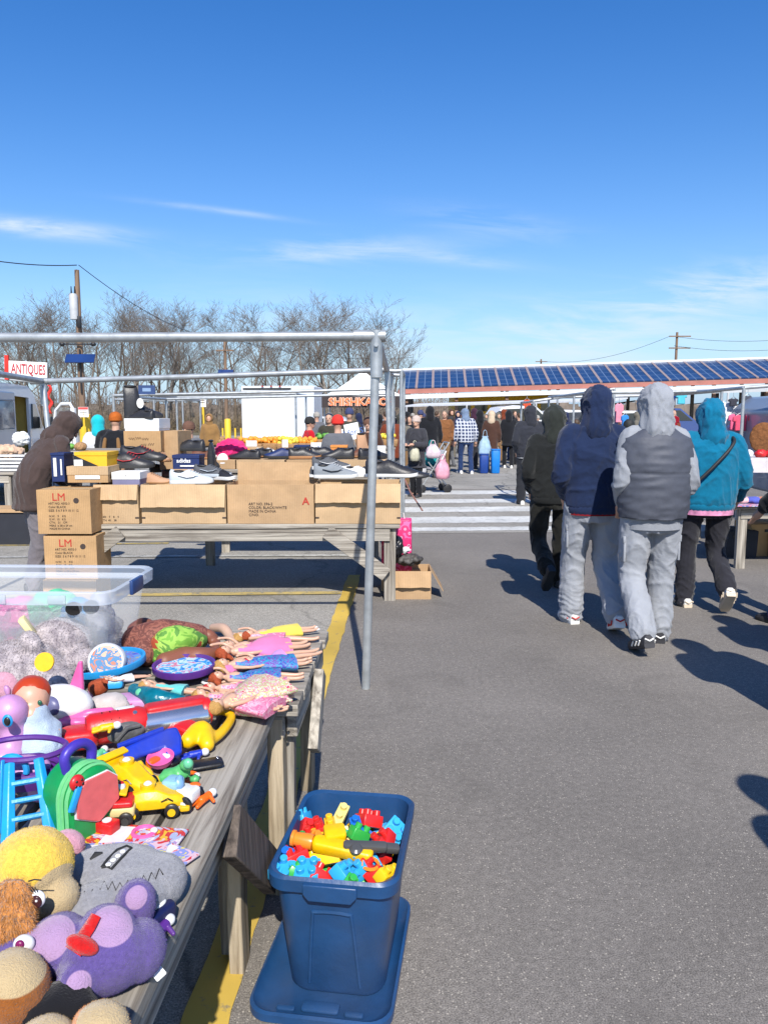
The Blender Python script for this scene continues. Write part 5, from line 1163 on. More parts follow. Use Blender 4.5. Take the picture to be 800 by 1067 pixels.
# moulded recess frame on the front wall
def wall(x,z,off=0): # point on the sloping front wall
    y=-(.184+(.212-.184)*(z-.012)/.238)-off; return Vector((x,y,z))
pts=[wall(-.068,.03),wall(-.052,.23),wall(-.040,.252),wall(.040,.252),wall(.052,.23),wall(.068,.03)]
M().chain(pts,[.005]*6,8,sub=4,ends=False).build('moulded_rib',TOTE,tt)
for (z0,z1) in ((.316,.352),):
    b=M(); b.prism([(-.055,.300),(-.070,.318),(-.070,.345),(.070,.345),(.070,.318),(.055,.300)][::-1],.012,(0,-.238,0)); b.build('grip_lip',TOTE,tt,bevel=.003)
BRC={'red':(.62,.02,.018),'blue':(.01,.13,.55),'sky blue':(.03,.34,.66),'yellow':(.80,.50,.015),'green':(.03,.36,.06),'pale yellow':(.75,.62,.2),'orange':(.75,.22,.02),'dark grey':(.07,.07,.07)}
BM={k:mat('brick_'+k.replace(' ','_'),v+(1,),.32,var=.05,spec=.5) for k,v in BRC.items()}
def brick(label,loc,rot,nx,ny,col,u=.032,h=.034):
    o=thing('toy_brick',label,'toy brick',loc,rot=rot,group='toy bricks heaped in the blue tote')
    M().rbox((0,0,h/2),(nx*u,ny*u,h),.003).build('block',BM[col],o,smooth=40)
    b=M()
    for i in range(nx):
        for j in range(ny): b.lathe([(.0105,0),(.0105,.013),(.009,.0145),(0,.0146)],((i-(nx-1)/2)*u,(j-(ny-1)/2)*u,h),12)
    b.build('studs',BM[col],o); return o
rb=random.Random(5)
def inbin(x,y,z=.335): 
    p=PZ(x,y,z); return p
spec=[('sky blue',318,860,1,2,'standing at the rear left corner'),('red',316,868,2,1,'below the rear left sky blue one'),('green',312,884,2,1,'left of the yellow blaster barrel'),('red',330,872,2,2,'under the pale yellow flashlight'),
('pale yellow',352,858,1,3,'lying long-ways at the rear'),('red',383,862,2,2,'big, at the rear right'),('sky blue',409,869,2,2,'against the right rim'),('red',402,888,2,3,'flat at the right wall'),('green',371,876,1,2,'between the two rear reds'),
('yellow',340,902,3,2,'flat, below the blaster'),('red',309,899,2,2,'large, on the left slope'),('blue',322,893,1,2,'dark, next to the left large red'),('sky blue',296,914,2,2,'at the nearest left corner'),('sky blue',321,914,2,2,'centre of the nearest row'),
('red',331,921,2,1,'tilted in the nearest row'),('sky blue',354,917,2,2,'right of the tilted red'),('sky blue',376,910,2,2,'below the orange trigger ring'),('red',384,918,3,1,'nearest right edge'),('green',361,924,1,1,'tiny, nearest rim centre'),
('yellow',398,917,1,2,'nearest right corner'),('green',301,916,1,1,'between nearest blues'),('blue',344,886,2,2,'buried under the blaster'),('red',360,895,2,2,'buried mid heap'),('yellow',330,885,2,2,'buried at the barrel'),
('sky blue',390,899,2,1,'right of the trigger ring'),('orange',322,881,1,2,'at the blaster muzzle'),('blue',372,868,2,1,'near the rear wall centre'),('yellow',345,868,1,2,'rear centre'),('blue',300,900,1,2,'against the left wall'),('pale yellow',350,878,1,1,'beside the blaster grip')]
for i,(c,x,y,nx,ny,w_) in enumerate(spec):
    z=.305 if 'buried' in w_ else .318+rb.uniform(0,.012)
    p=inbin(x,y,z); brick('%s toy brick %s'%(c,w_),p,(rb.uniform(-38,38),rb.uniform(-38,38),rb.uniform(0,180)),nx,ny,c)
# filler layer of loose bricks seen in the gaps
fb=M(); mi=list(BM)
for i in range(90):
    p=Vector((rb.uniform(-.10,.10),rb.uniform(-.155,.155),.25+rb.uniform(0,.03))); fb.rbox(p,(.032*rb.choice((1,2)),.064,.032),.003,(rb.uniform(-50,50),rb.uniform(-50,50),rb.uniform(0,180)),mi=rb.randrange(6),n=1)
o=fb.build('loose_bricks',[BM[k] for k in mi[:6]],smooth=None); o.matrix_world=tt.matrix_basis if False else (Matrix.Translation(tt.location)@Matrix.Rotation(R(BA),4,'Z')); tag(o,'jumbled lower layer of small toy bricks inside the blue tote','toy bricks',kind='stuff')
# yellow blaster on the bricks
PYL=plastic('yellow',250,196,0,.8); PRD=plastic('red',214,30,34,.8); PBL=plastic('royal',30,60,190,.75); POR=plastic('orange',250,110,20,.8); PSK=plastic('cyan',30,160,230,.8); PGR=plastic('green',10,160,80,.7); PPU=plastic('purple',100,50,150,.7); PPK=plastic('pink',238,100,170,.8); PWH=plastic('white',235,235,235,.8); PLP=plastic('lilac',205,150,200,.8); PBK=plastic('black',18,18,20,1); PMI=plastic('mint',110,210,160,.8); PNV=plastic('navy',20,26,74,.9)
c=inbin(357,885,.375); g=thing('toy_blaster','yellow toy blaster with dark grey grip lying on the toy bricks','toy blaster',c,rot=(12,6,-12))
M().rbox((0,0,0),(.17,.042,.036),.012).build('casing',PYL,g,bevel=.003); M().lathe([(.020,0),(.022,.01),(.018,.05),(.022,.052),(.022,.06),(0,.06)],(-.085,0,0),14,(0,-90,0)).build('muzzle',BM['orange'],g)
M().rbox((.06,.01,.016),(.12,.026,.022),.008,(0,0,14)).build('slide_grip',BM['dark grey'],g); M().lathe([(0,0),(.017,0),(.019,.006),(.012,.012),(0,.012)],(.04,-.012,.018),16).build('dial',BM['dark grey'],g)
M().rbox((-.035,.04,.01),(.06,.05,.026),.008,(0,0,25)).build('hopper',PYL,g)
ring=[(.085+.022*math.cos(a),-.03+.02*math.sin(a),.0) for a in [2*PI*i/14 for i in range(15)]]; M().tube(ring,.005,6).build('trigger_ring',BM['orange'],g)
M().rbox((.12,.035,.004),(.06,.024,.02),.006,(0,10,20)).build('stock',BM['dark grey'],g)

# ================================================================== clear plastic tub with wrapped toys
CLR=bpy.data.materials.new('clear_plastic'); CLR.use_nodes=True; _b=CLR.node_tree.nodes['Principled BSDF']; _b.inputs['Base Color'].default_value=(.80,.84,.88,1); _b.inputs['Roughness'].default_value=.28; _b.inputs['Alpha'].default_value=.24; _b.inputs['Specular IOR Level'].default_value=.7
CLR2=bpy.data.materials.new('clear_plastic_rim'); CLR2.use_nodes=True; _b=CLR2.node_tree.nodes['Principled BSDF']; _b.inputs['Base Color'].default_value=(.52,.57,.64,1); _b.inputs['Roughness'].default_value=.25; _b.inputs['Alpha'].default_value=.50
tubx=-.90; W2=.36; tb=thing('clear_storage_tub','large clear plastic tub with navy latch holding wrapped toys','storage tub',(tubx-W2-.005,2.70,TZ+.002),-2)
HT=.315
b=M(); b.loft([rr(W2-.05,.175,.05,.004),rr(W2-.005,.205,.05,HT-.03)],0,False); b.loft([rr(W2-.05,.175,.05,.004),rr(W2-.12,.12,.04,.004)],0,False); b.build('tub_wall',CLR,tb,smooth=40)
b=M(); b.loft([rr(W2-.006,.204,.05,HT-.052),rr(W2+.018,.228,.055,HT-.050),rr(W2+.020,.230,.055,HT-.010),rr(W2+.012,.222,.053,HT-.004),rr(W2-.004,.206,.05,HT-.012)],0,False); b.build('rim',CLR2,tb,smooth=40)
M().rbox((W2+.022,.0,HT-.03),(.014,.11,.05),.005).build('latch',mat('latch_navy',(.02,.05,.16,1),.4),tb)
for x in (-.2,0,.2): M().rbox((x,-.232,HT-.03),(.06,.008,.03),.003).build('rim_rib',CLR2,tb)
# wrapped goods in the tub
film=bpy.data.materials.new('crinkled_film'); film.use_nodes=True; _b=film.node_tree.nodes['Principled BSDF']; _b.inputs['Base Color'].default_value=(.9,.9,.92,1); _b.inputs['Roughness'].default_value=.12; _b.inputs['Alpha'].default_value=.30; _b.inputs['Specular IOR Level'].default_value=.9
_n=film.node_tree.nodes.new('ShaderNodeTexNoise'); _n.inputs['Scale'].default_value=26; _n.inputs['Distortion'].default_value=2; _p=film.node_tree.nodes.new('ShaderNodeBump'); _p.inputs['Distance'].default_value=.05; film.node_tree.links.new(_n.outputs[0],_p.inputs['Height']); film.node_tree.links.new(_p.outputs[0],_b.inputs['Normal'])
def bag(name,label,cat,c,r,m_,rot=(0,0,0),disp=.02,parent=None):
    b=M(); b.ell((0,0,0),r); o=organic(b,name,m_,None,voxel=.012,smooth=1,disp=disp,dsize=.04); o.location=c; o.rotation_euler=[R(a) for a in rot]; tag(o,label,cat); return o
tubitems=[(20,650,(.10,.08,.10),'pink',PPK,'pink wrapped toy pack at the tub left end'),(55,640,(.10,.06,.09),'mint',PMI,'mint and yellow wrapped toy pack in the tub middle'),(8,690,(.12,.06,.10),'lav',mat('toy_lavender',(.45,.36,.5,1),.5),'lavender wrapped toy pack low in the tub'),
 (80,645,(.08,.05,.08),'cyn',PSK,'cyan wrapped toy pack in the tub middle right'),(135,650,(.05,.07,.12),'gry',mat('toy_greyshade',(.35,.35,.38,1),.5),'grey wrapped toy pack at the tub right end')]
for x,y,r,_,m_,lb in tubitems:
    q=PY(x,y,2.70); q.z=max(q.z,TZ+.10); q.x=min(q.x,tubx-.13)
    bag('wrapped_toy',lb,'wrapped toy',(q.x,2.71,q.z),r,m_,(0,0,random.uniform(-30,30)),.03)
for i,(x,y) in enumerate(((25,655),(110,655),(60,660))):
    q=PY(x,y,2.62); bag('plastic_film',('crumpled clear film over the pink pack in the tub','crumpled clear film over the grey pack by the tub corner','crumpled clear film in the tub middle')[i],'plastic film',(min(q.x,tubx-.15),2.61,max(q.z,TZ+.13)),(.13,.06,.10),film,(0,0,10),.05)
def picmat(name,cols,scale=14,rough=.3):
    m=bpy.data.materials.new(name); m.use_nodes=True; nt=m.node_tree; b=nt.nodes['Principled BSDF']; b.inputs['Roughness'].default_value=rough
    t=nt.nodes.new('ShaderNodeTexCoord'); n=nt.nodes.new('ShaderNodeTexNoise'); n.inputs['Scale'].default_value=scale; n.inputs['Detail'].default_value=3; n.inputs['Distortion'].default_value=1.5; nt.links.new(t.outputs['Object'],n.inputs[0])
    r=nt.nodes.new('ShaderNodeValToRGB'); e=r.color_ramp.elements; r.color_ramp.interpolation='CONSTANT'
    k=len(cols)
    for i,c_ in enumerate(cols):
        p_=.30+.42*i/k if i else 0
        if i<2: e[i].position=p_; e[i].color=C(*c_,.75)
        else: x_=e.new(p_); x_.color=C(*c_,.75)
    nt.links.new(n.outputs[0],r.inputs[0]); nt.links.new(r.outputs[0],b.inputs['Base Color']); return m
# small drum with a picture standing in the tub corner
dq=PY(117,655,2.50)
g=thing('toy_drum','small white and cyan toy drum by the tub corner above the blue tray','toy drum',(dq.x,2.44,TZ+.085),rot=(70,0,12))
M().lathe([(.055,-.03),(.060,-.025),(.060,.02),(.055,.03),(0,.03)],(0,0,0),28).build('drum_shell',PWH,g); M().lathe([(0,0),(.05,0),(.05,.003),(0,.003)],(0,0,.03),28).build('picture_disc',picmat('picture_drum',[(200,120,90),(60,130,180),(230,180,150),(90,160,200)],22,.4),g)
M().rbox((0,-.075,-.01),(.10,.03,.04),.01).build('base_stand',PSK,g)
# sunglasses on top
q=PY(86,633,2.5); g=thing('sunglasses','black toy sunglasses hooked on the grey plush head','sunglasses',q,20); 
for s in (-1,1): M().lathe([(0,0),(.022,0),(.024,.006),(0,.008)],(s*.027,0,0),16,(90,0,0),sx=1.1).build('lens',PBK,g)
M().tube([(-.01,0,.01),(.01,0,.01)],.003,6).build('bridge',PBK,g)

# ================================================================== plush toys
def ph(n,*a): return plush(n,*a)
PGY=plush('grey',170,162,164,.62); PTN=plush('tan',232,186,96,.62); PBRN=plush('brown',170,100,40,.62); PPR=plush('purple',108,90,160,.66); PPP=plush('mauve',205,168,212,.60); PSL=plush('slate_grey',164,164,170,.66); PCR=plush('cream',222,196,150,.62); PRO=plush('red',214,30,30,.7); PKP=plush('pink',230,170,190,.65); PDB=plush('darkbrown',110,66,40,.6); PYE=plush('yellow',248,206,84,.75)
STITCH=mat('stitch_black',(.02,.02,.02,1),.7)
def at(x,y,h): 
    p=PZ(x,y,TZ+h); return p
def plush2(name,m1,c2,centres):
    m=m1.copy(); m.name=name; nt=m.node_tree; nd=nt.nodes; ln=nt.links; b=nd['Principled BSDF']; old=b.inputs['Base Color'].links[0].from_socket
    tc=[n for n in nd if n.bl_idname=='ShaderNodeTexCoord'][0]; acc=None
    for c,r in centres:
        d=nd.new('ShaderNodeVectorMath'); d.operation='DISTANCE'; ln.new(tc.outputs['Object'],d.inputs[0]); d.inputs[1].default_value=tuple(c)
        mr=nd.new('ShaderNodeMapRange'); mr.inputs['From Min'].default_value=r-.001; mr.inputs['From Max'].default_value=r+.001; mr.inputs['To Min'].default_value=1; mr.inputs['To Max'].default_value=0; ln.new(d.outputs['Value'],mr.inputs[0])
        if acc is None: acc=mr.outputs[0]
        else:
            mm=nd.new('ShaderNodeMath'); mm.operation='MAXIMUM'; ln.new(acc,mm.inputs[0]); ln.new(mr.outputs[0],mm.inputs[1]); acc=mm.outputs[0]
    mx=nd.new('ShaderNodeMixRGB'); ln.new(acc,mx.inputs[0]); ln.new(old,mx.inputs[1]); mx.inputs[2].default_value=c2; ln.new(mx.outputs[0],b.inputs['Base Color']); return m
# big grey marbled plush animal in front of the tub: head at (62,660)
def sub(o,c): return Vector(c)-Vector(o)
o=at(40,712,0); 
b=M(); H_=at(62,672,.12); b.ell(sub(o,H_),(.105,.10,.09),(0,0,20)); b.ell(sub(o,at(85,688,.09)),(.045,.05,.04)); b.ell(sub(o,at(20,700,.07)),(.16,.13,.10)); b.ell(sub(o,at(-20,660,.10)),(.15,.12,.10)); b.ell(sub(o,at(60,712,.05)),(.05,.07,.05)); b.ell(sub(o,at(32,672,.17)),(.035,.03,.05),(0,-30,0))
g=thing('plush_animal','marbled grey plush animal with dark blue eye lying against the tub','plush toy',o); mg=mat('plush_marbled',C(205,194,194,.75),.95,var=.1,scale=30,bump=.4,bscale=200,col2=C(140,130,136,.8),fuzz=.3,spec=.1); organic(b,'fur_body',mg,g,voxel=.010,smooth=3,disp=.012,dsize=.03)
M().ell(sub(o,at(79,667,.13))+Vector((.012,-.055,.0)),(.010,.008,.014)).build('eye',mat('eye_navy',(.01,.02,.08,1),.1),g)
q=sub(o,at(47,690,.17)); M().lathe([(.016,0),(.028,0),(.028,.008),(.016,.008)],q,20,(70,0,0)).build('yellow_ring_tag',PYL,g); M().lathe([(0,0),(.016,0),(.016,.006),(0,.006)],q,16,(70,0,0)).build('tag_centre',GREYM,g)
q=sub(o,at(30,655,.2)); M().rbox(q,(.02,.05,.085),.004,(0,-30,20)).build('card_tag',mat('tag_cream',(.7,.6,.3,1),.6),g)
# blue oval play board
def tray(label,x,y,h,rx,ry,rim,pic,rz,tilt=(0,0),name='toy_tray',base=None):
    g=thing(name,label,'toy tray',at(x,y,h),rot=(tilt[0],tilt[1],rz))
    M().lathe([(0,0),(.98,0),(1,.15),(1,1),(.93,1.02),(.90,.5),(0,.45)],(0,0,0),36).build('rim',rim,g,smooth=35)
    for v_ in g.children[0].data.vertices: v_.co.x*=rx; v_.co.y*=ry; v_.co.z*=.022
    o_=M().lathe([(0,0),(.88,0),(.88,.001),(0,.001)],(0,0,.0115),36); oo=o_.build('picture_panel',pic,g)
    for v_ in oo.data.vertices: v_.co.x*=rx; v_.co.y*=ry
    return g
g=tray('bright blue oval toy board with a mottled picture on it',110,694,.055,.135,.095,PSK,picmat('pic_sea',[(40,90,190),(120,110,190),(90,150,220),(150,120,130),(60,170,230),(180,160,120)],22),4,(8,-6))
g=tray('round purple tray with a blue and white frosty picture, by the doll row',192,698,.035,.105,.095,PPU,picmat('pic_frost',[(40,110,210),(60,160,230),(200,230,245),(220,120,160),(70,190,240)],26),0,(3,0))
# rag doll lying with patterned brown skin and leaf skirt
o=at(182,672,0); g=thing('large_doll','large brown doll lying on its back in a bright green leaf-print wrap','doll',o)
BD=picmat('doll_brown_pattern',[(126,72,60),(150,92,76),(110,62,54),(158,100,84)],26,.8); b=M()
b.chain([sub(o,at(143,668,.07)),sub(o,at(170,665,.08)),sub(o,at(205,664,.065))],[.058,.072,.05],14); b.ell(sub(o,at(150,680,.05)),(.05,.05,.05))
organic(b,'torso',BD,g,voxel=.008,smooth=3)
DSK=mat('doll_dark_skin',C(150,92,70,.62),.5,var=.06); b=M(); b.chain([sub(o,at(188,684,.04)),sub(o,at(207,684,.045)),sub(o,at(222,682,.04))],[.036,.034,.025],12); b.chain([sub(o,at(207,665,.05)),sub(o,at(216,662,.07)),sub(o,at(224,670,.04)),sub(o,at(224,680,.03))],[.026,.026,.022,.02],12)
b.chain([sub(o,at(172,690,.04)),sub(o,at(188,686,.04))],[.034,.036],12); organic(b,'leg',DSK,g,voxel=.006,smooth=3); b=M(); b.chain([sub(o,at(140,656,.08)),sub(o,at(150,650,.1)),sub(o,at(162,655,.09))],[.028,.025,.02],12); organic(b,'arm',DSK,g,voxel=.006,smooth=3)
GL=picmat('leaf_wrap',[(120,176,60),(158,205,84),(96,150,60),(176,214,96),(190,84,50)],11,.8); b=M(); b.chain([sub(o,at(163,676,.050)),sub(o,at(176,669,.085)),sub(o,at(192,667,.082)),sub(o,at(208,668,.060))],[.036,.056,.050,.030],14); b.chain([sub(o,at(166,686,.03)),sub(o,at(176,674,.07))],[.028,.05],10); organic(b,'leaf_wrap',GL,g,voxel=.008,smooth=2,disp=.01,dsize=.03)
M().rbox(sub(o,at(229,682,.02)),(.03,.03,.03),.004).build('shoe',PBK,g)
g2=thing('toy_limb','pale curved plastic doll leg lying past the big brown doll','toy part',at(233,662,.0)); b=M(); o2=Vector(g2.location); b.chain([sub(o2,at(222,654,.03)),sub(o2,at(233,655,.04)),sub(o2,at(240,664,.02)),sub(o2,at(243,670,.012))],[.016,.020,.018,.014],10); b.build('limb',mat('doll_pale',C(222,184,158,.62),.4),g2)
b=M()
for i in range(40): 
    p=at(150+random.uniform(-10,14),685+random.uniform(-3,5),random.uniform(0,.02)); b.ell(p,.008,n=6,k=4)
tag(b.build('red_beads',PRD),'small pile of red beads at the brown doll','beads',kind='stuff')

# fashion dolls -----------------------------------------------------------
DS=mat('doll_skin',C(240,190,160,.62),.38,var=.04); HB=mat('hair_blonde',C(214,164,90,.62),.6,var=.3,scale=60,bump=.4,bscale=200,stretch=(1,8,8)); HR=mat('hair_auburn',C(190,84,40,.62),.6,var=.3,scale=60,bump=.4,bscale=200,stretch=(1,8,8)); HK=mat('hair_redpink',C(214,50,50,.62),.6,var=.3,scale=60)
def doll(label,head,feet,dress,hair,h=.02,dl=.6,flare=1.0,legs=True,armup=True,shoes_=None,tail=False,hz=0.0):
    """lying on the table from head pixel to feet pixel"""
    rq=random.Random(hash(label)%1 if False else sum(map(ord,label))); jx=lambda v,a=4.5:(v[0]+rq.uniform(-a,a),v[1]+rq.uniform(-a*.7,a*.7)); head=jx(head); feet=jx(feet); armup=armup and rq.random()<.6; A=at(*head,h+.01+hz); B=at(*feet,h); d=B-A; L_=d.length; ang=math.degrees(math.atan2(d.y,d.x)); pit=-math.degrees(math.asin((B.z-A.z)/L_))
    g=thing('fashion_doll',label,'doll',A,rot=(random.uniform(-14,14),pit,ang),group='fashion dolls laid out on the far timber table'); s=L_/.29
    b=M(); b.ell((0,0,.006*s),(.019*s,.016*s,.017*s)); b.cap((.015*s,0,.003*s),(.035*s,0,0),.006*s,.008*s,n=8); b.chain([(.035*s,0,.0),(.06*s,0,.004*s),(.085*s,0,0),(.105*s,0,0)],[.014*s,.018*s,.011*s,.018*s],10,sub=3)
    for q in (-1,1):
        b.chain([(.105*s,q*.009*s,0),(.18*s,q*(.012+.004*(q>0))*s,.002),(.26*s,q*.012*s,0),(.285*s,q*.012*s,.006*s)],[.013*s,.010*s,.007*s,.006*s],8,sub=3)
        if armup and q>0: b.chain([(.038*s,q*.018*s,0),(.01*s,q*.045*s,.01*s),(-.03*s,q*.04*s,.012*s)],[.007*s,.006*s,.005*s],8,sub=3)
        else: b.chain([(.038*s,q*.018*s,0),(.08*s,q*.035*s,.006*s),(.12*s,q*.032*s,.008*s)],[.007*s,.006*s,.005*s],8,sub=3)
        b.ell(((-.03 if armup and q>0 else .125)*s,q*(.04 if armup and q>0 else .031)*s,.011*s),(.008*s,.006*s,.004*s),n=8,k=6)
    organic(b,'body',DS,g,voxel=.0032,smooth=2)
    b=M(); b.ell((-.008*s,0,.0),(.022*s,.021*s,.019*s)); rndd=random.Random(int(L_*1e6)); 
    for i in range(5): y0=rndd.uniform(-.016,.016)*s; b.chain([(-.008*s,y0,.0),(.005*s-.02*s*(i%2),y0+rndd.uniform(-.02,.02)*s,-.006*s),(-.03*s+.05*s*rndd.random(),y0+rndd.uniform(-.035,.035)*s,-.008*s)],[.010*s,.010*s,.005*s],8,sub=3)
    # keep the face clear
    organic(b,'hair',hair,g,voxel=.004,smooth=1,disp=.005,dsize=.012)
    for q in (-1,1): M().ell((-.001*s,q*.006*s,.0222*s),(.0022*s,.0026*s,.001*s),n=6,k=4).build('eye',EYE,g)
    m_=.105*s+dl*.15*s
    b=M(); n=18; rings=[]
    for x,w_,hh in ((.040,.018,.015),(.06,.021,.018),(.085,.014,.013),(.105,.022+.006*flare,.018),(.105+.05*dl,.026+.016*flare,.02),(.105+.15*dl,.030+.026*flare,.021)):
        w_*=1.28 if x>.07 else 1.1; hh*=1.15 if x>.07 else 1.05
        rings.append([Vector((x*s,math.cos(a)*w_*s*(1+.08*math.sin(a*5)*(x>.1)),max(-.014*s,math.sin(a)*hh*s*(1+.10*math.sin(a*7)*(x>.1))))) for a in [2*PI*j/n for j in range(n)]])
    b.loft(rings); b.build('dress',dress,g,smooth=80)
    if shoes_:
        b=M(); [b.ell((.287*s,q*.012*s,.002*s),(.012*s,.007*s,.006*s),n=8,k=6) for q in (-1,1)]; b.build('shoes',shoes_,g)
    return g
DP=cloth('satin_pink',244,130,180,.75); DY=cloth('doll_yellow',236,214,90,.75); DBL=picmat('dress_bluepurple',[(60,60,170),(40,150,190),(120,70,170),(60,190,210)],60,.6); DP2=picmat('dress_pinkprint',[(244,150,180),(240,120,160),(250,190,205),(236,100,150)],50,.7); DTL=cloth('doll_teal',20,120,140,.75); DTQ=cloth('doll_turq',110,210,205,.75); DWF=picmat('dress_floral',[(245,200,215),(230,120,150),(200,220,140),(245,225,225),(214,60,90)],70,.7); DLV=cloth('doll_lilac',210,150,215,.75)
doll('fashion doll in a yellow dress with white boots, furthest of the row',(262,662),(334,654),DY,HR,shoes_=PWH,dl=.7,flare=.3)
doll('fashion doll in a satin pink dress with bare legs, second of the row',(240,673),(327,676),DP,HB,dl=.75,flare=.7,hz=.02)
doll('fashion doll with tan legs half under the pink satin one',(250,668),(334,666),DP2,HB,dl=.4,h=.01)
doll('fashion doll in lilac and white dress under the blue one',(236,686),(322,686),DLV,HB,dl=.6,flare=.5,h=.012)
doll('fashion doll in a blue and purple dress with wavy blonde hair',(232,692),(318,693),DBL,HB,dl=.9,flare=.3,hz=.015)
doll('fashion doll with curly auburn hair in a dark teal print dress',(228,704),(314,704),DBL,HR,dl=.7,flare=.5,h=.015)
doll('fashion doll in the widest plain pink gown, red hair',(222,716),(306,715),DP2,HK,dl=1.15,flare=1.5,h=.03,armup=False)
doll('fashion doll in pink floral dress nearest the plank edge',(205,738),(304,738),DWF,HB,dl=.75,flare=.9,h=.02,armup=False)
doll('fashion doll under the pink gown with crossed legs',(218,727),(304,728),DWF,HR,dl=.8,flare=.6,h=.012)
doll('fashion doll in a hot pink ruffled skirt across the middle of the row',(232,680),(318,672),DP,HR,dl=.6,flare=1.6,h=.035,hz=.01)
doll('fashion doll in white and pink print lying slanted on the pink gown',(226,735),(300,708),DWF,HB,dl=.9,flare=1.2,h=.045,hz=.01)
doll('fashion doll in a short lilac top with long bare legs near the doll row end',(262,690),(330,676),DLV,HK,dl=.2,flare=.4,h=.03)
doll('fashion doll in pale pink gown at the near end of the heap',(210,728),(290,742),DP2,HB,dl=1.1,flare=1.5,h=.035)
bag('doll_dress','loose pink satin doll dress crumpled among the doll heads','doll dress',at(236,697,.03),(.05,.035,.02),DP,disp=.04)
bag('doll_dress','loose floral doll dress crumpled at the near doll feet','doll dress',at(286,730,.03),(.05,.035,.02),DWF,disp=.04)
doll('doll with blonde hair in turquoise top and teal skirt beside the red blaster',(155,712),(235,728),DTQ,HB,dl=.3,flare=.6,h=.03,hz=.02)
g=thing('teal_fish_tail','shiny teal mermaid tail lying left of the turquoise doll','toy tail',at(165,725,0)); o2=Vector(g.location); b=M(); b.chain([sub(o2,at(140,719,.04)),sub(o2,at(162,728,.04)),sub(o2,at(190,731,.03))],[.02,.032,.018],12); b.v=[v for v in b.v]; b.build('tail_cloth',mat('satin_teal',C(10,110,130,.8),.25,var=.3,scale=30,bump=.3,bscale=60),g)
doll('bare-shouldered doll with orange curls and white dress by the blue board',(112,712),(160,706),PWH,HR,dl=.4,h=.07,flare=.5)
bag('orange_wig','loose tuft of orange curls beside the white-dressed doll','toy hair',at(103,716,.05),(.035,.03,.03),HR,disp=.03)
bag('white_cloth_heap','small white and grey cloth bundle under the orange curls','cloth bundle',at(112,735,.03),(.06,.045,.035),cloth('bundle_white',215,205,200,.7),disp=.03)
g=thing('sequin_cap','small lilac and green toy purse under the red blaster','toy purse',at(140,738,.0)); M().rbox((0,0,.02),(.12,.08,.04),.02,(0,0,5)).build('pouch',PLP,g); M().ell((.03,.0,.05),(.025,.02,.015)).build('green_bow',PMI,g)

# ================================================================== toys in the middle
# red toy blaster w/ silver barrel
a=at(90,762,.055); c=at(222,737,.06); d=(c-a); ang=math.degrees(math.atan2(d.y,d.x)); L_=d.length
g=thing('toy_blaster','large red toy blaster with a silver ringed barrel','toy blaster',a,rot=(0,0,ang))
SIL=mat('chrome_silver',(.62,.62,.64,1),.18,metal=.9,var=.1)
M().lathe([(.0,0),(.036,0),(.043,.01),(.043,L_*.40),(.037,L_*.45),(.035,L_*.45)],(0,0,0),24,(0,90,0),cap=True).build('casing',PRD,g,smooth=40)
M().lathe([(.030,L_*.42),(.036,L_*.44),(.036,L_*.93),(.030,L_*.95)],(0,-.008,-.010),24,(0,90,0)).build('silver_barrel',SIL,g)
M().lathe([(.036,L_*.90),(.038,L_*.91),(.038,L_*.96),(.036,L_*.97)],(0,0,-.002),24,(0,90,0)).build('muzzle_ring',PRD,g)
M().lathe([(.030,L_*.955),(.033,L_*.96),(.033,L_*1.0),(.028,L_*1.0),(.026,L_*.96),(0,L_*.96)],(0,0,-.002),24,(0,90,0)).build('muzzle',SIL,g)
M().rbox((L_*.70,.012,.024),(L_*.50,.05,.028),.012).build('upper_shell',PRD,g,bevel=.003)
b=M(); b.ell((L_*.28,-.035,-.008),(.052,.022,.030)); b.tube([(L_*.2,-.052,-.02),(L_*.28,-.06,.012),(L_*.38,-.05,.01)],.006,8); b.build('grey_engine',mat('engine_grey',(.10,.10,.10,1),.45,var=.3,scale=40,bump=.4,bscale=40),g)
M().rbox((-.02,-.01,-.01),(.10,.08,.05),.02,(0,0,-10)).build('stock',PRD,g,bevel=.004)
for q in range(3): M().tube([(L_*(.12+.06*q)+.041*0,-.030,.030),(L_*(.12+.06*q),0,.0435),(L_*(.12+.06*q),.030,.030)],.0018,5).build('moulded_ridge',PBK,g)
M().rbox((L_*.30,.012,.041),(.05,.022,.004),.004).build('white_sticker',PWH,g); M().lathe([(0,0),(.006,0),(.006,.003),(0,.003)],(L_*.36,-.022,.036),10,(30,0,0)).build('screw_cap',SIL,g)
# blue toy gun
a=at(118,792,.045); c=at(188,772,.05); d=c-a; ang=math.degrees(math.atan2(d.y,d.x)); L_=d.length
g=thing('toy_gun','royal blue toy gun with orange trigger and tip','toy gun',a,rot=(0,0,ang))
M().prism([(-.01,-.012),(0,.014),(L_*.5,.030),(L_*.85,.042),(L_,.040),(L_*1.02,.010),(L_*.95,-.035),(L_*.74,-.042),(L_*.70,-.012),(L_*.35,-.016),(L_*.1,-.026)][::-1],.034,(0,0,0),(-50,0,0)).build('body',PBL,g,bevel=.008,bseg=3)
M().rbox((L_*.52,-.028,-.02),(.035,.022,.02),.006,(0,0,20)).build('trigger',POR,g); M().rbox((.008,-.022,0.004),(.034,.018,.02),.005,(0,20,0)).build('tip',POR,g)
M().rbox((L_*.45,.022,.03),(L_*.7,.012,.012),.004,(0,-8,0)).build('top_rail',PBL,g)
# red grip block
g=thing('red_toy_grip','red angular toy handle between the blue gun and yellow loop','toy handle',at(193,772,.0)); M().prism([(-.05,0),(-.055,.03),(-.01,.055),(.035,.045),(.065,.02),(.055,-.0)][::-1],.06,(0,0,0),(0,0,-25)).build('grip_shell',PRD,g,bevel=.008,bseg=3)
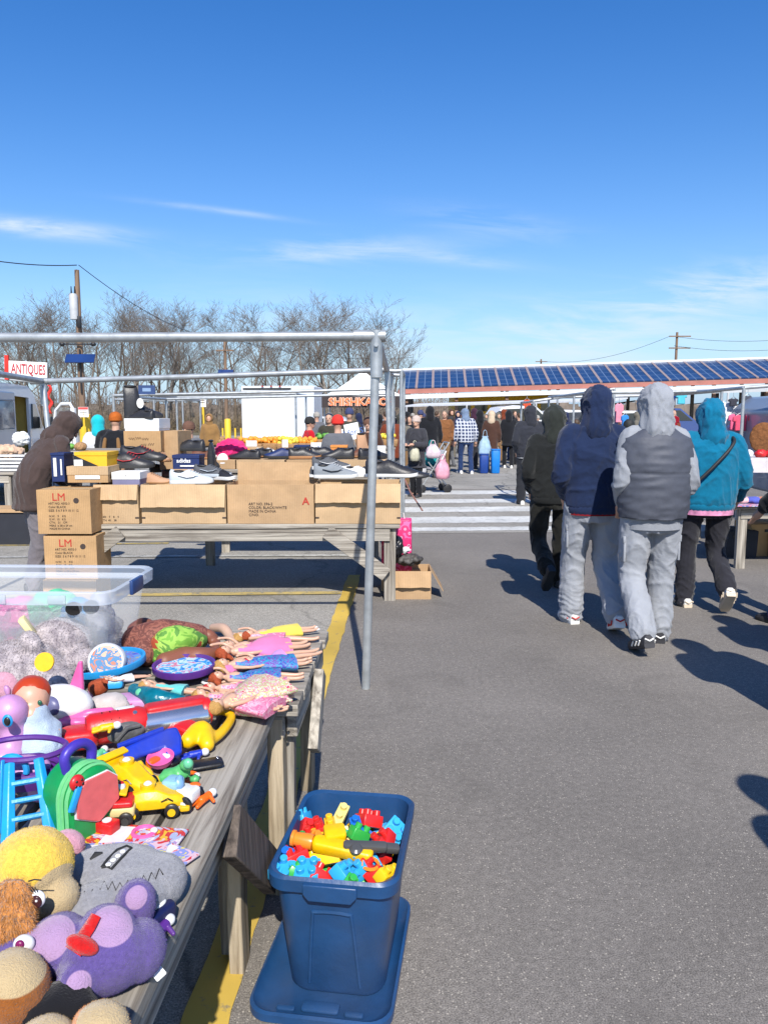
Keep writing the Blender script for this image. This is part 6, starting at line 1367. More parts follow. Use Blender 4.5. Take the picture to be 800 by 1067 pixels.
# yellow looped toy: solid disc + frame
o2=at(218,765,.015); g=thing('yellow_toy_saw','bright yellow toy with a looped handle at the plank edge','toy tool',o2)
b=M(); b.chain([sub(o2,at(196,772,.03)),sub(o2,at(210,762,.035)),sub(o2,at(216,776,.02))],[.022,.030,.020],14); b.chain([sub(o2,at(214,774,.02)),sub(o2,at(230,764,.02)),sub(o2,at(241,748,.02)),sub(o2,at(233,741,.025)),sub(o2,at(220,744,.025)),sub(o2,at(206,754,.03))],[.018,.014,.013,.013,.012,.018],12); organic(b,'loop_handle',PYL,g,voxel=.005,smooth=3)
# green rounded toy case
o2=at(86,862,.0); g=thing('toy_case','green rounded toy case with purple handle and pink slice panel','toy case',o2,rot=(0,0,58))
# local x along width (deep to the right), front panel faces +x/-y
Wc,Dc,Hc=.125,.105,.150
def arch(w_,h,n=14): return [(-w_/2,0.012),(-w_/2,h*.55)]+[(math.cos(PI-PI*i/n)*w_/2,h*.55+math.sin(PI*i/n)*h*.45) for i in range(1,n)]+[(w_/2,h*.55),(w_/2,.012),(w_/2-.012,0),(-w_/2+.012,0)]
out=arch(Wc,Hc)
b=M(); b.loft([[Vector((x*s,y,z*s+(1-s)*.05)) for x,z in out] for y,s in ((-Dc/2,.90),(-Dc/2+.008,.97),(-Dc/2+.02,1),(Dc/2-.02,1),(Dc/2-.008,.97),(Dc/2,.9))]); b.build('shell',PGR,g,smooth=50)
LG=plastic('lightgreen',120,215,140,.75)
b=M(); 
for i in range(3):
    y=-Dc/2+.014+i*.014; sc1=.985+.035*(1 if i%2 else .4); pp=[Vector((x*sc1,y,max(z*sc1,.02)+(1-sc1)*.05)) for x,z in out[:-2]]; b.tube(pp,.0045,6)
b.build('pale_stripe',LG,g)
b=M(); sl=[(0,.03),(.052,.060),(.050,.112),(.028,.132),(-.028,.132),(-.050,.112),(-.052,.060)]
b.prism([(x*1.06,z*1.04-.004) for x,z in sl][::-1],.006,(0,-Dc/2-.001,0)); b.build('white_border',PWH,g,bevel=.001); pk_=M().prism(sl[::-1],.006,(0,-Dc/2-.005,0)).build('pink_panel',plastic('salmon',236,110,110,.75),g,bevel=.001)
hp=[(-.030,0,Hc-.01),(-.034,0,Hc+.022),(-.012,0,Hc+.038),(.014,0,Hc+.036),(.032,0,Hc+.018),(.030,0,Hc-.01)]; M().chain(hp,[.011]*6,12,sub=4).build('handle',plastic('violet',70,50,180,.75),g)
M().rbox((-.055,-Dc/2-.006,.105),(.016,.008,.055),.006,(0,25,0)).build('cyan_tab',PSK,g)
M().ell((-.045,-Dc/2+.0,.135),(.017,.010,.017)).build('red_button',PRD,g); b=M()
for dx,dz in ((-.006,.006),(.006,.006),(0,-.006),(-.008,-.004),(.008,-.003)): b.ell((-.045+dx,-Dc/2-.0085,.135+dz),(.0028,.002,.0028),n=8,k=6)
b.build('black_dots',PBK,g)
# cyan A-frame toy
o2=at(22,876,.0); g=thing('toy_ladder','bright cyan A-shaped toy swing frame at the left edge','toy frame',o2)
b=M(); topL=at(13,800,.13); topR=at(46,792,.13)
def legp(p,q,w=.016): M_=M().tube([sub(o2,p),sub(o2,q)],[w*.75,w],4,flat=.6); M_.build('post',PSK,g,bevel=.003)
legp(at(10,795,.15),at(8,890,.0)); legp(at(40,790,.15),at(55,880,.0)); legp(at(3,792,.15),at(2,868,.0),.012)
for t in (.25,.45,.65,.85):
    p=at(10,795,.15).lerp(at(8,890,0),t); q=at(40,790,.15).lerp(at(55,880,0),t); M().tube([sub(o2,p),sub(o2,q)],.006,6).build('rung',PSK,g)
# purple basket
o2=at(25,800,.10); g=thing('toy_basket','purple toy basket with cyan handle sitting on the cyan frame','toy basket',o2)
b=M(); rx_,ry_=.085,.055
for z,s in ((0.045,1.12),(0,.95)): b.tube([(math.cos(a)*rx_*s,math.sin(a)*ry_*s,z) for a in [2*PI*i/28 for i in range(29)]],.007,8)
b.loft([[Vector((math.cos(a)*rx_*s,math.sin(a)*ry_*s,z)) for a in [2*PI*i/28 for i in range(28)]] for z,s in ((-.04,.7),(-.02,.85),(0,.92),(.01,.95))],0,False); b.build('basket_shell',PPU,g)
b=M(); b.tube([(.0+.03*math.cos(a),-.05,.02+.03*math.sin(a)) for a in [PI*i/10 for i in range(-1,11)]],.007,8); b.build('handle',PSK,g)
M().ell((0,0,0),(.06,.04,.025)).build('lilac_lining',PLP,g)
# pink toy horse + baby doll + white pink toy car
o2=at(5,785,.0); g=thing('toy_pony','pale pink toy pony head and neck, large painted eye','toy pony',o2)
b=M(); b.ell(sub(o2,at(10,742,.16)),(.046,.042,.044)); b.ell(sub(o2,at(-6,752,.135)),(.034,.030,.028)); b.ell(sub(o2,at(26,738,.15)),(.018,.016,.016)); b.chain([sub(o2,at(14,758,.12)),sub(o2,at(14,775,.08)),sub(o2,at(4,795,.04))],[.030,.034,.05],12); b.ell(sub(o2,at(20,722,.19)),(.010,.010,.020),(0,20,0)); b.ell(sub(o2,at(8,720,.19)),(.010,.010,.020),(0,-15,0)); organic(b,'head_neck',PLP,g,voxel=.007,smooth=3)
q=sub(o2,at(13,745,.16))+Vector((.010,-.045,.003)); M().ell(q,(.013,.005,.016)).build('eye_white',PSK,g); M().ell(q+Vector((.001,-.004,0)),(.008,.004,.011)).build('pupil',PBK,g)
o2=at(38,780,.0); g=thing('baby_doll','small baby doll with painted red hair in a pale blue top','doll',o2)
b=M(); hc=at(33,728,.17); b.ell(sub(o2,hc),(.044,.044,.048)); b.ell(sub(o2,hc)+Vector((.018,-.036,-.014)),(.010,.010,.009)); b.ell(sub(o2,hc)+Vector((.014,-.026,-.024)),(.026,.020,.018)); b.cap(sub(o2,at(33,745,.14)),sub(o2,at(38,765,.09)),.03,.045); b.chain([sub(o2,at(40,752,.12)),sub(o2,at(56,762,.09)),sub(o2,at(50,778,.06))],[.022,.022,.014],10); organic(b,'body',mat('doll_peach',C(246,190,160,.62),.4,var=.04),g,voxel=.006,smooth=3)
b=M(); b.ell(sub(o2,hc)+Vector((-.004,.012,.012)),(.047,.046,.044)); organic(b,'painted_hair',mat('hair_orange_paint',C(206,70,30,.65),.35),g,voxel=.006,smooth=1,disp=.004,dsize=.02)
for dx in (.006,.034): M().ell(sub(o2,hc)+Vector((dx,-.040 if dx<.02 else -.030,.0)),(.006,.004,.007)).build('eye',mat('eye_green',(.02,.10,.06,1),.2),g)
b=M(); b.cap(sub(o2,at(35,750,.125)),sub(o2,at(42,778,.06)),.043,.056); b.cap(sub(o2,at(42,752,.12)),sub(o2,at(54,760,.095)),.026,.026); organic(b,'top',cloth('baby_blue_print',196,214,236,.7,var=.3),g,voxel=.007,smooth=1,disp=.01,dsize=.03)
o2=at(72,752,.0); g=thing('toy_aeroplane','white and hot pink rounded toy plane behind the baby doll','toy plane',o2,)
b=M(); b.ell((-.01,0,.06),(.10,.055,.05),(0,0,-25)); b.build('fuselage',PWH,g,smooth=80); M().ell((-.03,-.045,.065),(.035,.02,.028),(0,0,-25)).build('window_patch',plastic('slatelilac',110,110,150,.75),g)
M().prism([(0,0),(.05,.10),(.06,.10),(.06,0)][::-1],.012,(-.01,.03,.08),(0,0,-25)).build('tail_fin',PPK,g,bevel=.004)
b=M(); b.chain([(.02,-.05,.03),(.08,-.05,.045),(.13,-.02,.04)],[.014,.013,.012],10); b.chain([(.0,-.055,.02),(.05,-.08,.03),(.1,-.06,.02)],[.012,.012,.01],10); organic(b,'pink_frame',PPK,g,voxel=.005,smooth=2)
# toy vehicles in the middle
def wheels(g,pos,r=.016,w=.012,hub=None):
    for p in pos:
        wv=M().lathe([(0,-w/2),(r*.8,-w/2),(r,-w*.3),(r,w*.3),(r*.8,w/2),(0,w/2)],p,18,(90,0,0)).build('wheel',PBK,g)
        M().lathe([(0,0),(r*.55,0),(r*.55,.002),(0,.002)],(p[0],p[1]-w/2-.002,p[2]),14,(90,0,0)).build('hub',hub or PBK,wv)
g=thing('toy_car','flat red and cream toy car with black wheels and a little figure','toy car',at(118,856,.0),8); M().rbox((0,0,.030),(.10,.05,.022),.006).build('body',mat('plastic_cream',C(235,215,150,.7),.4),g,bevel=.002); M().rbox((-.002,0,.047),(.098,.052,.014),.006).build('red_deck',PRD,g,bevel=.002); wheels(g,[(-.03,-.028,.016),(.032,-.028,.016),(-.03,.026,.016),(.032,.026,.016)])
g=thing('toy_figure','tiny figure in a red and white cap riding the flat red car','toy figure',at(125,838,.03)); M().ell((0,0,.010),(.013,.012,.014)).build('torso',PRD,g); M().ell((0,0,.032),(.013,.013,.013)).build('head',DS,g); b=M(); b.ell((0,0,.040),(.014,.014,.010)); b.build('cap',PWH,g); M().ell((.0,.003,.046),(.010,.010,.006)).build('cap_top',PRD,g)
def blob_toy(name,label,cat,parts,m_,base,vx=.005,extra=()):
    o2=Vector(base); g=thing(name,label,cat,o2); b=M()
    for c_,r_ in parts: b.ell(sub(o2,c_),r_)
    organic(b,'casing',m_,g,voxel=vx,smooth=1,disp=.008,dsize=.016)
    for nm_,c_,r_,mm in extra: M().ell(sub(o2,c_),r_,n=12,k=8).build(nm_,mm,g)
    return g
# yellow vehicles
for (lb,x,y,rz,hh) in (('upper yellow toy racer with open cockpit beside the green case',136,822,-35,.03),('lower yellow toy racer with round cockpit at the plank',160,846,12,.0)):
    g=thing('toy_racer',lb,'toy car',at(x,y,hh),rz,group='chunky yellow toy racers'); 
    b=M(); b.loft([[Vector((x_,y_*w_,z_*h_+.018)) for y_,z_ in ((-.03,0),(-.032,.02),(-.02,.036),(.02,.036),(.032,.02),(.03,0))] for x_,w_,h_ in ((-.07,.6,.55),(-.055,.85,.9),(-.02,1,1.15),(.01,1,1.15),(.035,.95,.8),(.065,.75,.6),(.075,.5,.35))]); b.build('body',PYL,g,bevel=.003,smooth=40)
    M().rbox((-.062,0,.066),(.022,.075,.006),.003,(0,15,0)).build('spoiler',PYL,g); M().rbox((-.058,0,.052),(.006,.05,.03),.002).build('spoiler_post',PYL,g)
    M().lathe([(.012,0),(.017,.0),(.017,.012),(.012,.012)],(-.01,0,.056),16).build('cockpit_ring',PYL,g); M().ell((-.01,0,.062),(.011,.011,.012)).build('driver_head',PWH,g)
    M().tube([(.02,-.0335,.038),(.035,-.0335,.045),(.045,-.03,.036)],.0015,4).build('painted_line',PBK,g); M().rbox((.07,0,.016),(.022,.07,.012),.004).build('bumper',PYL,g)
    wheels(g,[(-.042,-.036,.017),(.042,-.034,.015),(-.042,.034,.017),(.042,.032,.015)],hub=PYL)
blob_toy('toy_figure','yellow toy figure arm reaching up between the racers','toy figure',[(at(152,808,.05),(.018,.016,.02)),(at(160,815,.04),(.02,.018,.015)),(at(146,800,.07),(.012,.012,.018))],PYL,at(155,818,0))
g=thing('toy_patrol_car','small white and pale blue toy patrol car with a green creature aboard','toy car',at(186,838,.0),-18); M().rbox((0,0,.028),(.095,.05,.030),.010).build('body',PWH,g,bevel=.003); M().rbox((-.012,0,.050),(.04,.042,.022),.008).build('cabin',plastic('paleblue',150,200,225,.75),g,bevel=.003); wheels(g,[(-.03,-.028,.018),(.034,-.028,.018),(-.03,.026,.018),(.034,.026,.018)],.018,.012,PWH); M().rbox((.0,-.0265,.036),(.05,.002,.008),.001).build('side_stripe',PSK,g)
GRC=plastic('grassgreen',90,190,110,.75)
blob_toy('toy_creature','green rubber toy creature with mint face riding the patrol car','toy creature',[(at(178,808,.05),(.024,.02,.018)),(at(190,804,.055),(.02,.018,.018)),(at(195,797,.08),(.016,.015,.016)),(at(203,812,.045),(.014,.01,.01)),(at(170,812,.045),(.014,.012,.012))],GRC,at(186,815,0),extra=(('face',at(196,796,.088),(.012,.010,.012),PMI),('orange_claw',at(203,818,.04),(.014,.010,.006),POR)))
blob_toy('toy_figure','pale blue toy dog figure sitting in the patrol car','toy figure',[(at(186,818,.05),(.012,.011,.018)),(at(187,812,.06),(.010,.010,.011))],plastic('skyfig',130,180,230,.75),at(186,822,0))
g=thing('toy_bowl','small hot pink toy bowl below the blue gun','toy bowl',at(168,796,.02),rot=(15,0,0)); M().lathe([(.012,0),(.028,.006),(.034,.022),(.031,.022),(.024,.010),(0,.006)],(0,0,0),24).build('bowl_shell',PPK,g)
g=thing('smartphone','black phone-shaped toy lying on the bare plank','phone',at(215,798,.004),rot=(0,0,22)); M().rbox((0,0,.006),(.085,.05,.010),.010).build('case',PBK,g,bevel=.001); b=M(); b.ell((.030,.014,.012),(.003,.003,.001)); b.ell((.030,.006,.012),(.003,.003,.001)); b.build('camera_lens',SIL,g)
blob_toy('toy_figure','little brown and white figure beside the patrol car wheel','toy figure',[(at(173,828,.02),(.009,.009,.012)),(at(172,822,.035),(.007,.007,.008))],plastic('tanfig',200,150,110,.75),at(173,832,0))
# magazines
PG=picmat('magazine_print',[(230,200,210),(240,190,60),(214,60,60),(180,190,220),(240,230,225),(190,150,200),(120,200,220)],16,.25); PG2=picmat('magazine_print_b',[(220,60,60),(235,200,210),(150,160,220),(240,220,120),(90,170,210)],24,.25)
for (lb,x,y,rz,w_,h_,m_,z) in (('glossy colourful picture book lying flat on the plank',140,876,-8,.20,.10,PG,.0),('thin colouring book under the glossy one, nearer',120,893,4,.2,.09,PG2,.006),('small bright sticker sheet at the plank edge',180,893,-30,.09,.06,PG2,.004)):
    g=thing('picture_book',lb,'book',at(x,y,z),rz); M().box((0,0,.003),(w_,h_,.005)).build('cover',m_,g,bevel=.001); M().box((-w_*.2,0,.006),(w_*.25,h_*.8,.0008)).build('cover_panel',PWH,g)
# ---------------- near plush heap
o2=at(35,985,0); g=thing('plush_dog','yellow and cream plush dog head with long brown ears','plush toy',o2)
b=M(); b.ell(sub(o2,at(34,902,.13)),(.068,.065,.062)); b.ell(sub(o2,at(60,935,.09)),(.035,.035,.032)); b.ell(sub(o2,at(20,950,.05)),(.08,.06,.055))
organic(b,'head',plush2('plush_dog_face',PYE,C(222,196,150,.62),[(sub(o2,at(66,940,.09)),.058)]),g,voxel=.005,smooth=4,disp=.004,dsize=.03)
b=M(); b.ell(sub(o2,at(20,938,.115))+Vector((0,-.034,0)),(.040,.026,.058),(0,14,0)); b.ell(sub(o2,at(14,962,.09))+Vector((0,-.03,0)),(.048,.030,.055),(0,8,0)); organic(b,'ear',mat('plush_ear_brown',C(226,150,76,.68),.95,var=.3,scale=90,bump=.9,bscale=200,fuzz=.4,spec=.05,stretch=(1,1,.35)),g,voxel=.005,smooth=1,disp=.008,dsize=.012)
q=sub(o2,at(47,922,.135))+Vector((.004,-.038,0)); M().ell(q,(.013,.007,.015),(0,20,0)).build('eye_white',PWH,g); M().ell(q+Vector((.001,-.005,-.001)),(.009,.005,.011)).build('pupil',mat('eye_brown',(.05,.015,.015,1),.12),g); M().ell(q+Vector((.003,-.009,.003)),(.002,.002,.002)).build('glint',PWH,g)
b=M()
for i in range(4): b.tube([q+Vector((-.008+i*.004,-.004,.014)),q+Vector((-.014+i*.005,-.006,.024))],.0009,4)
b.tube([q+Vector((-.010,-.003,.032)),q+Vector((.0,-.006,.037)),q+Vector((.010,-.003,.034))],.0012,4); b.build('lashes',STITCH,g)
# grey round cushion plush, blank sleepy expression replaced by zig-zag seam
o2=at(125,940,0); g=thing('plush_cushion','light grey plush with zigzag seam and a striped zip mouth','plush toy',o2,)
b=M(); b.ell(sub(o2,at(118,912,.05)),(.105,.072,.048),(0,0,6)); b.ell(sub(o2,at(165,918,.04)),(.052,.06,.045)); b.ell(sub(o2,at(100,950,.045)),(.055,.065,.045)); b.ell(sub(o2,at(128,935,.045)),(.075,.06,.045)); organic(b,'cushion_body',PSL,g,voxel=.006,smooth=5,disp=.006,dsize=.05)
gb_=g
def on_surface(ob,P,up=Vector((0,0,1)),h=.002):
    """drop a point straight down onto a built mesh"""
    o_=ob; me=o_.data; best=None
    from mathutils.bvhtree import BVHTree
    if not hasattr(on_surface,'c'): on_surface.c={}
    if ob.name not in on_surface.c: on_surface.c[ob.name]=BVHTree.FromPolygons([v.co for v in me.vertices],[tuple(p.vertices) for p in me.polygons])
    hit=on_surface.c[ob.name].ray_cast(Vector(P)+up*1.0,-up)
    return (hit[0]+up*h) if hit[0] else Vector(P)
def cast_px(ob,root,x,y,h=.001):
    """local point on a built mesh seen towards pixel (x,y) of the reference view"""
    from mathutils.bvhtree import BVHTree
    if not hasattr(on_surface,'c'): on_surface.c={}
    if ob.name not in on_surface.c: on_surface.c[ob.name]=BVHTree.FromPolygons([v.co for v in ob.data.vertices],[tuple(p.vertices) for p in ob.data.polygons])
    d=ray(x,y).normalized(); hit=on_surface.c[ob.name].ray_cast(Vector((0,0,CAMH))-Vector(root.location),d)
    return (hit[0]-d*h) if hit[0] else None
body=g.children[0]
pts=[]
for i in range(22):
    x=84+i*4.1; y=926-3.5*math.sin(i*.25)-max(0,i-10)*2.0+(5 if i%2 else -4); p=cast_px(body,g,x,y,.0005)
    if p: pts.append(p)
if len(pts)>3: M().tube(pts,.0012,5).build('zigzag_seam',STITCH,g)
mo=[cast_px(body,g,x,y,.001) for x,y in ((106,904),(112,903),(116,906),(128,893),(137,884),(132,882),(122,886),(112,896))]
if all(mo):
    M().tube(mo+[mo[0]],.0028,6).build('mouth_outline',STITCH,g)
    b=M()
    for i in range(4):
        p=cast_px(body,g,113+i*5,901-i*4.5,.002)
        if p: b.ell(p,(.0055,.0055,.003))
    b.build('teeth',PWH,g)
ee=[cast_px(body,g,x,y,.001) for x,y in ((94,896),(100,891),(107,889))]
if all(ee): M().tube(ee,[.002,.006,.002],6).build('eye_patch',STITCH,g)
# purple plush bear w/ red bow
o2=at(95,1010,0); g=thing('plush_bear','purple plush with mauve belly, ears and feet and a red felt bow','plush toy',o2)
def pp(x,y,h): return sub(o2,at(x,y,h))
parts=[(pp(22,1000,.055),(.062,.055,.05),None),(pp(110,998,.055),(.072,.050,.055),(0,0,20)),(pp(62,985,.065),(.048,.052,.045),None),(pp(82,1025,.045),(.032,.038,.040),None),(pp(140,945,.060),(.036,.034,.048),(0,15,0)),(pp(145,990,.045),(.042,.05,.045),None),(pp(112,970,.085),(.046,.036,.040),None)]
b=M()
for c_,r_,ro in parts: b.ell(c_,r_,ro)
organic(b,'plush_body',plush2('plush_bear_cloth',PPR,C(205,168,212,.6),[(pp(x,y,h),r) for (x,y,h,r) in ((52,975,.1,.036),(117,962,.115,.034),(84,1030,.07,.028),(142,935,.10,.026))]),g,voxel=.0045,smooth=2,disp=.003,dsize=.04)
body=g.children[0]
b=M(); 
bp_=[cast_px(body,g,x,y,.006) for x,y in ((100,954),(92,968),(84,980),(76,992))]
bp_=[p for p in bp_ if p]
if len(bp_)>2: b.tube(bp_,[.010]+[.012]*(len(bp_)-2)+[.018],8,flat=.5); b.ell(bp_[1],(.008,.008,.008)); 
p=cast_px(body,g,86,985,.008)
if p: b.ell(p,(.026,.014,.012),(0,25,0))
b.build('red_bow',PRO,g,smooth=60)
for (x,y,c_) in ((22,1003,PWH),(25,984,PWH)):
    p=cast_px(body,g,x,y,.002)
    if p: M().ell(p,(.016,.012,.014)).build('eye_white',c_,g); M().ell(p+Vector((-.001,-.010,.006)),(.007,.005,.007)).build('pupil',plastic('magenta',130,20,90,.8),g)
g=thing('fabric_label','white fabric care tag folded over the plank edge','fabric tag',at(160,1008,.012),rot=(20,25,-35)); M().rbox((0,0,0),(.045,.018,.0015),.002).build('tag_cloth',PAPER,g); M().box((-.012,0,.0012),(.010,.016,.001)).build('tag_print',PBL,g)
# brown plush feet at the bottom
def plushlump(label,x,y,h,r,m1,m2,fx,fy,fh,fr,rot=None,name='plush_animal'):
    o2=at(x,y,0); g=thing(name,label,'plush toy',o2); b=M(); b.ell(sub(o2,at(x,y,h)),r,rot); q=sub(o2,at(fx,fy,fh))
    organic(b,'plush_body',plush2('plush_paw',m1,tuple(C(222,196,150,.62)),[(q,fr)]),g,voxel=.006,smooth=3,disp=.004,dsize=.03); return g
plushlump('tan plush with cream top at the lower left corner',12,1035,.06,(.055,.055,.06),PBRN,PCR,14,1010,.10,.045)
plushlump('orange and cream plush paw poking up at the bottom edge',104,1072,.045,(.042,.036,.034),plush('apricot',244,160,84,.65),PCR,112,1056,.08,.045)
plushlump('cream plush belly at the very bottom beside the black cloth',48,1088,.04,(.042,.035,.035),PCR,PCR,52,1070,.08,.05)
plushlump('small pink plush tucked behind the yellow dog head',70,882,.05,(.035,.03,.032),PKP,PKP,70,880,.05,.01,name='plush_toy')
g=thing('red_felt_scrap','red felt cloth folded between the grey plush and books','cloth',at(95,896,.03)); b=M(); b.ell((0,0,0),(.04,.02,.02),(0,-20,15)); organic(b,'felt',PRO,g,voxel=.006,smooth=1,disp=.012,dsize=.03)
o_=bag('black_cloth','crumpled black cloth beneath the cream plush','cloth',at(46,1056,.03),(.085,.045,.035),cloth('black_crumple',24,24,28,.9),disp=.04)
# small odds under toys so the table is full
odd=[('small lilac toy disc under the toy basket',48,830,.0,PLP),('purple toy block beside the red blaster stock',95,778,.0,PPU),('white toy dish below the blue board',75,722,.0,PWH),('red toy block under the red blaster',150,764,.0,PRD),('mint toy ring left of the yellow racer',112,806,.0,PMI),('black toy block under the blue gun',150,784,0,PBK),('navy toy block under the bear',160,965,0,PNV),('pink toy tray at far left behind the pony',-8,720,.0,PPK)]
for lb,x,y,z,m_ in odd:
    g=thing('small_toy',lb,'small toy',at(x,y,0),random.uniform(0,90)); M().rbox((0,0,.018),(.075,.05,.034),.012).build('casing',m_,g,bevel=.002); M().ell((.01,0,.037),(.018,.014,.006)).build('knob',PWH if m_ is not PWH else PPK,g)
# wire stand under the blue board etc: soft toys heap left of the tub front
bag('plush_lump','pink plush heap at the left edge above the pony',"plush toy",at(5,715,.06),(.06,.05,.05),PKP,disp=.02)
# ================================================================== mid-ground goods and furniture
RNG=random.Random(11)
# ANTIQUES sign on its pipe with ribbons
sy_=10.5; a=PY(7,375,sy_); c=PY(49,379,sy_-.0); hs_=PY(7,375,sy_).z-PY(7,392,sy_).z
g=thing('shop_sign','white hanging sign reading ANTIQUES in red capitals','sign',(a.x,sy_,0),0)
b=M(); w_=c.x-a.x
M().box((w_/2,0,a.z-hs_/2-.02),(w_,.02,hs_),(0,3.0,0)).build('sign_board',PAPER,g)
text('ANTIQUES',hs_*.86,mat('sign_red',(.42,.02,.03,1),.6),g,(.055,-.014,a.z-hs_*.80),rot=(90,3.0,0),bold=.002,sx=.52,name='lettering')
M().box((.0,-.01,a.z-hs_/2+.01),(.05,.03,hs_*1.5),(0,3,0)).build('red_edge',mat('ribbon_red',(.62,.03,.02,1),.7),g)
M().tube([(-.05,.02,a.z-hs_-.04),(w_+.1,.02,a.z-hs_-.10)],.014,8).build('hanger_rail',GALV,g)
M().tube([(-.45,.02,0),(-.45,.02,a.z+.2)],.02,8).build('post',GALV,g); M().tube([(-.45,.02,a.z-hs_-.02),(0,.02,a.z-hs_-.04)],.014,8).build('arm_rail',GALV,g)
for (x,y0,y1,lb) in ((51,401,431,'long red ribbon dangling beside the hooded parka'),):
    p=PY(x,y0,9.6); q=PY(x,y1,9.6); b=M(); n=14; vs=[];fs=[]
    for i in range(n+1):
        z=p.z+(q.z-p.z)*i/n; xx=p.x+.02*math.sin(i*.9); vs+=[(xx-.02,9.6+.01*math.sin(i),z),(xx+.02,9.6-.01*math.sin(i*1.3),z),]
    for i in range(n): fs.append((2*i,2*i+1,2*i+3,2*i+2))
    b.add(vs,fs); o=b.build('red_ribbon',mat('ribbon_red',(.62,.03,.02,1),.7)); sm=o.modifiers.new('t','SOLIDIFY'); sm.thickness=.004; tag(o,lb,'ribbon')
# bollards and small post signs
def bollard(label,x,yt,yb,Y,r=.09):
    p=PY(x,yt,Y); g=thing('bollard',label,'bollard',(p.x,Y,0)); M().lathe([(r,0),(r,p.z-.04),(r*.8,p.z-.01),(0,p.z)],(0,0,0),16).build('pipe',YEL,g); M().lathe([(r*1.7,0),(r*1.7,.05),(r*1.2,.08)],(0,0,0),16).build('concrete_foot',mat('concrete',(.4,.38,.34,1),.9),g); return g
def postsign(label,x,y0,y1,Y,rows,w_=.3,yellow=True,red=True):
    p=PY(x,y0,Y); q=PY(x,y1,Y); g=thing('post_sign',label,'sign',(p.x,Y-.12,0)); h=p.z-q.z
    M().box((0,0,(p.z+q.z)/2),(w_,.015,h)).build('sign_plate',PAPER,g); 
    if red: M().box((0,-.009,p.z-h*.14),(w_*.96,.004,h*.24)).build('red_header',mat('sign_headred',(.6,.08,.07,1),.6),g)
    b=M()
    for i in range(rows): b.box((0,-.009,p.z-h*(.38+.16*i)),(w_*.7,.003,h*.05))
    b.build('printed_lines',INK,g); M().tube([(0,.02,0),(0,.02,q.z+h*.6)],.03,8).build('post',YEL if yellow else GALV,g); return g
bollard('thick yellow bollard under the red headed notice by the pole',88,431,460,28,.20)
postsign('white notice with red header above the thick yellow bollard',88,424,434.5,27.6,3,.36)
postsign('slim white sign on a yellow post left of the trailer',212,409,424,20,3,.17)
bollard('short yellow bollard between slim sign and trailer',237,436,462,22,.09)
for i,(x,Y,w_) in enumerate(((232,30,'thin yellow stake nearest the short bollard'),(245,30,'thin yellow stake right of the short bollard'),(251,33,'pale thin stake beside the trailer corner'))):
    p=PY(x,446,Y); o=M().tube([(p.x,Y,0),(p.x,Y,p.z)],.035,6).build('marker_stake',YEL); tag(o,w_,'stake',group='marker stakes along the lot edge')
# statue-like dark boots stack on white box w/ small card
o2=PY(152,437,7.0)
shoe_at('leather_boot','black high boot standing on the white box, its top flopped over',150,436.5,7.05,20,SK,SB,L=.34,kind='boot')
shoe_at('leather_shoe','black lace-up lying across the top of the white box',146,436.5,6.98,160,SK,SB,L=.30,kind='dress')
g=thing('price_card','small white round card stuck above the white box','card',PY(146,420,6.95)); M().lathe([(0,0),(.03,0),(.03,.002),(0,.002)],(0,0,0),18,(90,0,20),sy=1.5).build('card_face',PAPER,g)
g=thing('hung_sign','small dark blue framed picture hanging from the rear rail','picture',PY(153,406,11.3)); M().box((0,0,0),(.24,.02,.13)).build('frame_face',mat('sign_blue',(.03,.06,.16,1),.5),g); M().box((0,-.012,0),(.12,.004,.05)).build('pale_print',mat('blueprint',(.2,.3,.45,1),.6),g); M().tube([(0,0,.06),(0,0,.16)],.004,5).build('hanger',BLK,g)
# second shoe table (behind first)
def goods_table(label,x0,x1,ytop,Y,dep=.9,mt=WX,rz=0,skirt=None):
    a=PY(x0,ytop,Y); c=PY(x1,ytop,Y); w_=c.x-a.x; g=thing('market_table',label,'market table',((a.x+c.x)/2,Y,0),rz,'timber tables of the far stalls'); z=a.z
    for k in range(5): M().box((0,.09+k*.18,z-.02),(w_,.17,.035)).build('plank',mt,g,bevel=.003)
    for s in (-1,1):
        for y in (.06,dep-.06): M().box((s*(w_/2-.1),y,(z-.04)/2),(.09,.05,z-.04)).build('leg',WZ,g)
    M().box((0,.04,z-.09),(w_-.15,.03,.09)).build('apron',mt,g)
    if skirt: M().box((0,-.012,z*.5),(w_,.01,z*.96)).build('cloth_skirt',skirt,g)
    return g,z
g,z2=goods_table('timber table of leather shoes and boots behind the carton row',205,400,489,7.75)
z2b=z2+.095
stk=[(204,487,'pair of brown slippers on the rear table left','dress',SBR),(232,486,'orange tan moccasin on the rear table','dress',SOR),(255,486,'black leather shoe beside the orange moccasin','dress',SK),(268,484,'black loafer angled left on the rear table','dress',SK),(292,484,'small dark navy trainer on the rear table','sneaker',NV),(306,485,'black work shoe before the white tags','sneaker',SK),(318,482,'black high-top lying on the rear table','sneaker',SK),(340,484,'wide black hiking boot at the rear table centre','sneaker',SK),(352,480,'black boot standing right of the hiking boot','sneaker',SK),(374,485,'oxblood brown boot near the frame pole','dress',SBR),(389,486,'black trainer just right of the frame pole','sneaker',SK),(244,478,'second orange moccasin pushed to the back','dress',SOR)]
for i,(x,y,lb,kd,mm) in enumerate(stk):
    p=PY(x,y,7.95+.25*(i%2)); make_shoe('leather_boot' if kd=='boot' else 'shoe',lb,(p.x,p.y,z2b+.002+0*i),RNG.choice((0,12,-20,170,190,30)),mm,SB if i%3 else SGM,L=.34,kind=kd)
bag('pink_bag','bright pink fabric bag among the shoes on the rear table','bag',PY(241,470,8.1),(.17,.10,.13),cloth('hot_pink',230,50,120,.8,var=.25),disp=.06)
z2b=z2+.095
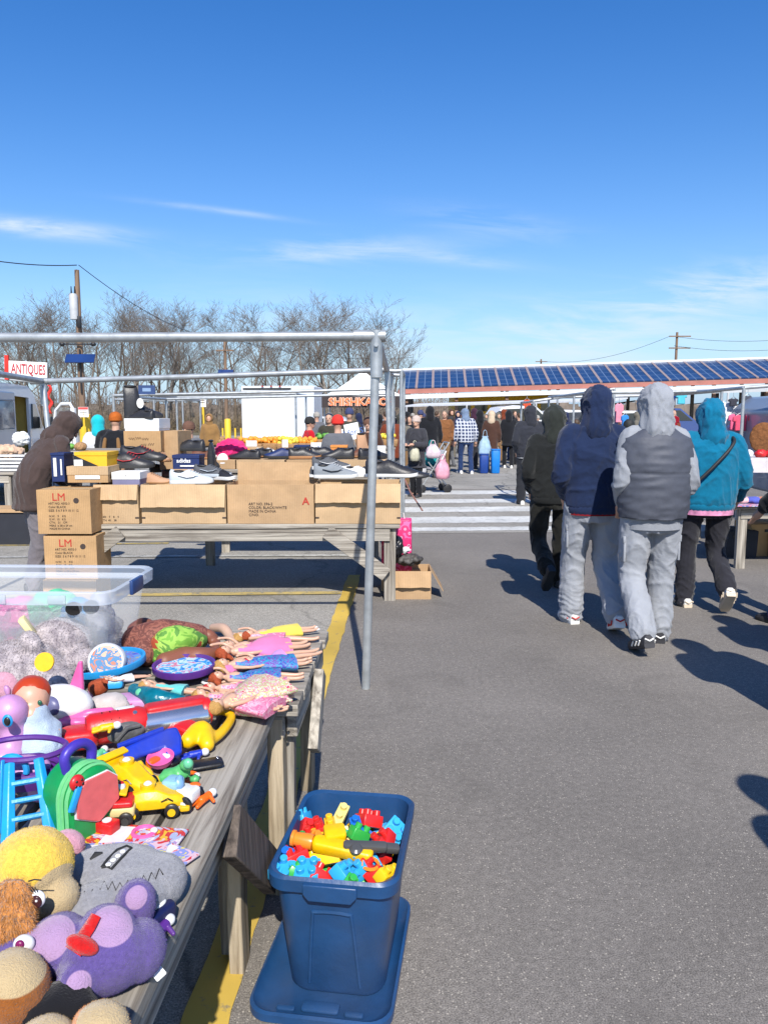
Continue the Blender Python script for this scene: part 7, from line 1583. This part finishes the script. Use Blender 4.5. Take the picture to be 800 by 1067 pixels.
for i,(x0,x1,lb) in enumerate(((196,246,'flat open carton under the rear slippers'),(247,298,'flat open carton under the rear loafers'),(299,350,'flat open carton under the rear hiking boot'),(351,404,'flat open carton at the rear table right end'))):
    a=PY(x0,480,7.8); c=PY(x1-1,480,7.8); carton(lb,((a.x+c.x)/2,8.05,z2+.001),(c.x-a.x,.55,.092),RNG.uniform(-1,1),(KB,KB2)[i%2],False,group='flat cartons on the rear shoe table')
M2=mat('clock_face',(.6,.6,.6,1),.3); g=thing('wristwatch_box','round silver dial propped before the pink bag','clock',PY(232,478,7.8)); M().lathe([(.0,0),(.05,0),(.055,.012),(.045,.014),(0,.012)],(0,0,0),20,(75,0,0)).build('dial',M2,g)
# third tables: baskets of orange + yellow goods and price boards
g,z3=goods_table('long far table with orange goods before the white trailer',225,335,471,11.2)
g,z4=goods_table('far fruit table heaped with yellow and green produce',330,412,466,12.0)
g,z5=goods_table('far table of folded white goods at the left of the trailer',205,252,468,12.2)
OR=mat('fruit_orange',(.72,.28,.03,1),.6,var=.3,scale=30); YF=mat('fruit_yellow',(.72,.52,.05,1),.6,var=.3,scale=30); GF=mat('leaf_green',(.12,.30,.05,1),.6,var=.4,scale=30); BK=mat('basket_wicker',(.32,.18,.08,1),.8,var=.3,scale=60,bump=.6,bscale=80)
def basket(label,x,Y,z,w_,fm,hh=.12):
    p=PY(x,460,Y); g=thing('goods_basket',label,'basket',(p.x,Y,z+.002),0,'baskets and trays on the far tables'); b=M(); b.rbox((0,0,hh/2),(w_,w_*.8,hh),.03,taper=1.12); b.build('basket_wall',BK,g)
    b=M()
    for i in range(34): b.ell((RNG.uniform(-.45,.45)*w_,RNG.uniform(-.35,.35)*w_,hh+RNG.uniform(0,.07)),RNG.uniform(.025,.045),n=8,k=5)
    o=b.build('heaped_goods',fm,g); o['kind']='stuff'; return g
for i,(x,Y,z,w_,fm,lb) in enumerate(((240,11.4,z3,.34,BK,'wicker basket of brown goods under the trailer corner'),(262,11.4,z3,.32,OR,'basket of orange goods left of the white price tag'),(281,11.5,z3,.34,OR,'basket of bright orange goods under the trailer centre'),(300,11.4,z3,.30,YF,'tray of orange yellow goods at the frame pole'),(318,11.5,z3,.34,OR,'basket of orange goods by the girl in red'),
   (338,12.2,z4,.30,GF,'crate of green produce below the large price board'),(356,12.2,z4,.30,YF,'crate of yellow fruit below the tilted price board'),(372,12.1,z4,.30,YF,'crate of yellow fruit left of the frame pole'),(388,12.3,z4,.32,GF,'crate of green produce behind the frame pole'),(403,12.2,z4,.32,YF,'crate of mixed yellow fruit at the table right end'))):
    basket(lb,x,Y,z,w_,fm)
for (x,y0,y1,Y,wpx,lb,tx) in ((335,461,471,10.9,22,'wide white price placard lying before the fruit','2.00'),(353,447,462,11.4,9,'small white card above the red hatted shopper','$5'),(367,441,458,11.6,15,'tilted white price board with blue handwriting','2 for 5'),(262,459,465,10.9,11,'white price tag on the orange goods',''),(297,458,466,10.9,6,'narrow white tag beside the frame pole',''),(148,474,480,6.2,1,'','')):
    if not lb: continue
    p=PY(x,(y0+y1)/2,Y); h=PY(x,y0,Y).z-PY(x,y1,Y).z; w_=wpx/800*Y; tl=12 if 'tilted' in lb else 0
    g=thing('price_board',lb,'price sign',p,rot=(0,-tl,0)); M().box((0,0,0),(w_,.012,h)).build('board',PAPER,g)
    if tx: text(tx,h*.5,mat('marker_blue',(.05,.12,.35,1),.7),g,(0,-.008,-h*.2),align='CENTER',name='price_writing')
    M().tube([(0,.012,-h/2),(0,.012,-h/2-.12)],.008,6).build('stake',GALV,g)
# cases / bundles on the left tables
g,z6=goods_table('side table of bric-a-brac behind the shoe boxes',60,120,470,9.2)
for i,(x,lb,m_,r) in enumerate(((66,'white mug among leafy bits on the side table',PAPER,(.05,.05,.06)),(72,'green trinket heap on the side table',GF,(.08,.06,.04)),(84,'brown trinket heap under the yellow bollard',BK,(.08,.06,.06)))): bag('trinket',lb,'trinket',(PY(x,468,9.4).x,9.4,z6+.045),r,m_,disp=.02)
g,z7=goods_table('low table of bric-a-brac beside the open van',-30,14,492,9.6)
g_=thing('plastic_crate','white slatted plastic crate of clothes by the van','crate',(PY(5,480,9.7).x,9.9,z7+.002)); 
b=M()
for k in range(5): b.box((0,-.2,.02+k*.045),(.5,.012,.028)); b.box((0,.2,.02+k*.045),(.5,.012,.028))
for s in (-1,1): b.box((s*.25,0,.11),(.012,.4,.2))
b.build('crate_shell',PWH,g_); bag('cloth_pile','heap of beige cloth filling the white crate','cloth pile',(PY(5,475,9.9).x,9.9,z7+.24),(.24,.17,.09),cloth('beige_pile',226,190,160,.7,var=.2),disp=.08)
bag('white_bundle','white cloth bundle at the van doorway','cloth bundle',PY(22,457,10.8),(.12,.1,.1),PAPER,disp=.05)
sheet_dark=mat('dark_sheet',(.02,.022,.03,1),.8)
g_=thing('low_bench','low dark covered bench with tins under the crate table','bench',(PY(5,510,8.9).x,9.0,0)); M().box((0,.2,.42),(1.0,.4,.04)).build('bench_top',KB,g_); M().box((0,.2,.2),(.96,.36,.4)).build('dark_cover',sheet_dark,g_)
# pink flower bag + black bag by the carton
q=PY(421,571,6.62); g=thing('printed_bag','hot pink flower-print bag standing at the table end','bag',(q.x-.03,6.72,.20),-4)
FL=bpy.data.materials.new('flower_print'); FL.use_nodes=True; _n=FL.node_tree.nodes;_l=FL.node_tree.links;_b=_n['Principled BSDF']; _b.inputs['Roughness'].default_value=.5
_t=_n.new('ShaderNodeTexCoord');_v=_n.new('ShaderNodeTexVoronoi');_v.inputs['Scale'].default_value=16;_l.new(_t.outputs['Object'],_v.inputs[0]);_r=_n.new('ShaderNodeValToRGB');_r.color_ramp.interpolation='CONSTANT';e=_r.color_ramp.elements;e[0].color=(.05,.01,.02,1);e[1].position=.10;e[1].color=(.75,.25,.4,1);x_=e.new(.24);x_.color=(.62,.015,.13,1);x_=e.new(.55);x_.color=(.75,.10,.3,1);_l.new(_v.outputs['Distance'],_r.inputs[0]);_l.new(_r.outputs[0],_b.inputs['Base Color'])
b=M(); b.rbox((.02,-.06,.22),(.17,.13,.46),.02,taper=.93); b.build('bag_body',FL,g,smooth=50); b=M(); b.rbox((-.12,0,.17),(.09,.12,.34),.015); b.build('side_panel',mat('bag_rose',(.45,.03,.1,1),.6,var=.3,scale=30),g)
M().tube([(-.045,-.07,.40),(-.03,-.08,.5),(.03,-.08,.5),(.045,-.07,.40)],.006,6).build('handle',PWH,g)
g=thing('upturned_crate','small carton propping up the pink bag','carton',(q.x-.03,6.74,0)); M().box((0,.02,.10),(.34,.26,.196)).build('walls',KB,g)
bag('black_bag','glossy black plastic bag on the carton flaps','bag',PY(410,570,6.42)+Vector((0,.02,.0)),(.085,.08,.10),mat('black_poly',(.015,.015,.018,1),.3),disp=.06)
bag('dark_shoes','dark crumpled items inside the asphalt carton','goods',PY(425,583,6.5),(.13,.09,.05),mat('dark_goods',(.06,.055,.05,1),.6,var=.4,scale=40),disp=.05)
bag('white_tissue','wad of white tissue in front of the pink bag','tissue',PY(421,573,6.5),(.05,.03,.03),PAPER,disp=.05)
# stroller with bags
s_=PY(452,503,15.2); g=thing('baby_stroller','grey folding stroller loaded with white and pink bags','stroller',(s_.x,15.2,0),10)
b=M(); b.tube([(-.25,0,.12),(.15,0,.75),(.30,0,1.0)],.014,6); b.tube([(-.25,.4,.12),(.15,.4,.75),(.30,.4,1.0)],.014,6); b.tube([(.30,0,1.0),(.30,.4,1.0)],.016,6); b.tube([(.28,0,.12),(-.12,0,.62)],.014,6); b.tube([(.28,.4,.12),(-.12,.4,.62)],.014,6); b.build('frame',GALV,g)
M().box((-.0,.2,.48),(.34,.36,.04),(0,12,0)).build('seat',cloth('stroller_grey',150,150,160,.7),g); M().box((.16,.2,.66),(.04,.36,.4),(0,25,0)).build('backrest',cloth('stroller_white',225,225,228,.8),g)
for x,y in ((-.25,0),(-.25,.4),(.28,0),(.28,.4)): wv=M().lathe([(0,-.02),(.07,-.02),(.09,-.01),(.09,.01),(.07,.02),(0,.02)],(x,y,.09),16,(90,0,0)).build('wheel',BLK,g)
for (x,y,Y,r,rgb,lb) in ((461,489,15.1,(.16,.1,.19),(240,170,190),'pink translucent bag hanging from the stroller'),(451,470,15.2,(.15,.1,.14),(232,214,222),'white printed bag on top of the stroller'),(437,486,15.1,(.13,.1,.16),(236,236,236),'white bag low on the stroller'),(449,476,15.6,(.16,.1,.22),(10,160,160),'teal bag hanging behind the stroller'),(432,472,14.3,(.1,.08,.15),(200,196,170),'pale plastic bag in the elderly woman hand'),(505,466,20.6,(.18,.1,.3),(170,200,220),'pale blue bag beside the brown coat')):
    m_=mat('bag_%d_%d'%(x,y),C(*rgb,.75),.45,var=.15,scale=12); c=PY(x,y,Y); g=thing('shopping_bag',lb,'shopping bag',c,RNG.uniform(-30,30)); b=M()
    b.loft([[Vector((math.cos(a)*r[0]*w*(1+.10*math.sin(a*5+z*9)),math.sin(a)*r[1]*w*(1+.12*math.sin(a*4)),z*r[2])) for a in [2*PI*j/24 for j in range(24)]] for z,w in ((-1,.55),(-.92,.85),(-.5,1.0),(0,.95),(.5,.72),(.85,.42),(1.0,.5))]); b.build('bag_film',m_,g,smooth=70)
    for s_ in (-1,1): M().tube([(s_*r[0]*.35,0,r[2]*.9),(s_*r[0]*.2,0,r[2]*1.45),(0,0,r[2]*1.55)],.008,5).build('handle',m_,g)
for (x,rgb,lb) in ((504,(30,70,150),'dark blue bin at the fur hood shopper feet'),(516,(20,130,220),'bright sky blue bin right of the dark blue bin')):
    p=PY(x,480,20.4); g=thing('waste_bin',lb,'bin',(p.x,20.4,0)); h=.62 if x>510 else .5; M().rbox((0,0,h/2),(.22,.22,h),.05,taper=1.08).build('bin_shell',mat('bin_%d'%x,C(*rgb,.75),.5),g); M().rbox((0,0,h+.01),(.25,.25,.03),.05).build('rim',mat('bin_%d'%x,C(*rgb,.75),.5),g)
# clothes stall at right: hung garments between poles, bikes
def tee(label,x,y0,y1,Y,wpx,m_,group='garments hanging at the right stall'):
    p=PY(x,y0,Y); h=p.z-PY(x,y1,Y).z; w_=wpx/800*Y/2; g=thing('hanging_garment',label,'garment',p,RNG.uniform(-12,12),group)
    out=[(-w_*.35,0),(-w_*.95,-h*.12),(-w_*1.0,-h*.45),(-w_*.66,-h*.42),(-w_*.7,-h),(w_*.7,-h),(w_*.66,-h*.42),(w_*1.0,-h*.45),(w_*.95,-h*.12),(w_*.35,0),(0,-h*.06)]
    M().prism(out,.05,(0,0,0)).build('garment_cloth',m_,g,bevel=.015); M().tube([(-w_*.6,0,-h*.05),(0,0,.03),(w_*.6,0,-h*.05)],.006,5).build('hanger',GALV,g); M().tube([(0,0,.03),(0,0,.09)],.004,5).build('hook',GALV,g)
def cl(n,*a): return cloth(n,*a)
for a_ in (('white blouse hanging behind the teal hood',757,418,450,12.6,22,cl('g_white',232,232,236,.85)),('white printed shirt right of the teal hood',766,440,480,12.2,18,cl('g_print',205,200,235,.8,.3,300,.3)),('coral pink sweater beside the camper',772,432,449,11.8,17,cl('g_coral',240,90,120,.8)),('bright pink sweater next to the coral one',766,431,448,12.1,14,cl('g_pink',245,110,150,.8)),('crimson top half behind the camper',786,430,449,11.7,12,cl('g_crim',190,20,60,.8)),('dark grey tee high on the rail',779,412,430,12.4,12,cl('g_dk',80,84,96,.7)),('dark felt hat and scarf hung near the white blouse',764,415,423,12.5,10,cl('g_hat',70,70,80,.7)),('striped white towel low on the stall',774,452,466,11.9,22,cl('g_tow',226,214,206,.8,.3,300,.3)),
           ('navy garment behind the grey hood, left side',640,424,446,15,12,cl('g_nv',30,40,80,.8)),('turquoise sheet hanging above the bicycles',710,409,421,15,11,cl('g_tq',90,200,220,.8)),('dark blue sheet beside the turquoise one',698,408,424,15.2,16,cl('g_db',30,60,120,.8)),('red jacket glimpsed right of the grey hood',702,433,450,13,11,cl('g_rd',150,20,40,.8)),('pink and white child coat between the hoods',645,420,440,13.5,9,cl('g_pk2',235,150,170,.8)),('blue child jacket between the hoods',651,432,446,13,8,cl('g_bl2',60,140,220,.8)),
           ('orange red jacket over the dark hooded man',549,416,432,15,8,cl('g_or',214,90,60,.8)),('white sack hung by the darkest walker',570,440,452,15,9,cl('g_ws',215,205,195,.8))): tee(*a_)
def bicycle(label,x,Y,rz,m_):
    p=PY(x,450,Y); g=thing('bicycle',label,'bicycle',(p.x,Y,0),rz,'bicycles for sale at the right stall')
    for cx_ in (-.5,.5):
        t=M().tube([(cx_+.31*math.cos(a),0,.33+.31*math.sin(a)) for a in [2*PI*i/24 for i in range(25)]],.02,6).build('wheel',BLK,g); b=M()
        for i in range(8): b.tube([(cx_,0,.33),(cx_+.3*math.cos(i*PI/4),0,.33+.3*math.sin(i*PI/4))],.003,3)
        b.build('spokes',GALV,t)
    b=M(); 
    for s_,e_ in (((-.5,.33),(-.15,.78)),((-.15,.78),(.38,.80)),((.38,.80),(-.05,.32)),((-.05,.32),(-.15,.78)),((-.05,.32),(-.5,.33)),((.38,.80),(.5,.33)),((.38,.8),(.35,.98))): b.tube([(s_[0],0,s_[1]),(e_[0],0,e_[1])],.018,6)
    b.build('frame',m_,g); M().ell((-.18,0,.86),(.12,.05,.03)).build('saddle',BLK,g); M().tube([(.30,-.25,1.0),(.36,0,.98),(.30,.25,1.0)],.013,6).build('handlebar',BLK,g)
bicycle('yellow-green bicycle on show between the grey and teal hoods',717,14.5,30,mat('bike_lime',(.5,.6,.05,1),.4)); bicycle('black bicycle behind the yellow-green one',708,15.3,-20,mat('bike_black',(.03,.03,.03,1),.4)); bicycle('white bicycle left of the grey hood',632,15.6,50,mat('bike_white',(.6,.6,.6,1),.4))
# right-hand goods tables
g,z8=goods_table('right stall table draped in white with small toys on top',752,870,478,8.7,.9,WX,0,None)
CLW=cloth('table_white',214,208,208,.8)
g_=thing('table_cover','white cloth draped over the right stall table','tablecloth',(PY(811,478,8.66).x,8.65,0)); M().box((0,.45,z8+.004),((870-752)/800*8.7,.96,.008)).build('cloth_top',CLW,g_); M().box((0,-.035,z8-.075),((870-752)/800*8.7,.008,.15)).build('cloth_drop',CLW,g_)
g,z9=goods_table('nearer right table with patterned cloth at the picture edge',766,900,527,7.6,.8,WX,0,None)
g_=thing('table_cover','cloth patterned in pink and blue on the nearer right table','tablecloth',(PY(833,527,7.56).x,7.55,0)); M().box((0,.4,z9+.004),((900-766)/800*7.6,.86,.008)).build('cloth_top',picmat('patterned_cloth',[(225,210,215),(240,130,140),(110,120,190),(235,225,225),(240,170,130)],12,.8),g_)
for x,y,Y,sz,m_,lb in ((770,575,8.2,(.42,.35,.30),sheet_dark,'dark crate beneath the patterned cloth table'),(800,572,8.3,(.4,.35,.36),KB3,'brown carton beneath the patterned cloth table'),(826,575,8.2,(.4,.35,.26),sheet_dark,'second dark crate at the picture edge')):
    p=PY(x,y,Y); g=thing('storage_crate',lb,'crate',(p.x,Y+.2,0),RNG.uniform(-8,8)); M().rbox((0,0,sz[2]/2),sz,.012,taper=1.04).build('crate_shell',m_,g); M().box((0,-sz[1]/2-.008,sz[2]*.8),(.10,.01,.03)).build('hand_hole',BLK,g)
for i,(x,lb,m_) in enumerate(((760,'white stuffed toy on the draped table',PWH),(768,'black shoe-shaped bundle on the draped table',PBK),(776,'black and white cap on the draped table',PWH),(790,'red cloth heap on the draped table',PRD),(800,'second red cloth heap at the picture edge',PRD))): bag('small_goods',lb,'goods',(PY(x,478,8.9).x,8.85,z8+.05),(.07,.06,.05),m_,disp=.03)
for i,(x,lb,rgb) in enumerate(((772,'pink and white folded cloth on patterned table',(240,190,190)),(784,'blue folded cloth on patterned table',(90,100,190)),(796,'orange folded cloth on patterned table',(240,140,90)))): bag('folded_cloth',lb,'cloth',(PY(x,520,7.75).x,7.75,z9+.04),(.09,.07,.035),cloth('fc%d'%i,*rgb),disp=.03)
g_=thing('brown_rug','rusty brown shaggy cover hung on the camper side','rug',PY(795,456,9.3)); b=M(); b.ell((.0,0,0),(.17,.05,.19)); organic(b,'rug_cloth',mat('rug_brown',C(140,90,50,.6),.95,var=.3,scale=30,bump=.8,bscale=60),g_,voxel=.012,smooth=1,disp=.02,dsize=.05)

# more small shoes and boxes crowding the two shoe tables
xs_=[(186,498,6.95,'brown lace-up wedged behind the navy lettered box','dress',SBR,10),(262,492,7.0,'dark loafer peeping over the raised flap','dress',SK,150),(288,493,7.05,'brown suede shoe behind the raised flap','dress',ST,20),(312,494,7.0,'black sneaker with white sole by the raised flap end','sneaker',SK,-15),(330,496,6.75,'grey canvas shoe left of the running sneakers','sneaker',SDG,80),
 (374,497,6.6,'small white trainer beside the running sneakers','sneaker',SW,15),(386,492,6.9,'black lace-up behind the white trainer','dress',SK,200),(124,503,6.9,'tan boot behind the white and lilac box','boot',ST,160),(172,492,7.3,'black shoe at the foot of the narrow carton','dress',SK,30),(215,482,8.1,'grey trainer at the rear table start','sneaker',SG,0),
 (281,478,8.3,'white trainer in the rear table back row','sneaker',SW,20),(300,478,8.35,'brown loafer in the rear table back row','dress',SBR,170),(328,477,8.3,'orange trainer in the rear table back row','sneaker',SOR,10),(364,477,8.35,'black trainer in the rear table back row','sneaker',SK,-20),(384,477,8.3,'tan boot in the rear table back row','boot',ST,30)]
for x,y,Y,lb,kd,mm,rz in xs_:
    p=PY(x,y,Y); z=z2+.002 if Y>7.7 else max(p.z,TZS+.27); make_shoe('shoe',lb,(p.x,Y,z if Y<7.7 else z2b+.002),rz,mm,SW if kd=='sneaker' else SB,L=.29,kind=kd)
for (x0,x1,y0,y1,Y,bm,lb) in ((214,226,474,484,8.25,PAPER,'small white box at the rear table start'),(256,272,466,476,8.45,KB2,'low tan box behind the pink bag'),(306,322,464,474,8.5,NV,'navy box at the rear table centre'),(344,362,464,475,8.5,SOR,'orange shoe box at the rear table centre'),(388,402,465,477,8.45,PAPER,'white shoe box at the rear table right end'),(190,206,462,474,8.6,KB3,'tan box behind the navy lettered box')):
    shoebox(lb,x0,x1,y0,y1,Y,.2,bm,lidh=.025)
# crowded bric-a-brac on the far fruit and goods tables
for i in range(26):
    x=230+i*6.8; Y=11.9+.12*(i%3) if x>330 else 11.7+.1*(i%3); z=(z4 if x>330 else z3)+.05
    col=((.7,.68,.6),(.5,.1,.06),(.6,.35,.05),(.1,.25,.08),(.1,.12,.3),(.4,.25,.12),(.65,.5,.1))[i%7]
    cn=('cream','dark red','amber','green','navy','tan','yellow')[i%7]
    o=bag('bric_a_brac','%s lump of goods on the %s table edge'%(cn,'fruit' if x>330 else 'orange goods'),'goods',(PY(x,462,Y).x,Y+.25,z+.02),(RNG.uniform(.06,.11),.06,RNG.uniform(.04,.10)),mat('bric_%d'%(i%7),col+(1,),.6,var=.25,scale=20),disp=.04); o['group']='%s goods heaped on the %s table'%(cn,'fruit' if x>330 else 'orange')
# small toys filling the gaps on the near table
def mini(kind,label,x,y,m_,rz=0,h=0,s=1.0,m2=None):
    g=thing('mini_toy' if kind!='car' else 'mini_car',label,'small toy',at(x,y,h),rz); m2=m2 or PWH
    if kind=='car':
        M().rbox((0,0,.017),(.065*s,.03*s,.016),.006).build('body',m_,g,bevel=.001); M().rbox((-.004,0,.031),(.034*s,.025*s,.014),.006,taper=.8).build('cabin',m2,g); wheels(g,[(-.02*s,-.016*s,.009),(.02*s,-.016*s,.009),(-.02*s,.014*s,.009),(.02*s,.014*s,.009)],.009,.006)
    elif kind=='figure':
        b=M(); b.cap((-.012*s,0,.010),(.012*s,0,.012),.010*s,.009*s); b.cap((-.012*s,-.005,.010),(-.034*s,-.008,.006),.006*s,.005*s,n=8); b.cap((-.012*s,.006,.010),(-.034*s,.010,.006),.006*s,.005*s,n=8); b.cap((.008*s,.008,.012),(-.002*s,.022*s,.006),.005*s,.004*s,n=8); b.cap((.008*s,-.008,.012),(.004*s,-.022*s,.006),.005*s,.004*s,n=8); b.build('body',m_,g); M().ell((.024*s,0,.013),(.011*s,.010*s,.010*s)).build('head',m2,g)
    elif kind=='ring': M().tube([(.022*s*math.cos(a),.022*s*math.sin(a),.006) for a in [2*PI*i/20 for i in range(21)]],.005,8).build('ring_band',m_,g); M().ell((.022*s,0,.010),(.008,.008,.006)).build('bead',m2,g)
    elif kind=='cup': M().lathe([(.012*s,0),(.018*s,.03*s),(.016*s,.03*s),(.011*s,.003)],(0,0,0),20).build('cup_wall',m_,g); M().tube([(.016*s,0,.025*s),(.028*s,0,.02*s),(.016*s,0,.008*s)],.002,6).build('handle',m_,g)
    elif kind=='block': M().rbox((0,0,.014),(.045*s,.032*s,.028),.004).build('block',m_,g,bevel=.001); M().lathe([(0,0),(.010,0),(.010,.002),(0,.002)],(0,0,.028),16).build('round_decal',m2,g)
for a_ in (('figure','tiny blue figure lying by the yellow loop toy',204,790,PBL,20),('car','tiny red car under the blue gun barrel',128,800,PRD,30),('ring','orange plastic ring on the plank near the phone toy',196,812,POR,0),('block','cyan block at the side of the green case',118,796,PSK,25),('cup','pink doll cup beside the teal tail',134,742,PPK,0),('cup','lilac doll cup before the blue board',98,728,PLP,0),
  ('figure','green figure squeezed under the red blaster stock',104,790,PMI,80),('figure','pale doll figure beneath the toy basket',58,812,DS,-30),('car','tiny silver car at the foot of the cyan ladder',62,868,SIL,10),('block','red block at the foot of the green case',112,868,PRD,-20),('ring','pink ring on the picture book',150,870,PPK,0),('block','yellow block by the pony',36,800,PYL,15),
  ('figure','tiny orange figure next to the white patrol car',214,836,POR,60),('car','tiny black car right of the upper racer',176,800,PBK,-40),('figure','small purple figure on the purple bear side',168,975,PPU,70),('block','mint block under the doll row heads',206,700,PMI,10),('ring','white ring between doll heads and purple tray',218,712,PWH,0),('figure','small doll without dress under the auburn doll',240,712,DS,5),
  ('cup','green doll cup beside the white toy plane',112,748,PGR,0),('figure','small yellow figure on the red blaster engine',112,762,PYL,20,.07),('block','navy block under the pale doll leg',212,690,PNV,0),('car','tiny pink car right of the baby doll',88,772,PPK,20),('figure','tiny white figure between books and green case',104,862,PWH,45),('block','orange block under the red grip toy',176,784,POR,35)): mini(*a_)

# ================================================================== pile on the soft toys
def furry(ob,dens,length,width,droop=(0,0,-.35),seed=1):
    rnd=random.Random(seed); me=ob.data; me.update(); P=list(me.polygons); vs=[tuple(v.co) for v in me.vertices]; fs=[tuple(p.vertices) for p in P]
    cum=[];t=0
    for p in P: t+=p.area; cum.append(t)
    import bisect
    n=min(45000,int(t*dens)); V=me.vertices; dr=Vector(droop)
    for i in range(n):
        p=P[min(bisect.bisect(cum,rnd.random()*t),len(P)-1)]; a=V[p.vertices[0]].co; b=V[p.vertices[1]].co; c=V[p.vertices[2]].co
        u,v=rnd.random(),rnd.random()
        if u+v>1: u,v=1-u,1-v
        o=a+(b-a)*u+(c-a)*v; nn=p.normal; side=nn.cross(Vector((rnd.gauss(0,1),rnd.gauss(0,1),rnd.gauss(0,1)))).normalized()*width
        tip=o+(nn+dr+Vector((rnd.gauss(0,.35),rnd.gauss(0,.35),rnd.gauss(0,.35)))).normalized()*length*rnd.uniform(.5,1)
        k=len(vs); o=o-nn*.0008; vs+= [tuple(o-side),tuple(o+side),tuple(tip)]; fs.append((k,k+1,k+2))
    nm=bpy.data.meshes.new(me.name); nm.from_pydata(vs,[],fs); 
    for m in me.materials: nm.materials.append(m)
    nm.polygons.foreach_set('use_smooth',[True]*len(P)+[False]*(len(fs)-len(P))); nm.update(); ob.data=nm
for o in list(COL.objects):
    if o.parent is None or o.parent.get('category')!='plush toy': continue
    if o.name.startswith('head'): furry(o,210000,.0024,.0005)
    elif o.name.startswith('ear'): furry(o,500000,.011,.0006,(0,-.2,-1.2))
    elif o.name.startswith('plush_body'): furry(o,210000,.0024,.0005)
    elif o.name.startswith('cushion_body'): furry(o,160000,.0020,.0005)
    elif o.name.startswith('fur_body'): furry(o,90000,.009,.0010,(.2,-.2,-.5))
